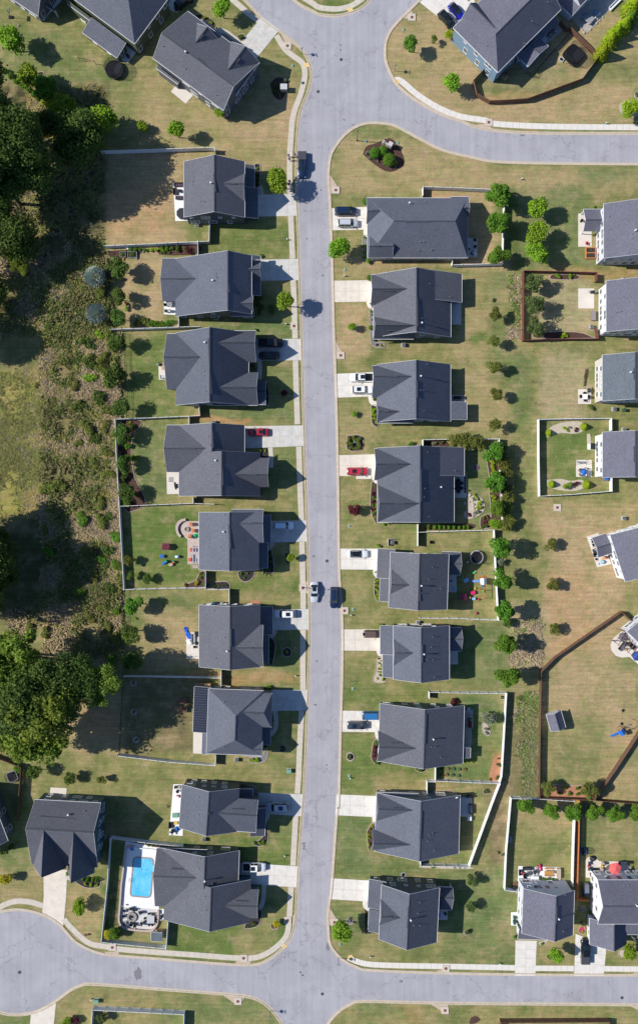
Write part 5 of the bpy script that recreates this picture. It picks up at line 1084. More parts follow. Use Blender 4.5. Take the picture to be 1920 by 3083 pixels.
for n_,(x,y,r,k_)in enumerate(((250,1130,40,'shrub_dark'),(270,1250,45,'shrub'),(500,290,50,'shrub_bright'),(550,50,40,'shrub_bright'),(600,60,60,'shrub_dark'),(620,250,50,'shrub_dark'),(260,900,70,'shrub_olive'),(330,880,60,'shrub_olive'),(560,1080,60,'shrub_olive'),(640,1170,50,'shrub'),(640,1330,45,'shrub'),(640,1580,40,'shrub'),(640,1740,50,'shrub_olive'),(440,1480,50,'shrub'),(450,1080,60,'shrub'),(500,200,60,'shrub_dark'),(480,560,60,'shrub_dark'),(250,1700,45,'shrub_olive'),(570,180,50,'shrub_dark'),(430,440,50,'shrub_dark'),(590,700,50,'shrub_olive'),(160,1680,40,'shrub_olive'),(560,1290,40,'shrub'),(620,1850,45,'shrub'),(560,240,60,'shrub_dark'),(480,100,55,'shrub_dark'),(420,330,45,'shrub_dark'),(540,400,60,'shrub_dark'),(600,470,55,'shrub_dark'),(520,620,50,'shrub_dark'),(580,560,50,'shrub_dark'),(430,650,40,'shrub_olive'),(600,820,45,'shrub_dark'),(520,760,45,'shrub_olive'),(560,980,50,'shrub_dark'),(600,1060,40,'shrub_dark'),(480,1250,45,'shrub_olive'),(600,1240,45,'shrub_dark'),(520,1390,50,'shrub_dark'),(610,1450,45,'shrub_dark'),(560,1560,40,'shrub_dark'),(500,1620,45,'shrub_olive'),(600,1660,40,'shrub_dark'),(400,1400,35,'shrub_olive'),(640,120,50,'shrub_dark'),(350,200,35,'shrub_olive'),(300,420,30,'shrub_olive'),(200,330,25,'shrub_olive'))):
    shrub({'shrub_dark':['shrub_olive','shrub_wild'][n_%2]}.get(k_,k_),'x',x,y,r*.75,'%s wild bush counted through the overgrown brush strip'%ORD[n_],'wild bushes in the brush strip',name='bush',tall=.7)
# border shrubs by the woods
for n_,(x,y,r)in enumerate(((45,645,40),(95,690,38),(145,735,36),(205,778,36),(255,820,34),(300,850,34),(345,885,32),(385,922,32),(430,945,34),(480,985,36),(530,1015,36),(575,1045,34),(635,1095,34),(682,1133,34))):
    shrub('shrub_lime' if 7<=n_ else 'shrub','a',x,y,r,'%s shrub from the west in the curved border below the three round trees'%ORD[n_],'curved border of shrubs by the woods')
for n_,(x,y,r)in enumerate(((510,180,46),(585,160,40),(640,242,54))):shrub('ball','g',x,y,r,['left','upper right','largest lower right'][n_]+' of three clipped round bushes at the stone entrance sign','clipped bushes by the entrance sign',tall=1.1)
for n_,(x,y,r)in enumerate(((440,172,24),(455,222,18),(532,246,17),(710,270,17),(700,305,14),(590,285,10),(655,322,10))):shrub('shrub_grey' if n_!=3 else 'shrub','g',x,y,r,'%s small tuft plant in order round the entrance sign mulch'%ORD[n_],'tuft plants in the entrance sign bed')
SH=[ # kind, frame, points, label, group
 ('shrub','f',[(425,620+0,0)],None,None)]
def row(kind,f,ps,label,group,tall=1.0,wide=1.0):
    xs=[p[0]for p in ps];ys=[p[1]for p in ps];ax=0 if max(xs)-min(xs)>max(ys)-min(ys)else 1
    for k,(x,y,r)in enumerate(sorted(ps,key=lambda p:p[ax])):
        l=label
        if len(ps)>1:
            l=ORD[k]+' '+label+(' counted' if len(label.split())<11 else '')+' from '+('west' if ax==0 else 'north');l=' '.join(l.split()[:16])
        shrub(kind,f,x,y,r,l,group,wide,tall)
row('ball','g',[(425,618,28)],'round green bush at the north corner of the long house',None,1.4)
row('shrub','g',[(415,950,14),(435,965,14),(412,1030,22),(440,1010,14),(440,1055,18),(412,1085,20),(440,1105,18),(415,1130,22)],'rounded green bush in the pale-edged bed of the long house','bushes in the pale-edged bed',1)
row('shrub_bright','g',[(450,1152,38)],'big bright bush at the bottom of the pale-edged bed',None)
row('ball','g',[(460,1318,24)],'oval green bush at the north corner of the cream driveway house',None,1.3);row('ball','j',[(395,468,17)],'clipped bush midway in the grey gravel bed','clipped bushes midway in the gravel bed');row('shrub','j',[(393,285,10),(398,345,13),(402,370,10),(420,560,16)],'small bush along the grey gravel bed','small bushes in the gravel bed');row('shrub_yellow','j',[(467,604,13)],'bright yellow ball shrub at the end of the gravel bed',None);row('shrub_red','j',[(437,598,10),(404,408,8)],'tiny maroon shrub in the grey gravel bed','tiny maroon shrubs in the gravel bed')
row('shrub_lime','j',[(408,1090,17),(425,1085,14),(410,1120,17),(428,1130,14),(412,1158,16),(430,1165,14),(432,1190,14)],'lime green shrub packed in the bed by the white car house','lime shrubs by the white car house')
row('shrub_olive','j',[(1320,258,16)],'lonely tiny shrub on the back lawn',None);row('shrub_dark','j',[(420,1010,14),(1098,990,8)],'dark small shrub tucked beside the white car house','dark small shrubs by the white car house')
row('shrub_olive','m',[(180,105,24),(215,98,24),(250,105,24),(180,140,26),(250,140,26),(190,170,22),(225,175,22),(255,165,20)],'low clipped hedge bush forming a square around the utility box','square hedge around the utility box')
row('shrub','m',[(640,150,32)],'leafy bush at the north wall beside the air conditioner',None);row('shrub_dark','m',[(765,140,18),(885,130,18)],'dark bush in the north strip of the lush yard','dark bushes in the north strip');row('shrub_grey','m',[(825,138,20)],'silvery shrub in the north strip of the lush yard',None)
for n_,(x,y)in enumerate(((1265,280),(1265,320),(1265,360),(1268,495),(1272,540),(1278,580))):shrub('shrub_lime','m',x,y,24,'%s clipped lime ball from the north against the lush yard fence'%ORD[n_],'clipped lime balls along the fence')
row('shrub','m',[(375,462,14),(360,550,13),(360,608,14),(365,668,13)],'green ball shrub in the striped street bed','green balls in the striped bed');row('shrub_red','m',[(355,520,16),(355,580,15),(358,640,15)],'maroon ball shrub in the striped street bed','maroon balls in the striped bed');row('shrub_bright','m',[(383,610,15),(383,650,15),(383,700,16),(383,560,13),(440,748,18),(470,745,14)],'bright leafy shrub beside the wall of the striped street bed','bright shrubs of the striped bed')
for n_,x in enumerate((830,865,900,935,975,1015,1050,1080)):shrub('conedark','m',x,775,20,'%s small upright evergreen from the west along the lower fence of the lush yard'%ORD[n_],'small upright evergreens along the lower fence',1,.9)
row('shrub_dark','m',[(780,775,20),(1210,768,18),(1190,772,16)],'dark low shrub at the lower fence of the lush yard','dark low shrubs at the lower fence')
row('shrub_lime','m',[(1170,590,22),(1165,625,24),(1130,530,18),(1150,555,16)],'lime shrub arching round the rock garden','lime shrubs of the rock garden');row('shrub_red','m',[(1085,682,20)],'crimson lace shrub beside the rock garden',None);row('shrub_grey','m',[(1140,660,22),(1120,560,14),(1060,640,14)],'grey-green shrub among the rock garden stones','grey-green shrubs of the rock garden');row('shrub_red','m',[(1225,735,20)],'purple ball shrub in the stepped corner bed',None);row('shrub_olive','m',[(1192,742,12),(1200,705,14),(1225,692,14)],'small olive shrub in the stepped corner bed','small olive shrubs of the corner bed')
row('shrub_bright','m',[(400,918,20)],'leafy bush at the driveway corner of the toy yard house',None);row('shrub','m',[(385,1115,14)],'green bush where the toy yard house path bends',None);row('shrub_lime','m',[(385,1185,16),(400,1180,14),(390,1215,18),(388,1250,18),(398,1280,16),(395,1310,16),(380,1292,10),(400,1330,14)],'lime bush in the bed before the toy yard house','lime bushes before the toy yard house')
row('shrub_bright','p',[(408,165,20),(425,158,14)],'yellow-green bush at the north corner of the pale bed house','yellow-green bushes of the pale bed house');row('shrub_lime','p',[(423,428,11),(400,445,11),(422,465,13),(420,490,14),(400,488,10),(420,515,13),(410,538,12),(432,570,13)],'round lime shrub in the scalloped pale bed','lime shrubs in the scalloped bed');row('shrub_red','p',[(402,412,9),(398,512,8)],'small maroon shrub in the scalloped pale bed','maroon shrubs in the scalloped bed');row('shrub_yellow','p',[(390,562,10)],'gold shrub at the end of the scalloped pale bed',None)
row('shrub','p',[(422,780,18),(412,972,16),(385,1052,20),(390,1200,22)],'dark green bush against the front of the blue minivan house','green bushes of the blue minivan house');row('shrub_red','p',[(372,1090,16),(375,1120,18),(375,1150,18)],'maroon shrub in the front bed of the blue minivan house','maroon shrubs in the front bed');row('shrub_lime','p',[(1048,1198,11),(1076,1190,11),(1112,1190,17)],'pointed lime shrub at the back corner of the blue minivan house','pointed lime shrubs at the back corner');row('ball','p',[(682,1230,16),(718,1255,18),(745,1228,15)],'clipped bush around the boxed air conditioner','clipped bushes around the air conditioner')
row('shrub_red','p',[(965,742,34),(990,748,20)],'maroon bushy shrub behind the roof of the blue minivan house','maroon shrubs behind the roof');row('shrub_grey','p',[(1215,945,18),(1218,975,16)],'grey-leaved shrub in the small stone bed','grey shrubs in the small stone bed');row('shrub_dark','p',[(1310,1170,12),(1312,1218,20),(1300,1315,18),(1248,1328,11),(1335,705,14),(1222,1420,20),(878,1245,14),(878,1300,14),(188,1155,16)],'small dark shrub dotted about the willow-tree yard','small dark shrubs dotted about')
row('shrub_yellow','s',[(467,425,19),(430,505,14)],'golden yellow shrub in the crescent bed','golden shrubs in the crescent bed');row('shrub_lime','s',[(432,535,15),(435,590,16),(455,630,14)],'lime shrub in the crescent bed','lime shrubs in the crescent bed');row('shrub','s',[(460,500,15),(518,130,15)],'green ball shrub against the crescent bed house','green balls of the crescent bed house');row('shrub_olive','s',[(450,460,16),(1475,127,18)],'bronze-green shrub of the crescent bed house','bronze-green shrubs');row('shrub','s',[(1092,145,20),(1138,148,20),(990,138,14),(992,785,22),(1185,797,10),(1230,797,10),(1275,797,9)],'small garden bush beside the crescent bed house fence','garden bushes beside the fence');row('shrub_dark','s',[(420,1230,14),(422,1290,16),(420,1200,8)],'dark shrub in the narrow bed of the corner house','dark shrubs in the narrow bed');row('shrub_bright','s',[(445,897,14)],'leafy tuft by the corner house garage',None);row('shrub_grey','s',[(265,1250,18)],'grey tuft in the round stone ring near the corner',None);row('shrub_yellow','s',[(1296,502,10)],'tiny yellow shrub in the shaded lawn',None)
row('shrub_lime','b',[(408,155,18),(465,198,18)],'lime shrub in the dark bed of the angled house','lime shrubs in the dark bed');row('shrub','b',[(742,328,24),(320,168,22)],'green shrub by the angled house path','green shrubs by the path');row('shrub_dark','b',[(700,820,30),(760,750,28),(810,700,30),(640,900,28)],'shaded bush along the wall of the angled house','shaded bushes along the wall');row('shrub_grey','b',[(1130,738,28)],'pale round shrub by the stone mailbox',None);row('shrub_dark','b',[(1062,765,26),(1040,820,22),(1085,840,26)],'shaded round shrub in the dark bed by the stone mailbox','shaded shrubs by the stone mailbox')
row('shrub_bright','f',[(866,295,13),(890,318,14)],'lime tuft at the front of the northernmost west house','lime tufts at the front');row('shrub_dark','f',[(885,370,16),(885,410,18),(888,450,16)],'dark shrub in shade before the northernmost west house','dark shrubs in shade before the house')
for n_,(x,r)in enumerate(((20,24),(68,25),(112,24),(165,30),(228,24),(48,14),(90,14),(20,14))):shrub('shrub_dark' if n_==3 else 'shrub','f',x,(1050 if n_<5 else 1085),r,'%s clipped small shrub in the row below the planter fence'%ORD[n_],'shrub row below the planter fence')
for n_,x in enumerate((1190,1230,1275,1320,1380,1430,1475)):shrub('shrub_lime' if n_>3 else 'shrub','e',x,818,24,'%s small shrub from the west under the planter fence'%ORD[n_],'half-shaded shrubs under the planter fence')
row('shrub_red','f',[(258,1070,38)],'brownish twiggy shrub at the end of the planter fence row',None);row('shrub','f',[(922,1120,22),(370,1122,10)],'green shrub beside the garage of the hipped house','green shrubs beside the garage');row('shrub_red','e',[(1105,1080,26),(1150,1310,22)],'reddish shrub under the dense yard trees','reddish shrubs under the trees')
for n_,(x,y,r)in enumerate(((280,228,30),(320,215,36),(360,228,38),(400,235,36),(440,240,34),(480,235,32),(520,232,30),(550,222,24))):shrub('shrub_olive' if n_<3 else 'shrub','i',x,y,r,'%s bush from the west in the long hedge before the bright white fence'%ORD[n_],'long hedge before the bright white fence')
row('shrub_bright','i',[(205,120,22),(652,235,14)],'bright little bush near the hedge and gate','bright little bushes near the hedge');row('shrub_dark','i',[(1210,40,34),(1215,100,36),(1210,145,30),(1300,130,38)],'shaded dark shrub before the hipped house','shaded shrubs before the hipped house');row('shrub','i',[(1185,285,14),(1265,700,14),(1272,740,13),(1268,790,14)],'green shrub hugging the front of the dark-vehicles house','green shrubs hugging the front')
row('shrub_dark','i',[(1165,560,14),(1175,585,12),(235,1045,16)],'dark shrub by the recessed entry','dark shrubs by the recessed entry');row('shrub_lime','l',[(1080,280,13),(1118,282,11),(125,75,12),(150,95,12),(98,265,12)],'bright tuft near the garage of the red car house','bright tufts near the red car house');row('shrub','l',[(392,395,16)],'green ball at the patio of the red car house',None)
row('shrub_dark','l',[(505,800,9),(480,825,9),(475,860,9)],'tiny dark shrub behind the curved stone seat wall','tiny shrubs behind the seat wall');row('shrub_yellow','l',[(612,1256,20)],'large golden ball shrub by the fire-pit yard gate',None);row('shrub','l',[(668,1270,14),(640,1215,14),(665,1200,12),(530,1268,13),(640,1185,12),(748,1278,8),(778,1278,8),(805,1276,8),(830,1274,8),(940,1190,12),(985,1188,12),(965,1220,10)],'small green plant in the brown beds south of the fire-pit house','small plants in the brown beds');row('shrub_dark','l',[(1145,1060,20),(1145,1100,20),(1130,1150,22)],'dark shrub lining the front of the fire-pit house','dark shrubs lining the front');row('shrub_lime','l',[(1120,1198,10),(1148,1198,9),(1100,1190,9)],'lime tuft at the corner of the fire-pit house','lime tufts at the corner')
row('shrub_lime','o',[(160,297,13),(1278,543,13)],'tiny lime shrub on the lawn of the blue tarp house','tiny lime shrubs');row('shrub_dark','o',[(1160,490,16),(1160,540,18),(1158,590,16)],'dark shrub along the front of the blue tarp house','dark shrubs along the front');row('shrub','o',[(1158,203,16),(1145,805,22)],'green bush at a garage corner','green bushes at garage corners');row('shrub_lime','o',[(1015,1338,18),(1038,1345,20),(1060,1335,18)],'lime bush beside the air conditioner of the metal-roof house','lime bushes beside the air conditioner');row('shrub_dark','o',[(1168,1010,14),(1170,1050,14),(1118,1240,16)],'dark shrub by the porch of the metal-roof house','dark shrubs by the porch')
row('shrub_bright','r',[(800,195,18),(905,205,12),(1000,700,18),(1020,685,16),(1030,700,14),(985,692,14),(940,1068,12),(970,1070,14),(1000,1070,14)],'bright bush beside the two lower west houses','bright bushes beside the lower west houses');row('shrub_red','r',[(845,195,14),(865,200,12)],'maroon bush in the kidney-shaped bed','maroon bushes in the kidney bed');row('shrub_dark','r',[(950,690,16),(980,1300,16),(985,1350,16),(940,1400,20),(1040,570,10),(1045,620,12)],'dark bush in the front beds of the lower west houses','dark bushes in the front beds');row('shrub','r',[(890,1430,8),(910,1430,8),(930,1428,8),(950,1425,8)],'tiny edging plant at the pool house corner','tiny edging plants')
row('shrub_olive','r',[(15,712,18),(55,716,15),(85,718,15)],'dried ornamental grass ball along the pool fence','dried grass balls along the pool fence');row('shrub','q',[(380,1170,34),(620,1182,26)],'round bush at the garage of the teal house','round bushes at the teal garage');row('shrub_lime','q',[(775,1277,19),(825,1287,19),(873,1293,19)],'clipped golden-green ball in the front row of the teal house bed','golden-green balls of the teal house');row('conedark','q',[(700,1222,26),(760,1232,26),(800,1240,28),(850,1240,28),(880,1240,28)],'spreading evergreen behind the golden-green balls','spreading evergreens of the teal house');row('shrub_dark','q',[(95,940,36),(40,990,20),(8,1000,18)],'dark bush by the partly seen left edge house','dark bushes by the left edge house')
row('cone','k',[(705,1067,36),(1025,1010,38),(730,1535,38),(1050,1540,42)],'golden pointed evergreen in the curved pebble beds','golden evergreens in the pebble beds',.9,1);row('shrub_bright','k',[(875,1548,46)],'big round bright bush in the lower pebble bed',None,1.1);row('shrub_lime','k',[(840,1025,20),(865,1040,20)],'small lime bush in the upper pebble bed','small lime bushes in the upper pebble bed');row('shrub_red','k',[(945,1038,24),(945,1532,28)],'maroon ball in the pebble beds','maroon balls in the pebble beds');row('shrub_grey','k',[(890,1015,16)],'blue-grey ball in the upper pebble bed',None);row('shrub_olive','k',[(1080,830,32)],'yellow-green bush at the corner of the beige house',None)
row('shrub_bright','h',[(782,1000,26),(893,1002,26),(930,985,14),(755,985,12),(1112,372,20)],'bright bush in the mulch strip inside the red-brown fence','bright bushes in the mulch strip');row('shrub_lime','k',[(830,180,30),(855,182,22)],'lime planting in the low frame bed','lime plantings in the frame bed')
row('shrub_lime','t',[(787,1083,28),(165,195,16)],'lime ball shrub at the south border of the huge lawn','lime balls at the lawn border');row('shrub','t',[(915,1100,24),(830,1155,26),(735,1150,24),(910,1155,22)],'green low shrub at the south border of the huge lawn','green shrubs at the lawn border');row('shrub','u',[(545,690,24),(585,695,24),(615,690,24),(660,695,26),(700,695,22),(565,1325,18),(298,1258,24)],'leafy green plant against the picnic table house','leafy plants of the picnic table house');row('shrub_grey','u',[(567,685,20),(628,685,20)],'silvery plant against the picnic table house','silvery plants');row('shrub_lime','u',[(958,1210,20),(962,1145,18),(1400,1252,16)],'lime shrub in the side bed of the coral umbrella house','lime shrubs in the side bed');row('shrub_dark','u',[(955,1110,16),(640,1450,28),(178,440,18),(130,420,16)],'dark round plant near the bottom right fences','dark round plants')

# ------------------------------------------------------------------ rough grass and brush (nobody could count it)
def brush(name,areas,n,seed,hmax,cols):
    R=random.Random(seed);vs=[];fs=[];cl=[]
    W_=[(x1-x0)*(y1-y0)*w_ for x0,y0,x1,y1,w_ in areas];tot=sum(W_)
    for(x0,y0,x1,y1,w_),wt in zip(areas,W_):
        for _ in range(int(n*wt/tot)):
            X=R.uniform(x0,x1);Y=R.uniform(y0,y1)
            p=at('z',X,Y);nz=noise.noise(Vector((p.x*.16,p.y*.16,5)));nb=noise.noise(Vector((p.x*.05,p.y*.05,8)))
            e=min(X-x0,x1-X,Y-y0,y1-Y)+10*nz
            if e<3 or R.random()>.8+nz*1.3:continue
            k=(nz*1.2+nb*1.4*1.0+R.uniform(-.4,.4))+.06
            c=(.2,.165,.15)if R.random()<.1 and nz>.05 else cols[0]if k>.28 else cols[1]if k>0 else cols[2]if k>-.3 else cols[3]
            hh=hmax*R.uniform(.4,1)*(1.2 if k<-.1 else .8);lean=R.uniform(0,6.28)if R.random()<.5 else .3
            for b in range(R.randint(5,9)):
                a=lean+R.gauss(0,.9);rr=R.uniform(.1,.45);q=Vector((p.x+R.gauss(0,.22),p.y+R.gauss(0,.22),0));tip=q+Vector((math.cos(a)*rr*1.6,math.sin(a)*rr*1.6,hh*R.uniform(.5,1)));s_=Vector((-math.sin(a),math.cos(a),0))*R.uniform(.03,.075)
                i=len(vs);mid=(q+tip)/2+Vector((0,0,hh*.2));vs+=[q-s_,q+s_,mid+s_*1.6,mid-s_*1.6,tip];fs+=[(i,i+1,i+2,i+3),(i+3,i+2,i+4)]
                f_=R.uniform(.7,1.3);cl+=[(c[0]*f_,c[1]*f_,c[2]*f_,1)]*5
    me=bpy.data.meshes.new(name);me.from_pydata([tuple(v)for v in vs],[],fs);ca=me.color_attributes.new('Tint','FLOAT_COLOR','POINT');ca.data.foreach_set('color',[x for c in cl for x in c])
    m=MATS.get('brush')or mat('brush',(.1,.1,.05),.9)
    if not m.get('done'):
        t=m.node_tree;a_=t.nodes.new('ShaderNodeAttribute');a_.attribute_name='Tint';t.links.new(a_.outputs['Color'],t.nodes['Principled BSDF'].inputs['Base Color']);m['done']=1
    me.materials.append(m);o=bpy.data.objects.new(name,me);C.objects.link(o);return o
CB=[(.42,.33,.19),(.33,.29,.08),(.11,.17,.035),(.24,.22,.09)]
tag(brush('brush',[(110,610,265,800,1),(95,780,285,1480,1.2),(20,1440,290,1560,.5),(-20,560,120,800,.4),(150,520,250,640,.4)],23000,3,1.1,CB),'tangled wild grass and brush of the strip left of the west yards','brush',kind='stuff')
tag(brush('rough_grass',[(-20,880,110,1230,1),(0,1560,60,1800,1),(60,200,250,560,.5),(60,1760,140,1800,.8)],7000,4,.35,[(.34,.27,.1),(.27,.24,.07),(.21,.22,.06),(.16,.16,.05)]),'coarse golden-green meadow grass at the left edge','grass',kind='stuff')
tag(brush('rough_grass',[(1205,655,1232,800,.5),(1240,1640,1278,1895,1.8),(1218,1650,1242,1800,.5),(1205,1460,1285,1590,.3)],4200,5,.6,[(.36,.28,.18),(.26,.27,.08),(.11,.19,.035),(.24,.23,.1)]),'unmown grass and weeds filling the drainage swale behind the east yards','grass',kind='stuff')
# ------------------------------------------------------------------ vehicles (nose towards +X)
def paint(name,col,metal=.25):
    m=mat('paint_'+name,col,.28,metal=metal,spec=.6);m.node_tree.nodes['Principled BSDF'].inputs['Coat Weight'].default_value=.6;m.node_tree.nodes['Principled BSDF'].inputs['Coat Roughness'].default_value=.06;return m
PA=dict(navy=paint('navy',(.012,.03,.08)),black=paint('black',(.012,.014,.018)),silver=paint('silver',(.55,.58,.63),.1),white=paint('white',(.8,.81,.83),0),red=paint('red',(.6,.02,.05),0),
 maroon=paint('crimson',(.48,.012,.03),0),blue=paint('blue',(.03,.17,.42),.1),slate=paint('slate',(.05,.07,.11)),brown=paint('brown',(.13,.085,.075),0),skylit_white=paint('white_sky_tint',(.75,.88,.98),0),vivid=paint('vivid_blue',(.01,.02,.42)))  # pale blue here is sky reflection on a white car, put into its paint
HEADL=mat('headlight',(.7,.72,.75),.15,spec=.8);TAILL=mat('taillight',(.4,.01,.01),.2,spec=.8)
_m=MB();_m.lathe([(.2,-.11),(.31,-.11),(.345,-.07),(.345,.07),(.31,.11),(.2,.11)],n=20);TY=_m.mesh('tyre',TYRE,True)
_m=MB();_m.lathe([(0,-.075),(.21,-.1),(.215,.1),(.06,.085),(0,.07)],n=14);RI=_m.mesh('rim',RIM)
def loft(mb,secs):
    n=len(secs[0]);i=len(mb.v)
    for s_ in secs:mb.v+=[tuple(p)for p in s_]
    for j in range(len(secs)-1):
        for k in range(n-1):a=i+j*n+k;mb.f.append((a,a+n,a+n+1,a+1))
    mb.f.append(tuple(i+k for k in range(n)));mb.f.append(tuple(i+(len(secs)-1)*n+n-1-k for k in range(n)))
CARDIM={ # L, W, H, belt, hood len fraction points: windshield base, roof front, roof rear, rear glass base
 'sedan':(4.8,1.82,1.44,.92,.95,.15,-1.15,-1.75),'suv':(4.75,1.88,1.72,1.05,1.15,.55,-1.85,-2.2),'van':(5.1,1.97,1.76,1.05,1.45,.75,-2.05,-2.42),'jeep':(4.3,1.85,1.85,1.1,.75,.5,-1.9,-1.98),'hatch':(4.3,1.8,1.55,.98,1.0,.4,-1.5,-1.95)}
def car(f,x,y,deg,typ,col,label,roof=None,sun=False,rack=False,tonneau=None,L_=None,name=None,cat=None,hood=None):
    p=at(f,x,y,.8);nm=name or('pickup_truck' if typ=='pickup' else 'minivan' if typ=='van' else 'parked_car');root=empty(nm,(p.x,p.y,.05),math.radians(deg),label,cat or('pickup truck' if typ=='pickup' else 'minivan' if typ=='van' else 'car'))
    pm=PA[col]
    if typ=='pickup':L,W,Hh,belt,wb,rf,rr,rb=(L_ or 5.75),2.0,1.88,1.12,1.35,.75,-.75,-.98
    else:L,W,Hh,belt,wb,rf,rr,rb=CARDIM[typ]
    if L_:L=L_
    hx=L/2;hw=W/2;sc=L/5.75 if typ=='pickup' else 1
    def sec(x_,w_,zt,zb=.28):
        return[(x_,-w_*.9,zb),(x_,-w_,zb+.18),(x_,-w_,zt-.22),(x_,-w_*.95,zt-.07),(x_,-w_*.8,zt),(x_,0,zt+.035),(x_,w_*.8,zt),(x_,w_*.95,zt-.07),(x_,w_,zt-.22),(x_,w_,zb+.18),(x_,w_*.9,zb)]
    mb=MB();st=[(-hx,hw*.78,belt-.12),(-hx+.12,hw*.92,belt-.03),(-hx+.5,hw,belt),(-.5,hw,belt),(wb-.2,hw,belt),(wb+.25,hw*.98,belt-.03),(hx-.75,hw*.96,belt-.09),(hx-.3,hw*.86,belt-.16),(hx-.08,hw*.72,belt-.26),(hx,hw*.55,belt-.36)]
    if typ=='pickup':st=[(rb-.02,hw,belt)]+st[4:];st[1]=(wb-.2,hw,belt)
    loft(mb,[sec(*q)for q in st]);body=mb.build('body',pm,root,True)
    for e in body.data.polygons:pass
    b_=body.modifiers.new('edge','EDGE_SPLIT');b_.split_angle=math.radians(40)
    # greenhouse
    wt=hw*.74;wbz=hw*.93;zt=Hh;g=MB();q=6
    fb,ft,rt,rbz=wb,rf,rr,rb
    bo=[(rbz,-wbz),(fb,-wbz),(fb+.14,0),(fb,wbz),(rbz,wbz),(rbz-.06,0)];to=[(rt,-wt),(ft,-wt),(ft+.08,0),(ft,wt),(rt,wt),(rt-.03,0)]
    zb=belt-.02
    i=0;B_=[Vector((a,b,zb))for a,b in bo];T_=[Vector((a,b,zt-.05 if b else zt))for a,b in to];mid=Vector(((ft+rt)/2,0,zt+.02))
    gl=MB()
    for k in range(6):gl.face([B_[k],B_[(k+1)%6],T_[(k+1)%6],T_[k]])
    # roof panel, slightly crowned
    rfm=MB()
    for k in range(6):rfm.face([T_[k],T_[(k+1)%6],mid])
    rfm2=rfm.build('roof_panel',PA[roof]if roof else pm,root,True)
    cab=MB()
    def pillar(a,b,w_=.05):
        d=(b-a).normalized();n=Vector((0,1 if a.y>0 else-1,.4)).normalized()*.015;s_=d.cross(n).normalized()*w_
        cab.hexa([a-s_-n,a+s_-n,b+s_-n,b-s_-n],[a-s_+n,a+s_+n,b+s_+n,b-s_+n])
    for k in(0,1,3,4):pillar(B_[k],T_[k])
    for sg in(-1,1):
        pillar(Vector(((fb+rbz)/2-.1,sg*wbz,zb)),Vector(((ft+rt)/2-.05,sg*wt,zt-.05)),.04);pillar(Vector((rt,sg*wt,zt-.03)),Vector((ft,sg*wt,zt-.03)),.05)
    cab.build('cab_frame',pm,root)
    names=['side_window','windscreen','windscreen','side_window','rear_window','rear_window']
    for nm_,ks in(('windscreen',(1,2)),('rear_window',(4,5)),('side_window',(0,)),('side_window',(3,))):
        m=MB()
        for k in ks:m.face([B_[k],B_[(k+1)%6],T_[(k+1)%6],T_[k]])
        m.build(nm_,CARGLASS,root)
    if sun:m=MB();a=rt*.35+ft*.65;m.box(a-.95,-wt*.62,zt-.02,a+.05,wt*.62,zt+.035);m.build('sunroof',CARGLASS,root)
    if rack:
        for sg in(-1,1):m=MB();m.cyl((rt+.2,sg*wt*.88,zt+.06),(ft-.15,sg*wt*.88,zt+.06),.03,n=6);m.box(rt+.2,sg*wt*.88-.02,zt-.03,rt+.26,sg*wt*.88+.02,zt+.06);m.box(ft-.25,sg*wt*.88-.02,zt-.03,ft-.19,sg*wt*.88+.02,zt+.06);m.build('roof_rail',RIM,root)
    wx=hx-.92;wr=1.0 if typ not in('pickup','jeep')else 1.14;rx=-hx+.98 if typ!='pickup' else-hx+1.25
    for xx in(wx,rx):
        for sg in(-1,1):
            o=inst('wheel',TY,root,(xx,sg*(hw-.13),.345*wr-.05));o.rotation_euler=(math.radians(-90*sg),0,0);o.scale=(wr,wr,1);inst('rim',RI,o)
    for sg in(-1,1):
        m=MB();m.box(-.04,-.16,-.07,.05,.16,.07);o=m.build('headlight',HEADL,root);o.location=(hx-.12,sg*hw*.64,belt-.33);o.rotation_euler[2]=-sg*.5
        m=MB();m.box(-.04,-.1,-.12,.03,.1,.12);o=m.build('taillight',TAILL,root);o.location=(-hx+.05,sg*hw*.8,belt-.28)
        m=MB();m.box(-.07,-.02,-.08,.07,.2,.08);o=m.build('wing_mirror',pm,root);o.location=(wb-.25,sg*(hw+.04),belt+.05);o.scale=(1,sg,1)
    m=MB();m.box(-.05,-hw*.7,.3,.04,hw*.7,.48);o=m.build('front_bumper',BLACK if typ in('pickup','jeep')else pm,root);o.location=(hx-.02,0,0)
    m=MB();m.box(-.04,-hw*.85,.34,.06,hw*.85,.56);o=m.build('rear_bumper',RIM if typ=='pickup' else pm,root);o.location=(-hx,0,0)
    if typ=='pickup':
        x0,x1=-hx+.06,rb-.03;m=MB();m.box(x0,-hw,.3,x1,-hw+.12,belt+.02);m.box(x0,hw-.12,.3,x1,hw,belt+.02);m.box(x0,-hw+.121,.45,x0+.1,hw-.121,belt);m.build('cargo_bed',pm,root)
        m=MB();m.box(x0+.1,-hw+.12,.5,x1,hw-.12,.62);m.box(x1-.25,-hw+.3,.62,x1-.02,hw-.3,1.0)if not tonneau else None;m.build('bed_liner',BLACK,root)
        if tonneau:m=MB();m.box(x0+.04,-hw+.08,belt+.01,x1-.01,hw-.08,belt+.06);m.build('bed_cover',mat('tonneau',(.06,.062,.075),.7),root,bevel=.03)
    if typ=='jeep':
        m=MB();m.cyl((-hx-.02,0,.95),(-hx-.27,0,.95),.37,n=18);m.build('spare_wheel',TYRE,root)
    return root
car('f',1298,285,-90,'pickup','navy','dark pickup with flat bed cover parked at the kerb near two walkers',sun=True,tonneau=1,L_=6.0)
car('g',245,710,0,'van','navy','dark navy minivan parked north of a silver one',rack=True);car('g',262,818,0,'suv','silver','silver car with roof rails beside the dark minivan',rack=True)
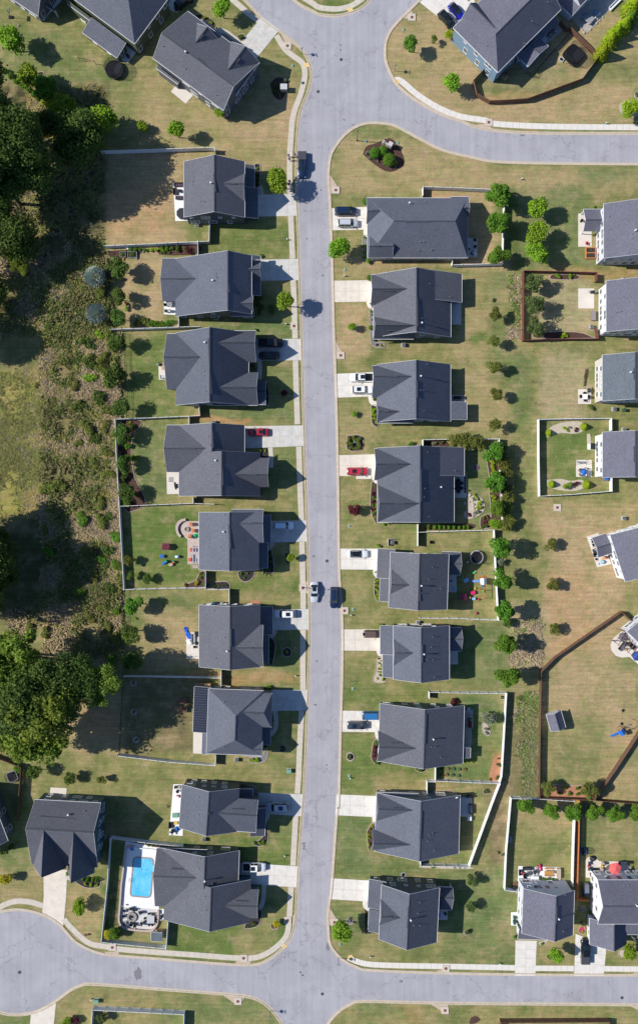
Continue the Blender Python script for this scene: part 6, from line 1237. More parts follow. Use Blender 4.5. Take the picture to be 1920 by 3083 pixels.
car('i',1298,382,0,'pickup','black','dark pickup half in gable shadow on the west driveway',L_=5.95);car('i',1284,478,180,'suv','black','black car beside the dark pickup')
car('i',1200,1060,180,'sedan','maroon','red sedan backed against nothing on the wide west driveway, roof in sun',sun=True)
car('j',322,847,180,'pickup','white','white pickup with dark bed under the eave',sun=True,L_=5.6);car('j',326,940,0,'suv','white','white car with black sunroof beside the white pickup',sun=True)
car('m',242,350,0,'suv','red','bright red car alone on its cream driveway',sun=True,rack=True);car('m',243,978,0,'sedan','white','white car with black glass roof',roof='black')
car('m',63,1310,-90,'suv','navy','dark navy car parked on the street beside the drain',rack=True,L_=4.9)
car('l',1250,835,0,'suv','skylit_white','white car tinted pale blue by sky reflection behind the fire-pit house',rack=True);car('l',1478,1325,-90,'sedan','silver','silver car parked on the street facing south',sun=True)
car('o',1262,265,180,'suv','white','white car with black sunroof half in blue shade',sun=True);car('p',360,225,0,'jeep','brown','brown off-roader with spare wheel tucked under the eave',L_=4.2)
car('p',362,845,0,'van','blue','blue minivan with its nose under the eave');car('p',243,918,0,'suv','slate','slate-blue car nearer the street than the blue minivan',sun=True,rack=True)
car('r',1152,380,180,'van','silver','silver minivan on the driveway of the many-windowed house',sun=True);car('r',945,905,0,'pickup','white','white pickup with open bed beside the pool house driveway',sun=True,L_=5.4)
car('u',992,1400,90,'pickup','black','black pickup with covered bed on the bottom right driveway',tonneau=1,L_=5.9)
car('c',1162,172,-48,'suv','black','black car with glass roof beside the vivid blue one',sun=True);car('c',1248,95,-48,'hatch','vivid','vivid blue car with black roof',roof='black');car('b',222,8,35,'suv','black','black car cut by the top edge on the first driveway')

# ------------------------------------------------------------------ small builders
def thing(name,f,x,y,label,cat,rz=0,group=None,z=0.0,zr=.4):
    p=at(f,x,y,zr+z);return empty(name,(p.x,p.y,z),math.radians(rz),label,cat,group)
def part(root,name,m,*boxes,cyl=(),lathe=(),bevel=0):
    b=MB()
    for q in boxes:b.box(*q)
    for q in cyl:b.cyl(*q)
    for pr,c,n in lathe:b.lathe(pr,c,n)
    return b.build(name,m,root,bevel=bevel)
def manhole(f,x,y,r,label,m,group=None,slab=None,z=.02):
    t=thing('manhole_cover' if not slab else 'storm_drain',f,x,y,label,'drain' if slab else 'manhole',group=group,zr=0)
    if slab:part(t,'slab',slab,(-.85,-.8,.02,.85,.8,.16));z=.16
    b=MB();b.lathe([(0,z+.03),(r*.9,z+.03)],n=20)if False else b.lathe([(r,z-.015),(r,z+.025),(r*.86,z+.025),(r*.86,z+.015),(0.001,z+.018)],n=20);b.build('lid',m,t);return t
for f_,x,y,r,lb in(('c',202,538,.36,'dark iron manhole in the top crossing'),('b',1444,830,.36,'dark iron manhole in the street near the sign bend'),('m',10,1031,.36,'dark iron manhole in mid street opposite the toy yard house'),('w',16,463,.36,'dark iron manhole in the bottom crossing'),('w',1436,481,.36,'dark iron manhole in the bottom street near the right edge'),
  ('v',93,360,.4,'iron manhole in the middle of the cul-de-sac'),('c',195,450,.15,'small valve cover just above the top crossing manhole'),('c',195,407,.15,'smallest valve cover furthest above the top crossing manhole'),('v',1424,360,.18,'upper valve cover of the pair in the bottom crossing'),('v',1434,374,.2,'lower valve cover of the pair in the bottom crossing'),
  ('p',8,1220,.15,'valve cover near the left edge of the lower street'),('f',1342,960,.15,'small round cover in the street by the planter-fence house'),('f',1470,518,.15,'small round cover in the street opposite the dark pickup'),('f',1486,1298,.15,'small round cover in the street centre'),('j',28,73,.17,'small round cover in the street by the empty cream driveway')):manhole(f_,x,y,r,lb,DIRON)
PC=mat('drain_slab',(.55,.48,.41),.85,n=.12)
for f_,x,y,lb in(('b',1165,415,'red-lidded drain slab at the angled top driveway'),('g',153,520,'red-lidded drain slab north of the black minivan driveway'),('c',845,155,'red-lidded drain slab on the round top right corner'),('d',153,1112,'red-lidded drain slab in the top right sidewalk'),('i',1474,255,'red-lidded drain slab in the west sidewalk near the hedge house'),
  ('l',1394,1292,'red-lidded drain slab beside the silver street car'),('m',143,1408,'red-lidded drain slab beside the navy street car'),('j',165,680,'red-lidded drain slab north of the white pickup driveway'),('k',777,1748,'red-lidded drain slab alone on the open brown lawn'),('r',1238,1370,'red-lidded drain slab near the small yellow tree'),
  ('v',533,241,'red-lidded drain slab below the pool yard'),('v',1155,292,'red-lidded drain slab on the curved bottom left sidewalk'),('v',1128,497,'red-lidded drain slab on the bottom left verge'),('s',135,1272,'red-lidded drain slab above the large corner tree'),('w',601,341,'red-lidded drain slab in the bottom right sidewalk'),('w',597,540,'red-lidded drain slab on the bottom right verge')):
    manhole(f_,x,y,.34,lb,IRON,None,PC)
def utility(f,x,y,label,big=0,rz=0):
    t=thing('utility_box',f,x,y,label,'utility box',rz,zr=.3);w_,d_,h_=(1.0,.85,.8)if big else(.4,.5,.12)
    part(t,'cabinet',GREENBOX if big<2 else TAN,(-w_/2,-d_/2,.06,w_/2,d_/2,h_),bevel=.03);part(t,'lid',GREENBOX,(-w_/2-.02,-d_/2-.02,h_,w_/2+.02,d_/2+.02,h_+.05));part(t,'base',LGREY,(-w_/2-.08,-d_/2-.08,0,w_/2+.08,d_/2+.08,.06));return t
utility('r',1250,63,'large green electrical cabinet on a tan pad by the sidewalk',1);utility('v',458,496,'large green electrical cabinet below the cul-de-sac',1)
for f_,x,y,lb in(('b',1210,588,'flat green box by the angled house corner'),('c',770,258,'flat green box on the round top right corner'),('g',425,70,'flat green box in front of the entrance sign'),('g',235,1240,'flat grey-green box below the light green tree'),('m',178,765,'flat green box on the lawn of the striped bed house'),('m',208,1398,'flat green box near the navy street car'),
   ('p',206,642,'flat green box above the blue minivan driveway'),('p',178,1305,'flat green box on the lush lower east lawn'),('s',184,1470,'flat green box at the bottom corner lawn'),('m',218,125,'pale box inside the square hedge'),('g',715,85,'low green box behind the entrance sign')):utility(f_,x,y,lb)
def post_light(f,x,y,label,rz=0):  # small pedestal / mailbox-like
    t=thing('utility_pedestal',f,x,y,label,'pedestal',rz,zr=.5);part(t,'body',GREENBOX,cyl=[((0,0,0),(0,0,.7),.13,.13,10)]);part(t,'cap',WHITE,lathe=[([(.15,.7),(.15,.74),(0,.84)],(0,0,0),10)]);return t
for f_,x,y,lb in(('g',232,1296,'white-capped pedestal below the light green tree'),('i',1412,238,'pale green pedestal by the hedge house drain'),('o',1340,720,'pale green pedestal near the metal-roof driveway'),('r',1212,808,'pale green pedestal above the pool house driveway'),('m',192,1442,'dark capped pedestal south of the navy street car'),('p',186,1322,'dark capped pedestal on the lush lower east lawn'),('h',455,112,'pale pedestal on the dry lawn north of the trees'),
   ('v',432,491,'small pedestal left of the large green cabinet'),('w',243,288,'pale green pedestal by the curved bottom sidewalk'),('d',1225,1115,'yellowish hydrant-like post by the top right sidewalk'),('f',1162,965,'small yellow hydrant post by the west sidewalk'),('w',857,321,'small orange post by the bottom right sidewalk')):post_light(f_,x,y,lb)
def signpost(f,x,y,label,rz=0,lamp=False,hh=2.6):
    t=thing('street_sign',f,x,y,label,'sign',rz,zr=0);part(t,'pole',DKMETAL,cyl=[((0,0,0),(0,0,hh),.05,.05,8)])
    part(t,'stop_plate',RED,cyl=[((.06,0,hh-.5),(.09,0,hh-.5),.38,.38,8)]);part(t,'stop_border',WHITE,cyl=[((.055,0,hh-.5),(.062,0,hh-.5),.41,.41,8)]);part(t,'name_blade',GREENBOX,(-.45,-.015,hh-.02,.45,.015,hh+.16));part(t,'name_blade',GREENBOX,(-.015,-.45,hh+.18,.015,.45,hh+.36));return t
signpost('b',1297,487,'street corner sign post at the top left kerb',20);signpost('c',690,643,'street corner sign post by the yellow ramp on the top right corner',0);signpost('v',1283,542,'street corner sign post at the bottom left corner',0);signpost('w',92,292,'street corner sign post at the bottom right corner',0,hh=3)
def lamp_post(f,x,y,label,rz=0,hh=5.2):
    t=thing('street_lamp',f,x,y,label,'street lamp',rz,zr=0);part(t,'pole',DKMETAL,cyl=[((0,0,0),(0,0,hh),.09,.06,8),((0,0,0),(0,0,.4),.16,.13,8)]);part(t,'arm',DKMETAL,cyl=[((0,0,hh-.1),(.7,0,hh),.035,.03,6)]);part(t,'lamp_head',LGREY,(.5,-.13,hh-.02,1.0,.13,hh+.12),bevel=.03);return t
lamp_post('g',345,68,'tall black street lamp beside the entrance sign bed',110,5.6);lamp_post('l',1392,1290,'thin dark lamp post by the silver street car\'s drain',0,4.6);lamp_post('d',-1,-1,'x')if False else None
def entrance():
    t=thing('entrance_sign','g',628,105,'stone-clad neighbourhood entrance sign with angled panel behind clipped bushes','sign',60,zr=.8)
    part(t,'pillar',STONE,(-.45,-1.0,0,.45,-.1,1.9),bevel=.04);part(t,'pillar',STONE,(-.38,.9,0,.38,1.5,1.3),bevel=.04);part(t,'wall',STONE,(-.25,-.1,0,.25,.9,1.1));part(t,'cap',LGREY,(-.5,-1.05,1.9,.5,-.05,2.02));part(t,'panel',BLACK,(.26,-.08,.35,.32,.88,.95))
entrance()
t=thing('brick_mailbox','b',1132,800,'stone mailbox pillar with small board beside the dark bed','mailbox',0,zr=.7);part(t,'pillar',STONE,(-.75,-.6,0,.75,.6,1.5),bevel=.04);part(t,'cap',LGREY,(-.8,-.65,1.5,.8,.65,1.6));part(t,'letter_box',BLACK,(.75,-.15,1.0,1.0,.15,1.3))
t=thing('utility_pedestal','b',1098,878,'leaning green board post by the dark bed','pedestal',0,zr=.6);part(t,'board',GREENBOX,(-.05,-.35,0,.05,.35,1.2));part(t,'post',WOOD,(-.04,-.4,0,.04,-.35,1.3))
t=thing('small_sign','b',1278,738,'small teal yard sign beside the sidewalk','sign',0,zr=.6);part(t,'board',mat('teal_board',(.1,.35,.35),.5),(-.03,-.3,.4,.03,.3,.9));part(t,'stake',DKMETAL,(-.02,-.02,0,.02,.02,.4))
def ac(f,x,y,label,rz=0,boxed=False):
    t=thing('air_conditioner',f,x,y,label,'air conditioner',rz,zr=.4);part(t,'casing',GREY,(-.42,-.42,.08,.42,.42,.85),bevel=.04);part(t,'fan_grille',BLACK,cyl=[((0,0,.85),(0,0,.875),.33,.33,16)]);part(t,'hub',LGREY,cyl=[((0,0,.875),(0,0,.9),.1,.1,10)]);part(t,'pad',LGREY,(-.5,-.5,0,.5,.5,.08));return t
for f_,x,y,lb in(('i',867,988,'air conditioner on red soil north of the red car house'),('i',885,190,'air conditioner below the south wall of the hipped house'),('r',505,665,'air conditioner under the dark many-windowed wall'),('o',908,1338,'air conditioner south of the metal-roof house'),('j',641,600,'air conditioner under the one-window gable wall'),('m',505,890,'large air conditioner boxed north of the toy yard house'),
  ('p',700,140,'air conditioner north of the pale bed house'),('p',716,1228,'air conditioner ringed by clipped bushes'),('k',1295,850,'air conditioner in shade south of the beige house'),('k',1385,1040,'air conditioner north of the white square-fence house'),('n',1382,182,'air conditioner north of the turned white house'),('u',968,978,'air conditioner left of the coral umbrella house'),('h',1385,1030,'air conditioner between the two upper right houses'),('m',705,160,'air conditioner pair north of the lush yard house'),
  ('f',340,832,'air conditioner by the bushy south corner of the northernmost west house'),('p',1062,150,'x')if False else('h',1250,872,'air conditioner south of the porch house at the right edge'),('q',945,852,'air conditioner on the shaded east side of the teal house'),('a',1338,330,'air conditioner against the olive wall')):ac(f_,x,y,lb)
t=thing('privacy_screen','m',488,885,'grey board screen around the toy yard house air conditioner','screen',0,zr=.6);part(t,'panel',LGREY,(-.5,-.9,0,-.42,.7,1.2));part(t,'panel',LGREY,(-.42,.62,0,.9,.7,1.2))
def bin_(f,x,y,label,m=BLACK,rz=0,group=None):
    t=thing('wheelie_bin',f,x,y,label,'bin',rz,group,zr=.6);part(t,'body',m,(-.28,-.33,.08,.28,.33,1.0),bevel=.03);part(t,'lid',m if m!=BLACK else DKMETAL,(-.32,-.37,1.0,.32,.37,1.07),bevel=.02)
    for s_ in(-1,1):part(t,'wheel',TYRE,cyl=[((-.2,s_*.3,.1),(-.2,s_*.36,.1),.1,.1,10)])
BINB=mat('blue_bin',(.02,.09,.16),.5);BING=mat('green_bin',(.03,.09,.06),.5)
bin_('o',740,188,'blue-lidded bin in the bin row behind the blue tarp house',BINB);bin_('o',768,187,'middle dark bin in the bin row behind the blue tarp house');bin_('o',798,188,'pale-lidded bin at the right of the bin row',GREY);bin_('u',292,1068,'upper of two bins on the white pad',BING);bin_('u',290,1112,'lower of two bins on the white pad',BING)
bin_('k',1385,858,'green bin in shade beside the beige house',BING);bin_('u',985,808,'blue bin left of the coral umbrella house',BLUE);bin_('u',985,845,'black bin left of the coral umbrella house');bin_('l',700,1280,'bin in the dark gap of the fire-pit house fence',BINB);bin_('b',150,70,'black bin at the olive house driveway');bin_('k',1225,1488,'blue bin at the south wall of the square-fence house',BLUE);bin_('s',902,738,'bin in the narrow shaded gate area',BINB)
# trampolines
def trampoline(f,x,y,r,label,pad,shape='round',rz=0,hh=2.5,z0=.85):
    t=thing('trampoline',f,x,y,label,'trampoline',rz,zr=z0);n=28
    def P(k,R_,z):
        a=2*math.pi*k/n;c,s_=math.cos(a),math.sin(a)
        if shape=='square':e=.5;c=math.copysign(abs(c)**e,c);s_=math.copysign(abs(s_)**e,s_);return Vector((R_*c*.92,R_*s_*.92,z))
        return Vector((R_*c,R_*s_,z))
    m=MB()
    for k in range(n):m.hexa([P(k,r*.86,z0-.03),P(k,r,z0-.03),P(k+1,r,z0-.03),P(k+1,r*.86,z0-.03)],[P(k,r*.86,z0+.03),P(k,r,z0+.03),P(k+1,r,z0+.03),P(k+1,r*.86,z0+.03)])
    m.build('safety_pad',pad,t)
    m=MB();m.face([P(k,r*.87,z0)for k in range(n)]);m.build('jumping_mat',mat('jump_mat',(.014,.015,.02),.7),t)
    m=MB()
    for k in range(n):m.face([P(k,r*.9,z0+.05),P(k+1,r*.9,z0+.05),P(k+1,r*.94,hh),P(k,r*.94,hh)])
    m.build('safety_net',NETM,t);np_=6
    for k in range(np_):a=P(k*n/np_,r*.99,0);b_=P(k*n/np_,r*1.0,hh);m=MB();m.cyl(a,b_,.035,n=6);m.build('net_pole',DKMETAL,t)
    for k in range(4):a=P(k*n/4+1,r*.9,0);b_=P(k*n/4+3,r*.9,0);m=MB();m.cyl(a,Vector((a.x,a.y,z0)),.03,n=6);m.cyl(b_,Vector((b_.x,b_.y,z0)),.03,n=6);m.cyl(a,b_,.03,n=6);m.build('leg',DKMETAL,t)
    m=MB()
    for k in range(n):m.cyl(P(k,r*.94,hh),P(k+1,r*.94,hh),.02,n=5,cap=False)
    m.build('top_ring',DKMETAL,t);return t
trampoline('a',1040,628,2.15,'round black netted trampoline on the lawn below the olive house',BLACK);trampoline('m',1145,1003,1.6,'round trampoline with pale rim in the toy yard',LGREY,hh=2.3);trampoline('d',925,495,2.3,'rounded square dark trampoline inside the ring fence',DKMETAL,'square',45,2.6)
trampoline('u',968,405,.85,'small blue-rimmed trampoline beside the orange fence',BLUE,hh=1.7,z0=.5);trampoline('q',110,300,1.35,'square netted trampoline in the left edge brown-fenced yard',GREY,'square',20,2.0,.7)
# patio furniture
def chair(f,x,y,rz,label,m,seat=None,group=None,z=.06,s=1.0):
    t=thing('patio_chair',f,x,y,label,'chair',rz,group,z=z,zr=.4);seat=seat or m;part(t,'seat',seat,(-.3,-.3,.36,.3,.3,.44),bevel=.02);o=part(t,'backrest',m,(-.36,-.3,.44,-.28,.3,.95),bevel=.02)
    for sg in(-1,1):part(t,'armrest',m,(-.3,sg*.34-.04,.6,.3,sg*.34+.04,.65))
    for a in(-.27,.27):
        for b in(-.27,.27):part(t,'leg',m,(a-.025,b-.025,0,a+.025,b+.025,.36))
    t.scale=(s,s,s);return t
def table(f,x,y,rz,label,m,lx=1.5,ly=.9,rnd=False,group=None,z=.06,h_=.72,cat='table'):
    t=thing('patio_table',f,x,y,label,cat,rz,group,z=z,zr=.6)
    if rnd:part(t,'tabletop',m,cyl=[((0,0,h_),(0,0,h_+.05),lx/2,lx/2,20)]);part(t,'pedestal',DKMETAL,cyl=[((0,0,0),(0,0,h_),.06,.06,8),((0,0,0),(0,0,.04),.3,.3,12)])
    else:
        part(t,'tabletop',m,(-lx/2,-ly/2,h_,lx/2,ly/2,h_+.05),bevel=.01)
        for a in(-1,1):
            for b in(-1,1):part(t,'leg',m,(a*(lx/2-.08)-.03,b*(ly/2-.08)-.03,0,a*(lx/2-.08)+.03,b*(ly/2-.08)+.03,h_))
    return t
def sofa(f,x,y,rz,label,m,cush,w_=1.8,z=.06):
    t=thing('patio_sofa',f,x,y,label,'sofa',rz,z=z,zr=.4);part(t,'base',m,(-.4,-w_/2,.05,.4,w_/2,.34));part(t,'backrest',m,(-.45,-w_/2,.34,-.3,w_/2,.8));
    for sg in(-1,1):part(t,'armrest',m,(-.4,sg*(w_/2-.07)-.07,.34,.4,sg*(w_/2-.07)+.07,.6))
    n=max(1,round(w_/.75))
    for k in range(n):a=-w_/2+.14+(w_-.28)*k/n;part(t,'cushion',cush,(-.3,a+.01,.34,.38,a+(w_-.28)/n-.01,.48),bevel=.03)
    return t
def grill(f,x,y,rz,label,z=.06,cover=False):
    t=thing('barbecue_grill',f,x,y,label,'grill',rz,z=z,zr=.6);part(t,'cabinet',DKMETAL,(-.28,-.45,.12,.28,.45,.8),bevel=.02);b=MB();b.lathe([(.3,0),(.28,.14),(.18,.25),(0,.3)],(0,0,.82),12,1,1.5);b.build('hood',BLACK if cover else DKMETAL,t,True)
    for sg in(-1,1):part(t,'side_shelf',GREY if not cover else BLACK,(-.22,sg*.66-.2,.76,.22,sg*.66+.2,.8))
    for sg in(-1,1):part(t,'wheel',TYRE,cyl=[((0,sg*.4,.1),(0,sg*.46,.1),.1,.1,10)])
    return t
def umbrella(f,x,y,label,m,r=1.35,n=6,z=.06,hh=2.4,rz=0):
    t=thing('parasol',f,x,y,label,'umbrella',rz,z=z,zr=hh);b=MB();c=Vector((0,0,hh+.35))
    for k in range(n):a0,a1=6.2832*k/n,6.2832*(k+1)/n;b.face([Vector((r*math.cos(a0),r*math.sin(a0),hh-.1)),Vector((r*math.cos(a1),r*math.sin(a1),hh-.1)),c])
    b.build('canopy',m,t);part(t,'pole',DKMETAL,cyl=[((0,0,0),(0,0,hh+.35),.03,.03,8)]);part(t,'base',DKMETAL,cyl=[((0,0,0),(0,0,.08),.28,.28,14)]);
    for k in range(n):a0=6.2832*k/n;part(t,'rib',DKMETAL,cyl=[((0,0,hh+.3),(r*math.cos(a0),r*math.sin(a0),hh-.13),.012,.01,4)])
    return t
# fire-pit yard
b=MB();c=at('A',520,945);t=empty('seat_wall',c,0,'curved pale stone seat wall around the fire pit','wall');pr=[]
for k in range(13):a=math.radians(95+k*11.5);pr.append(Vector((2.2*math.cos(a),2.2*math.sin(a),0)))
b=MB();ribbon(pr,-.22,.22,0,.5,b);b.build('wall',STONE,t);b=MB();ribbon(pr,-.27,.27,.5,.56,b);b.build('capstone',PAVER,t)
t=thing('fire_pit','A',518,950,'round stone fire pit within the curved seat wall','fire pit',zr=.3);b=MB();b.lathe([(.6,0),(.6,.42),(.42,.42),(.42,.12),(0,.12)],n=20);b.build('ring',STONE,t);part(t,'log',WOODL,cyl=[((-.25,-.1,.2),(.25,.15,.3),.06,.05,7)]);part(t,'log',WOODL,cyl=[((-.15,.2,.2),(.2,-.2,.3),.06,.05,7)])
ORC=mat('orange_wood_chair',(.5,.17,.06),.7);REDC=mat('red_cushion',(.5,.09,.05),.7)
chair('A',630,830,190,'upper orange wooden chair by the fire pit',ORC,s=1.15);chair('A',685,985,175,'middle orange wooden chair by the fire pit',ORC,s=1.15);chair('A',600,1130,150,'lower orange wooden chair by the fire pit',ORC,s=1.15)
t=thing('sandbox','A',755,1115,'green turtle-like round sandbox cover on the pavers','sandbox',20,zr=.2,z=.06);b=MB();b.lathe([(.62,0),(.62,.2),(.5,.22)],n=6);b.build('tray',LIME,t);b=MB();b.lathe([(.48,.2),(.4,.42),(.2,.52),(0,.55)],(-.2,0,0),14);b.build('lid',TEAL,t,True)
chair('A',645,1470,180,'orange cushioned chair above the slatted pergola shade',ORC,REDC,s=1.2);table('A',655,1640,0,'small brown wicker side table on the pavers',WOODL,.7,.9,h_=.45);chair('A',605,1725,180,'red cushioned stool chair on the pavers',REDC,s=1.1)
t=thing('pergola','A',770,1600,'blue-grey striped pergola against the fire-pit house','pergola',0,zr=2.4,z=.06)
for k in range(4):part(t,'slat',mat('pergola_slat',(.35,.38,.45),.6),(-.95+k*.62,-1.95,2.3,-.7+k*.62,1.95,2.38))
part(t,'beam',DKMETAL,(-1,-1.95,2.2,1.2,-1.87,2.3));part(t,'beam',DKMETAL,(-1,1.87,2.2,1.2,1.95,2.3))
for a in(-.95,1.1):
    for b_ in(-1.9,1.9):part(t,'post',DKMETAL,(a-.05,b_-.05,0,a+.05,b_+.05,2.2))
sofa('l',600,1138,-90,'beige patio sofa at the lower end of the pavers',TAN,TAN,1.6)
def playhouse(f,x,y,rz,label,wall,roof_,w_=1.4,d_=1.3,hh=1.1):
    t=thing('playhouse',f,x,y,label,'playhouse',rz,zr=1.0);part(t,'wall',wall,(-w_/2,-d_/2,0,w_/2,d_/2,hh));b=MB();e=.12
    A=[Vector((-w_/2-e,-d_/2-e,hh)),Vector((w_/2+e,-d_/2-e,hh)),Vector((w_/2+e,d_/2+e,hh)),Vector((-w_/2-e,d_/2+e,hh))];R0=Vector((-w_/2-e,0,hh+.55));R1=Vector((w_/2+e,0,hh+.55));b.face([A[0],A[1],R1,R0]);b.face([R0,R1,A[2],A[3]]);b.face([A[1],A[2],R1]);b.face([A[3],A[0],R0]);b.build('roof',roof_,t);part(t,'door',WHITE,(w_/2,-.25,.02,w_/2+.03,.25,.85));part(t,'chimney',roof_,(-.3,.2,hh+.1,-.1,.4,hh+.65));return t
playhouse('l',388,990,0,'maroon roofed playhouse on the green yard',TAN,mat('maroon_roof',(.16,.04,.06),.6));playhouse('B',435,1680,90,'pink roofed playhouse in the toy yard shade',TAN,PINK,1.3,1.3,1.0)
def toy(f,x,y,rz,label,m1,m2,s=1.0,kind='car',z=0.0):
    t=thing('ride_on_toy' if kind=='car' else 'toy',f,x,y,label,'toy',rz,z=z,zr=.3)
    if kind=='car':
        part(t,'body',m1,(-.45,-.25,.15,.45,.25,.45),bevel=.08);part(t,'canopy',m2,(-.3,-.22,.8,.15,.22,.86),bevel=.03)
        for a in(-.28,.12):
            for b_ in(-.2,.2):part(t,'strut',m2,(a-.02,b_-.02,.4,a+.02,b_+.02,.8))
        for a in(-.28,.28):
            for b_ in(-.27,.27):part(t,'wheel',BLACK,cyl=[((a,b_-.04,.14),(a,b_+.04,.14),.14,.14,10)])
    elif kind=='table':
        part(t,'tray',m1,(-.4,-.3,.4,.4,.3,.52),bevel=.04);
        for a in(-.33,.33):
            for b_ in(-.24,.24):part(t,'leg',m2,(a-.04,b_-.04,0,a+.04,b_+.04,.4))
    elif kind=='slide':
        b=MB();b.hexa([Vector((-.9,-.22,0)),Vector((.3,-.22,.75)),Vector((.3,.22,.75)),Vector((-.9,.22,0))],[Vector((-.9,-.22,.08)),Vector((.3,-.22,.85)),Vector((.3,.22,.85)),Vector((-.9,.22,.08))]);b.build('chute',m1,t);part(t,'ladder',m2,(.3,-.25,0,.55,.25,.9),bevel=.03)
    else:
        b=MB();b.lathe([(.02,0),(.2,.06),(.27,.25),(.2,.42),(.02,.48)],n=12);b.build('bowl',m1,t,True);part(t,'rim',m2,cyl=[((0,0,.2),(0,0,.26),.29,.29,12)])
    t.scale=(s,s,s);return t
toy('l',362,1060,0,'blue and yellow sand table near the playhouse',BLUE,YEL,1.2,'table');toy('l',473,1063,0,'pale blue toddler car on the green yard',LBLUE,WHITE,1.2);toy('l',383,1104,35,'blue toddler slide on the green yard',BLUE,TEAL,1.0,'slide');toy('l',440,1110,60,'red toddler slide on the green yard',RED,TEAL,1.0,'slide');toy('l',425,1122,10,'pale toy table with little seats on the green yard',TAN,WHITE,1.1,'table')
toy('B',535,680,0,'red toy car at the trampoline rim',RED,WHITE,.9);toy('B',715,980,20,'lime green toy chair in the toy yard',LIME,LIME,.8,'table');toy('B',775,945,0,'white ball-like toy near the lime chair',WHITE,WHITE,.6,'b');toy('B',400,1100,0,'green toy in deep shade of the toy yard',TEAL,LIME,.9,'b');toy('B',490,1200,30,'pale blue crumpled play tent in shade',LBLUE,LBLUE,1.5,'table');toy('B',915,1000,0,'tiny blue toy by the playset',LBLUE,BLUE,.5,'b')
toy('B',760,1435,10,'yellow toy beside the swing frame',YEL,YEL,.8,'b');toy('B',690,1555,15,'pink and blue toy house box',mat('hot_pink',(.7,.02,.15),.5),BLUE,1.3,'table');toy('B',535,1665,0,'red toy beside the pink playhouse',RED,RED,.9,'b');toy('B',600,1690,20,'teal and orange toy by the pink playhouse',TEAL,ORANGE,1.0);toy('B',715,1725,0,'pale blue toddler table at the shade edge',LBLUE,WHITE,1.0,'table');toy('B',860,1750,0,'red ball-shaped toy on the sunny side',RED,PINK,.9,'b')
toy('m',1143,1428,0,'pink round toy at the lower fence',PINK,PINK,1.1,'b');toy('B',80,1225,0,'blue toy bucket on the shaded patio',BLUE,LBLUE,1.0,'b');toy('B',170,1450,30,'pale blue cooler on the shaded patio',LBLUE,BLUE,1.1,'table');chair('m',800,888,0,'dark small grill-like chair north of the toy yard house',BLACK)
def playset(f,x,y,rz,label,roofm,wood,slide,swing=True,s=1.0):
    t=thing('playset',f,x,y,label,'playset',rz,zr=1.6)
    for a in(-.7,.7):
        for b_ in(-.7,.7):part(t,'post',wood,(a-.06,b_-.06,0,a+.06,b_+.06,2.4))
    part(t,'platform',wood,(-.75,-.75,1.2,.75,.75,1.3));b=MB();A=[Vector((q[0],q[1],2.2))for q in((-.85,-.85),(.85,-.85),(.85,.85),(-.85,.85))];R0=Vector((0,-.85,2.9));R1=Vector((0,.85,2.9));b.face([A[0],R0,R1,A[3]]);b.face([R0,A[1],A[2],R1]);b.build('canopy',roofm,t)
    b=MB();b.hexa([Vector((-.75,-.28,1.15)),Vector((-3.0,-.28,.1)),Vector((-3.0,.28,.1)),Vector((-.75,.28,1.15))][::-1],[Vector((-.75,-.28,1.28)),Vector((-3.0,-.28,.2)),Vector((-3.0,.28,.2)),Vector((-.75,.28,1.28))][::-1]);b.build('slide',slide,t)
    part(t,'ladder',wood,(-.7,.76,0,-.6,1.5,.1),(.6,.76,0,.7,1.5,.1),(-.6,1.2,.4,.6,1.3,.48),(-.6,1.0,.8,.6,1.1,.88),(-.7,.76,1.2,.7,.9,1.6))
    if swing:
        part(t,'swing_beam',wood,(-.06,-4.6,2.2,.06,-.76,2.34));part(t,'swing_frame',wood,cyl=[((-1.1,-4.7,0),(0,-4.5,2.25),.06,.06,6),((1.1,-4.7,0),(0,-4.5,2.25),.06,.06,6),((-1.1,-2.4,0),(0,-2.5,2.25),.06,.06,6)])
        for yy in(-1.5,-2.9):part(t,'swing',mat('swing_green',(.05,.5,.12),.5)if yy<-2 else BLUE,(-.2,yy-.25,.5,.2,yy+.25,.56),(-.01,yy-.24,.56,.01,yy-.22,2.2),(-.01,yy+.22,.56,.01,yy+.24,2.2))
    t.scale=(s,s,s);return t
playset('B',985,1230,2,'orange timber playset with pale canopy, blue slide and swings',mat('canopy_white',(.6,.75,.75),.6),mat('orange_timber',(.6,.15,.05),.7),BLUE,s=.85)
playset('t',1350,540,35,'wooden playset with blue canopy and slide on the huge lawn',BLUE,WOODL,BLUE,False,.8)
for n_,(x,y)in enumerate(((1365,328),(1352,460))):t=thing('lawn_game','t',x,y,['upper','lower'][n_]+' dark square lawn game board on the huge lawn','game board',30,zr=.1);part(t,'board',BLACK,(-.3,-.3,.05,.3,.3,.12));part(t,'leg',WOOD,(-.3,-.3,0,-.25,.3,.05))
t=thing('garden_swing','t',1435,480,'bare wooden swing frame beside the blue playset','swing',40,zr=1.2);part(t,'beam',WOODL,(-1.3,-.04,1.9,1.3,.04,1.98));part(t,'leg',WOODL,cyl=[((-1.3,-.7,0),(-1.2,0,1.9),.05,.05,6),((-1.3,.7,0),(-1.2,0,1.9),.05,.05,6)]);part(t,'leg',WOODL,cyl=[((1.3,-.7,0),(1.2,0,1.9),.05,.05,6),((1.3,.7,0),(1.2,0,1.9),.05,.05,6)]);part(t,'swing_seat',BLUE,(-.2,-.1,.5,.2,.1,.55))
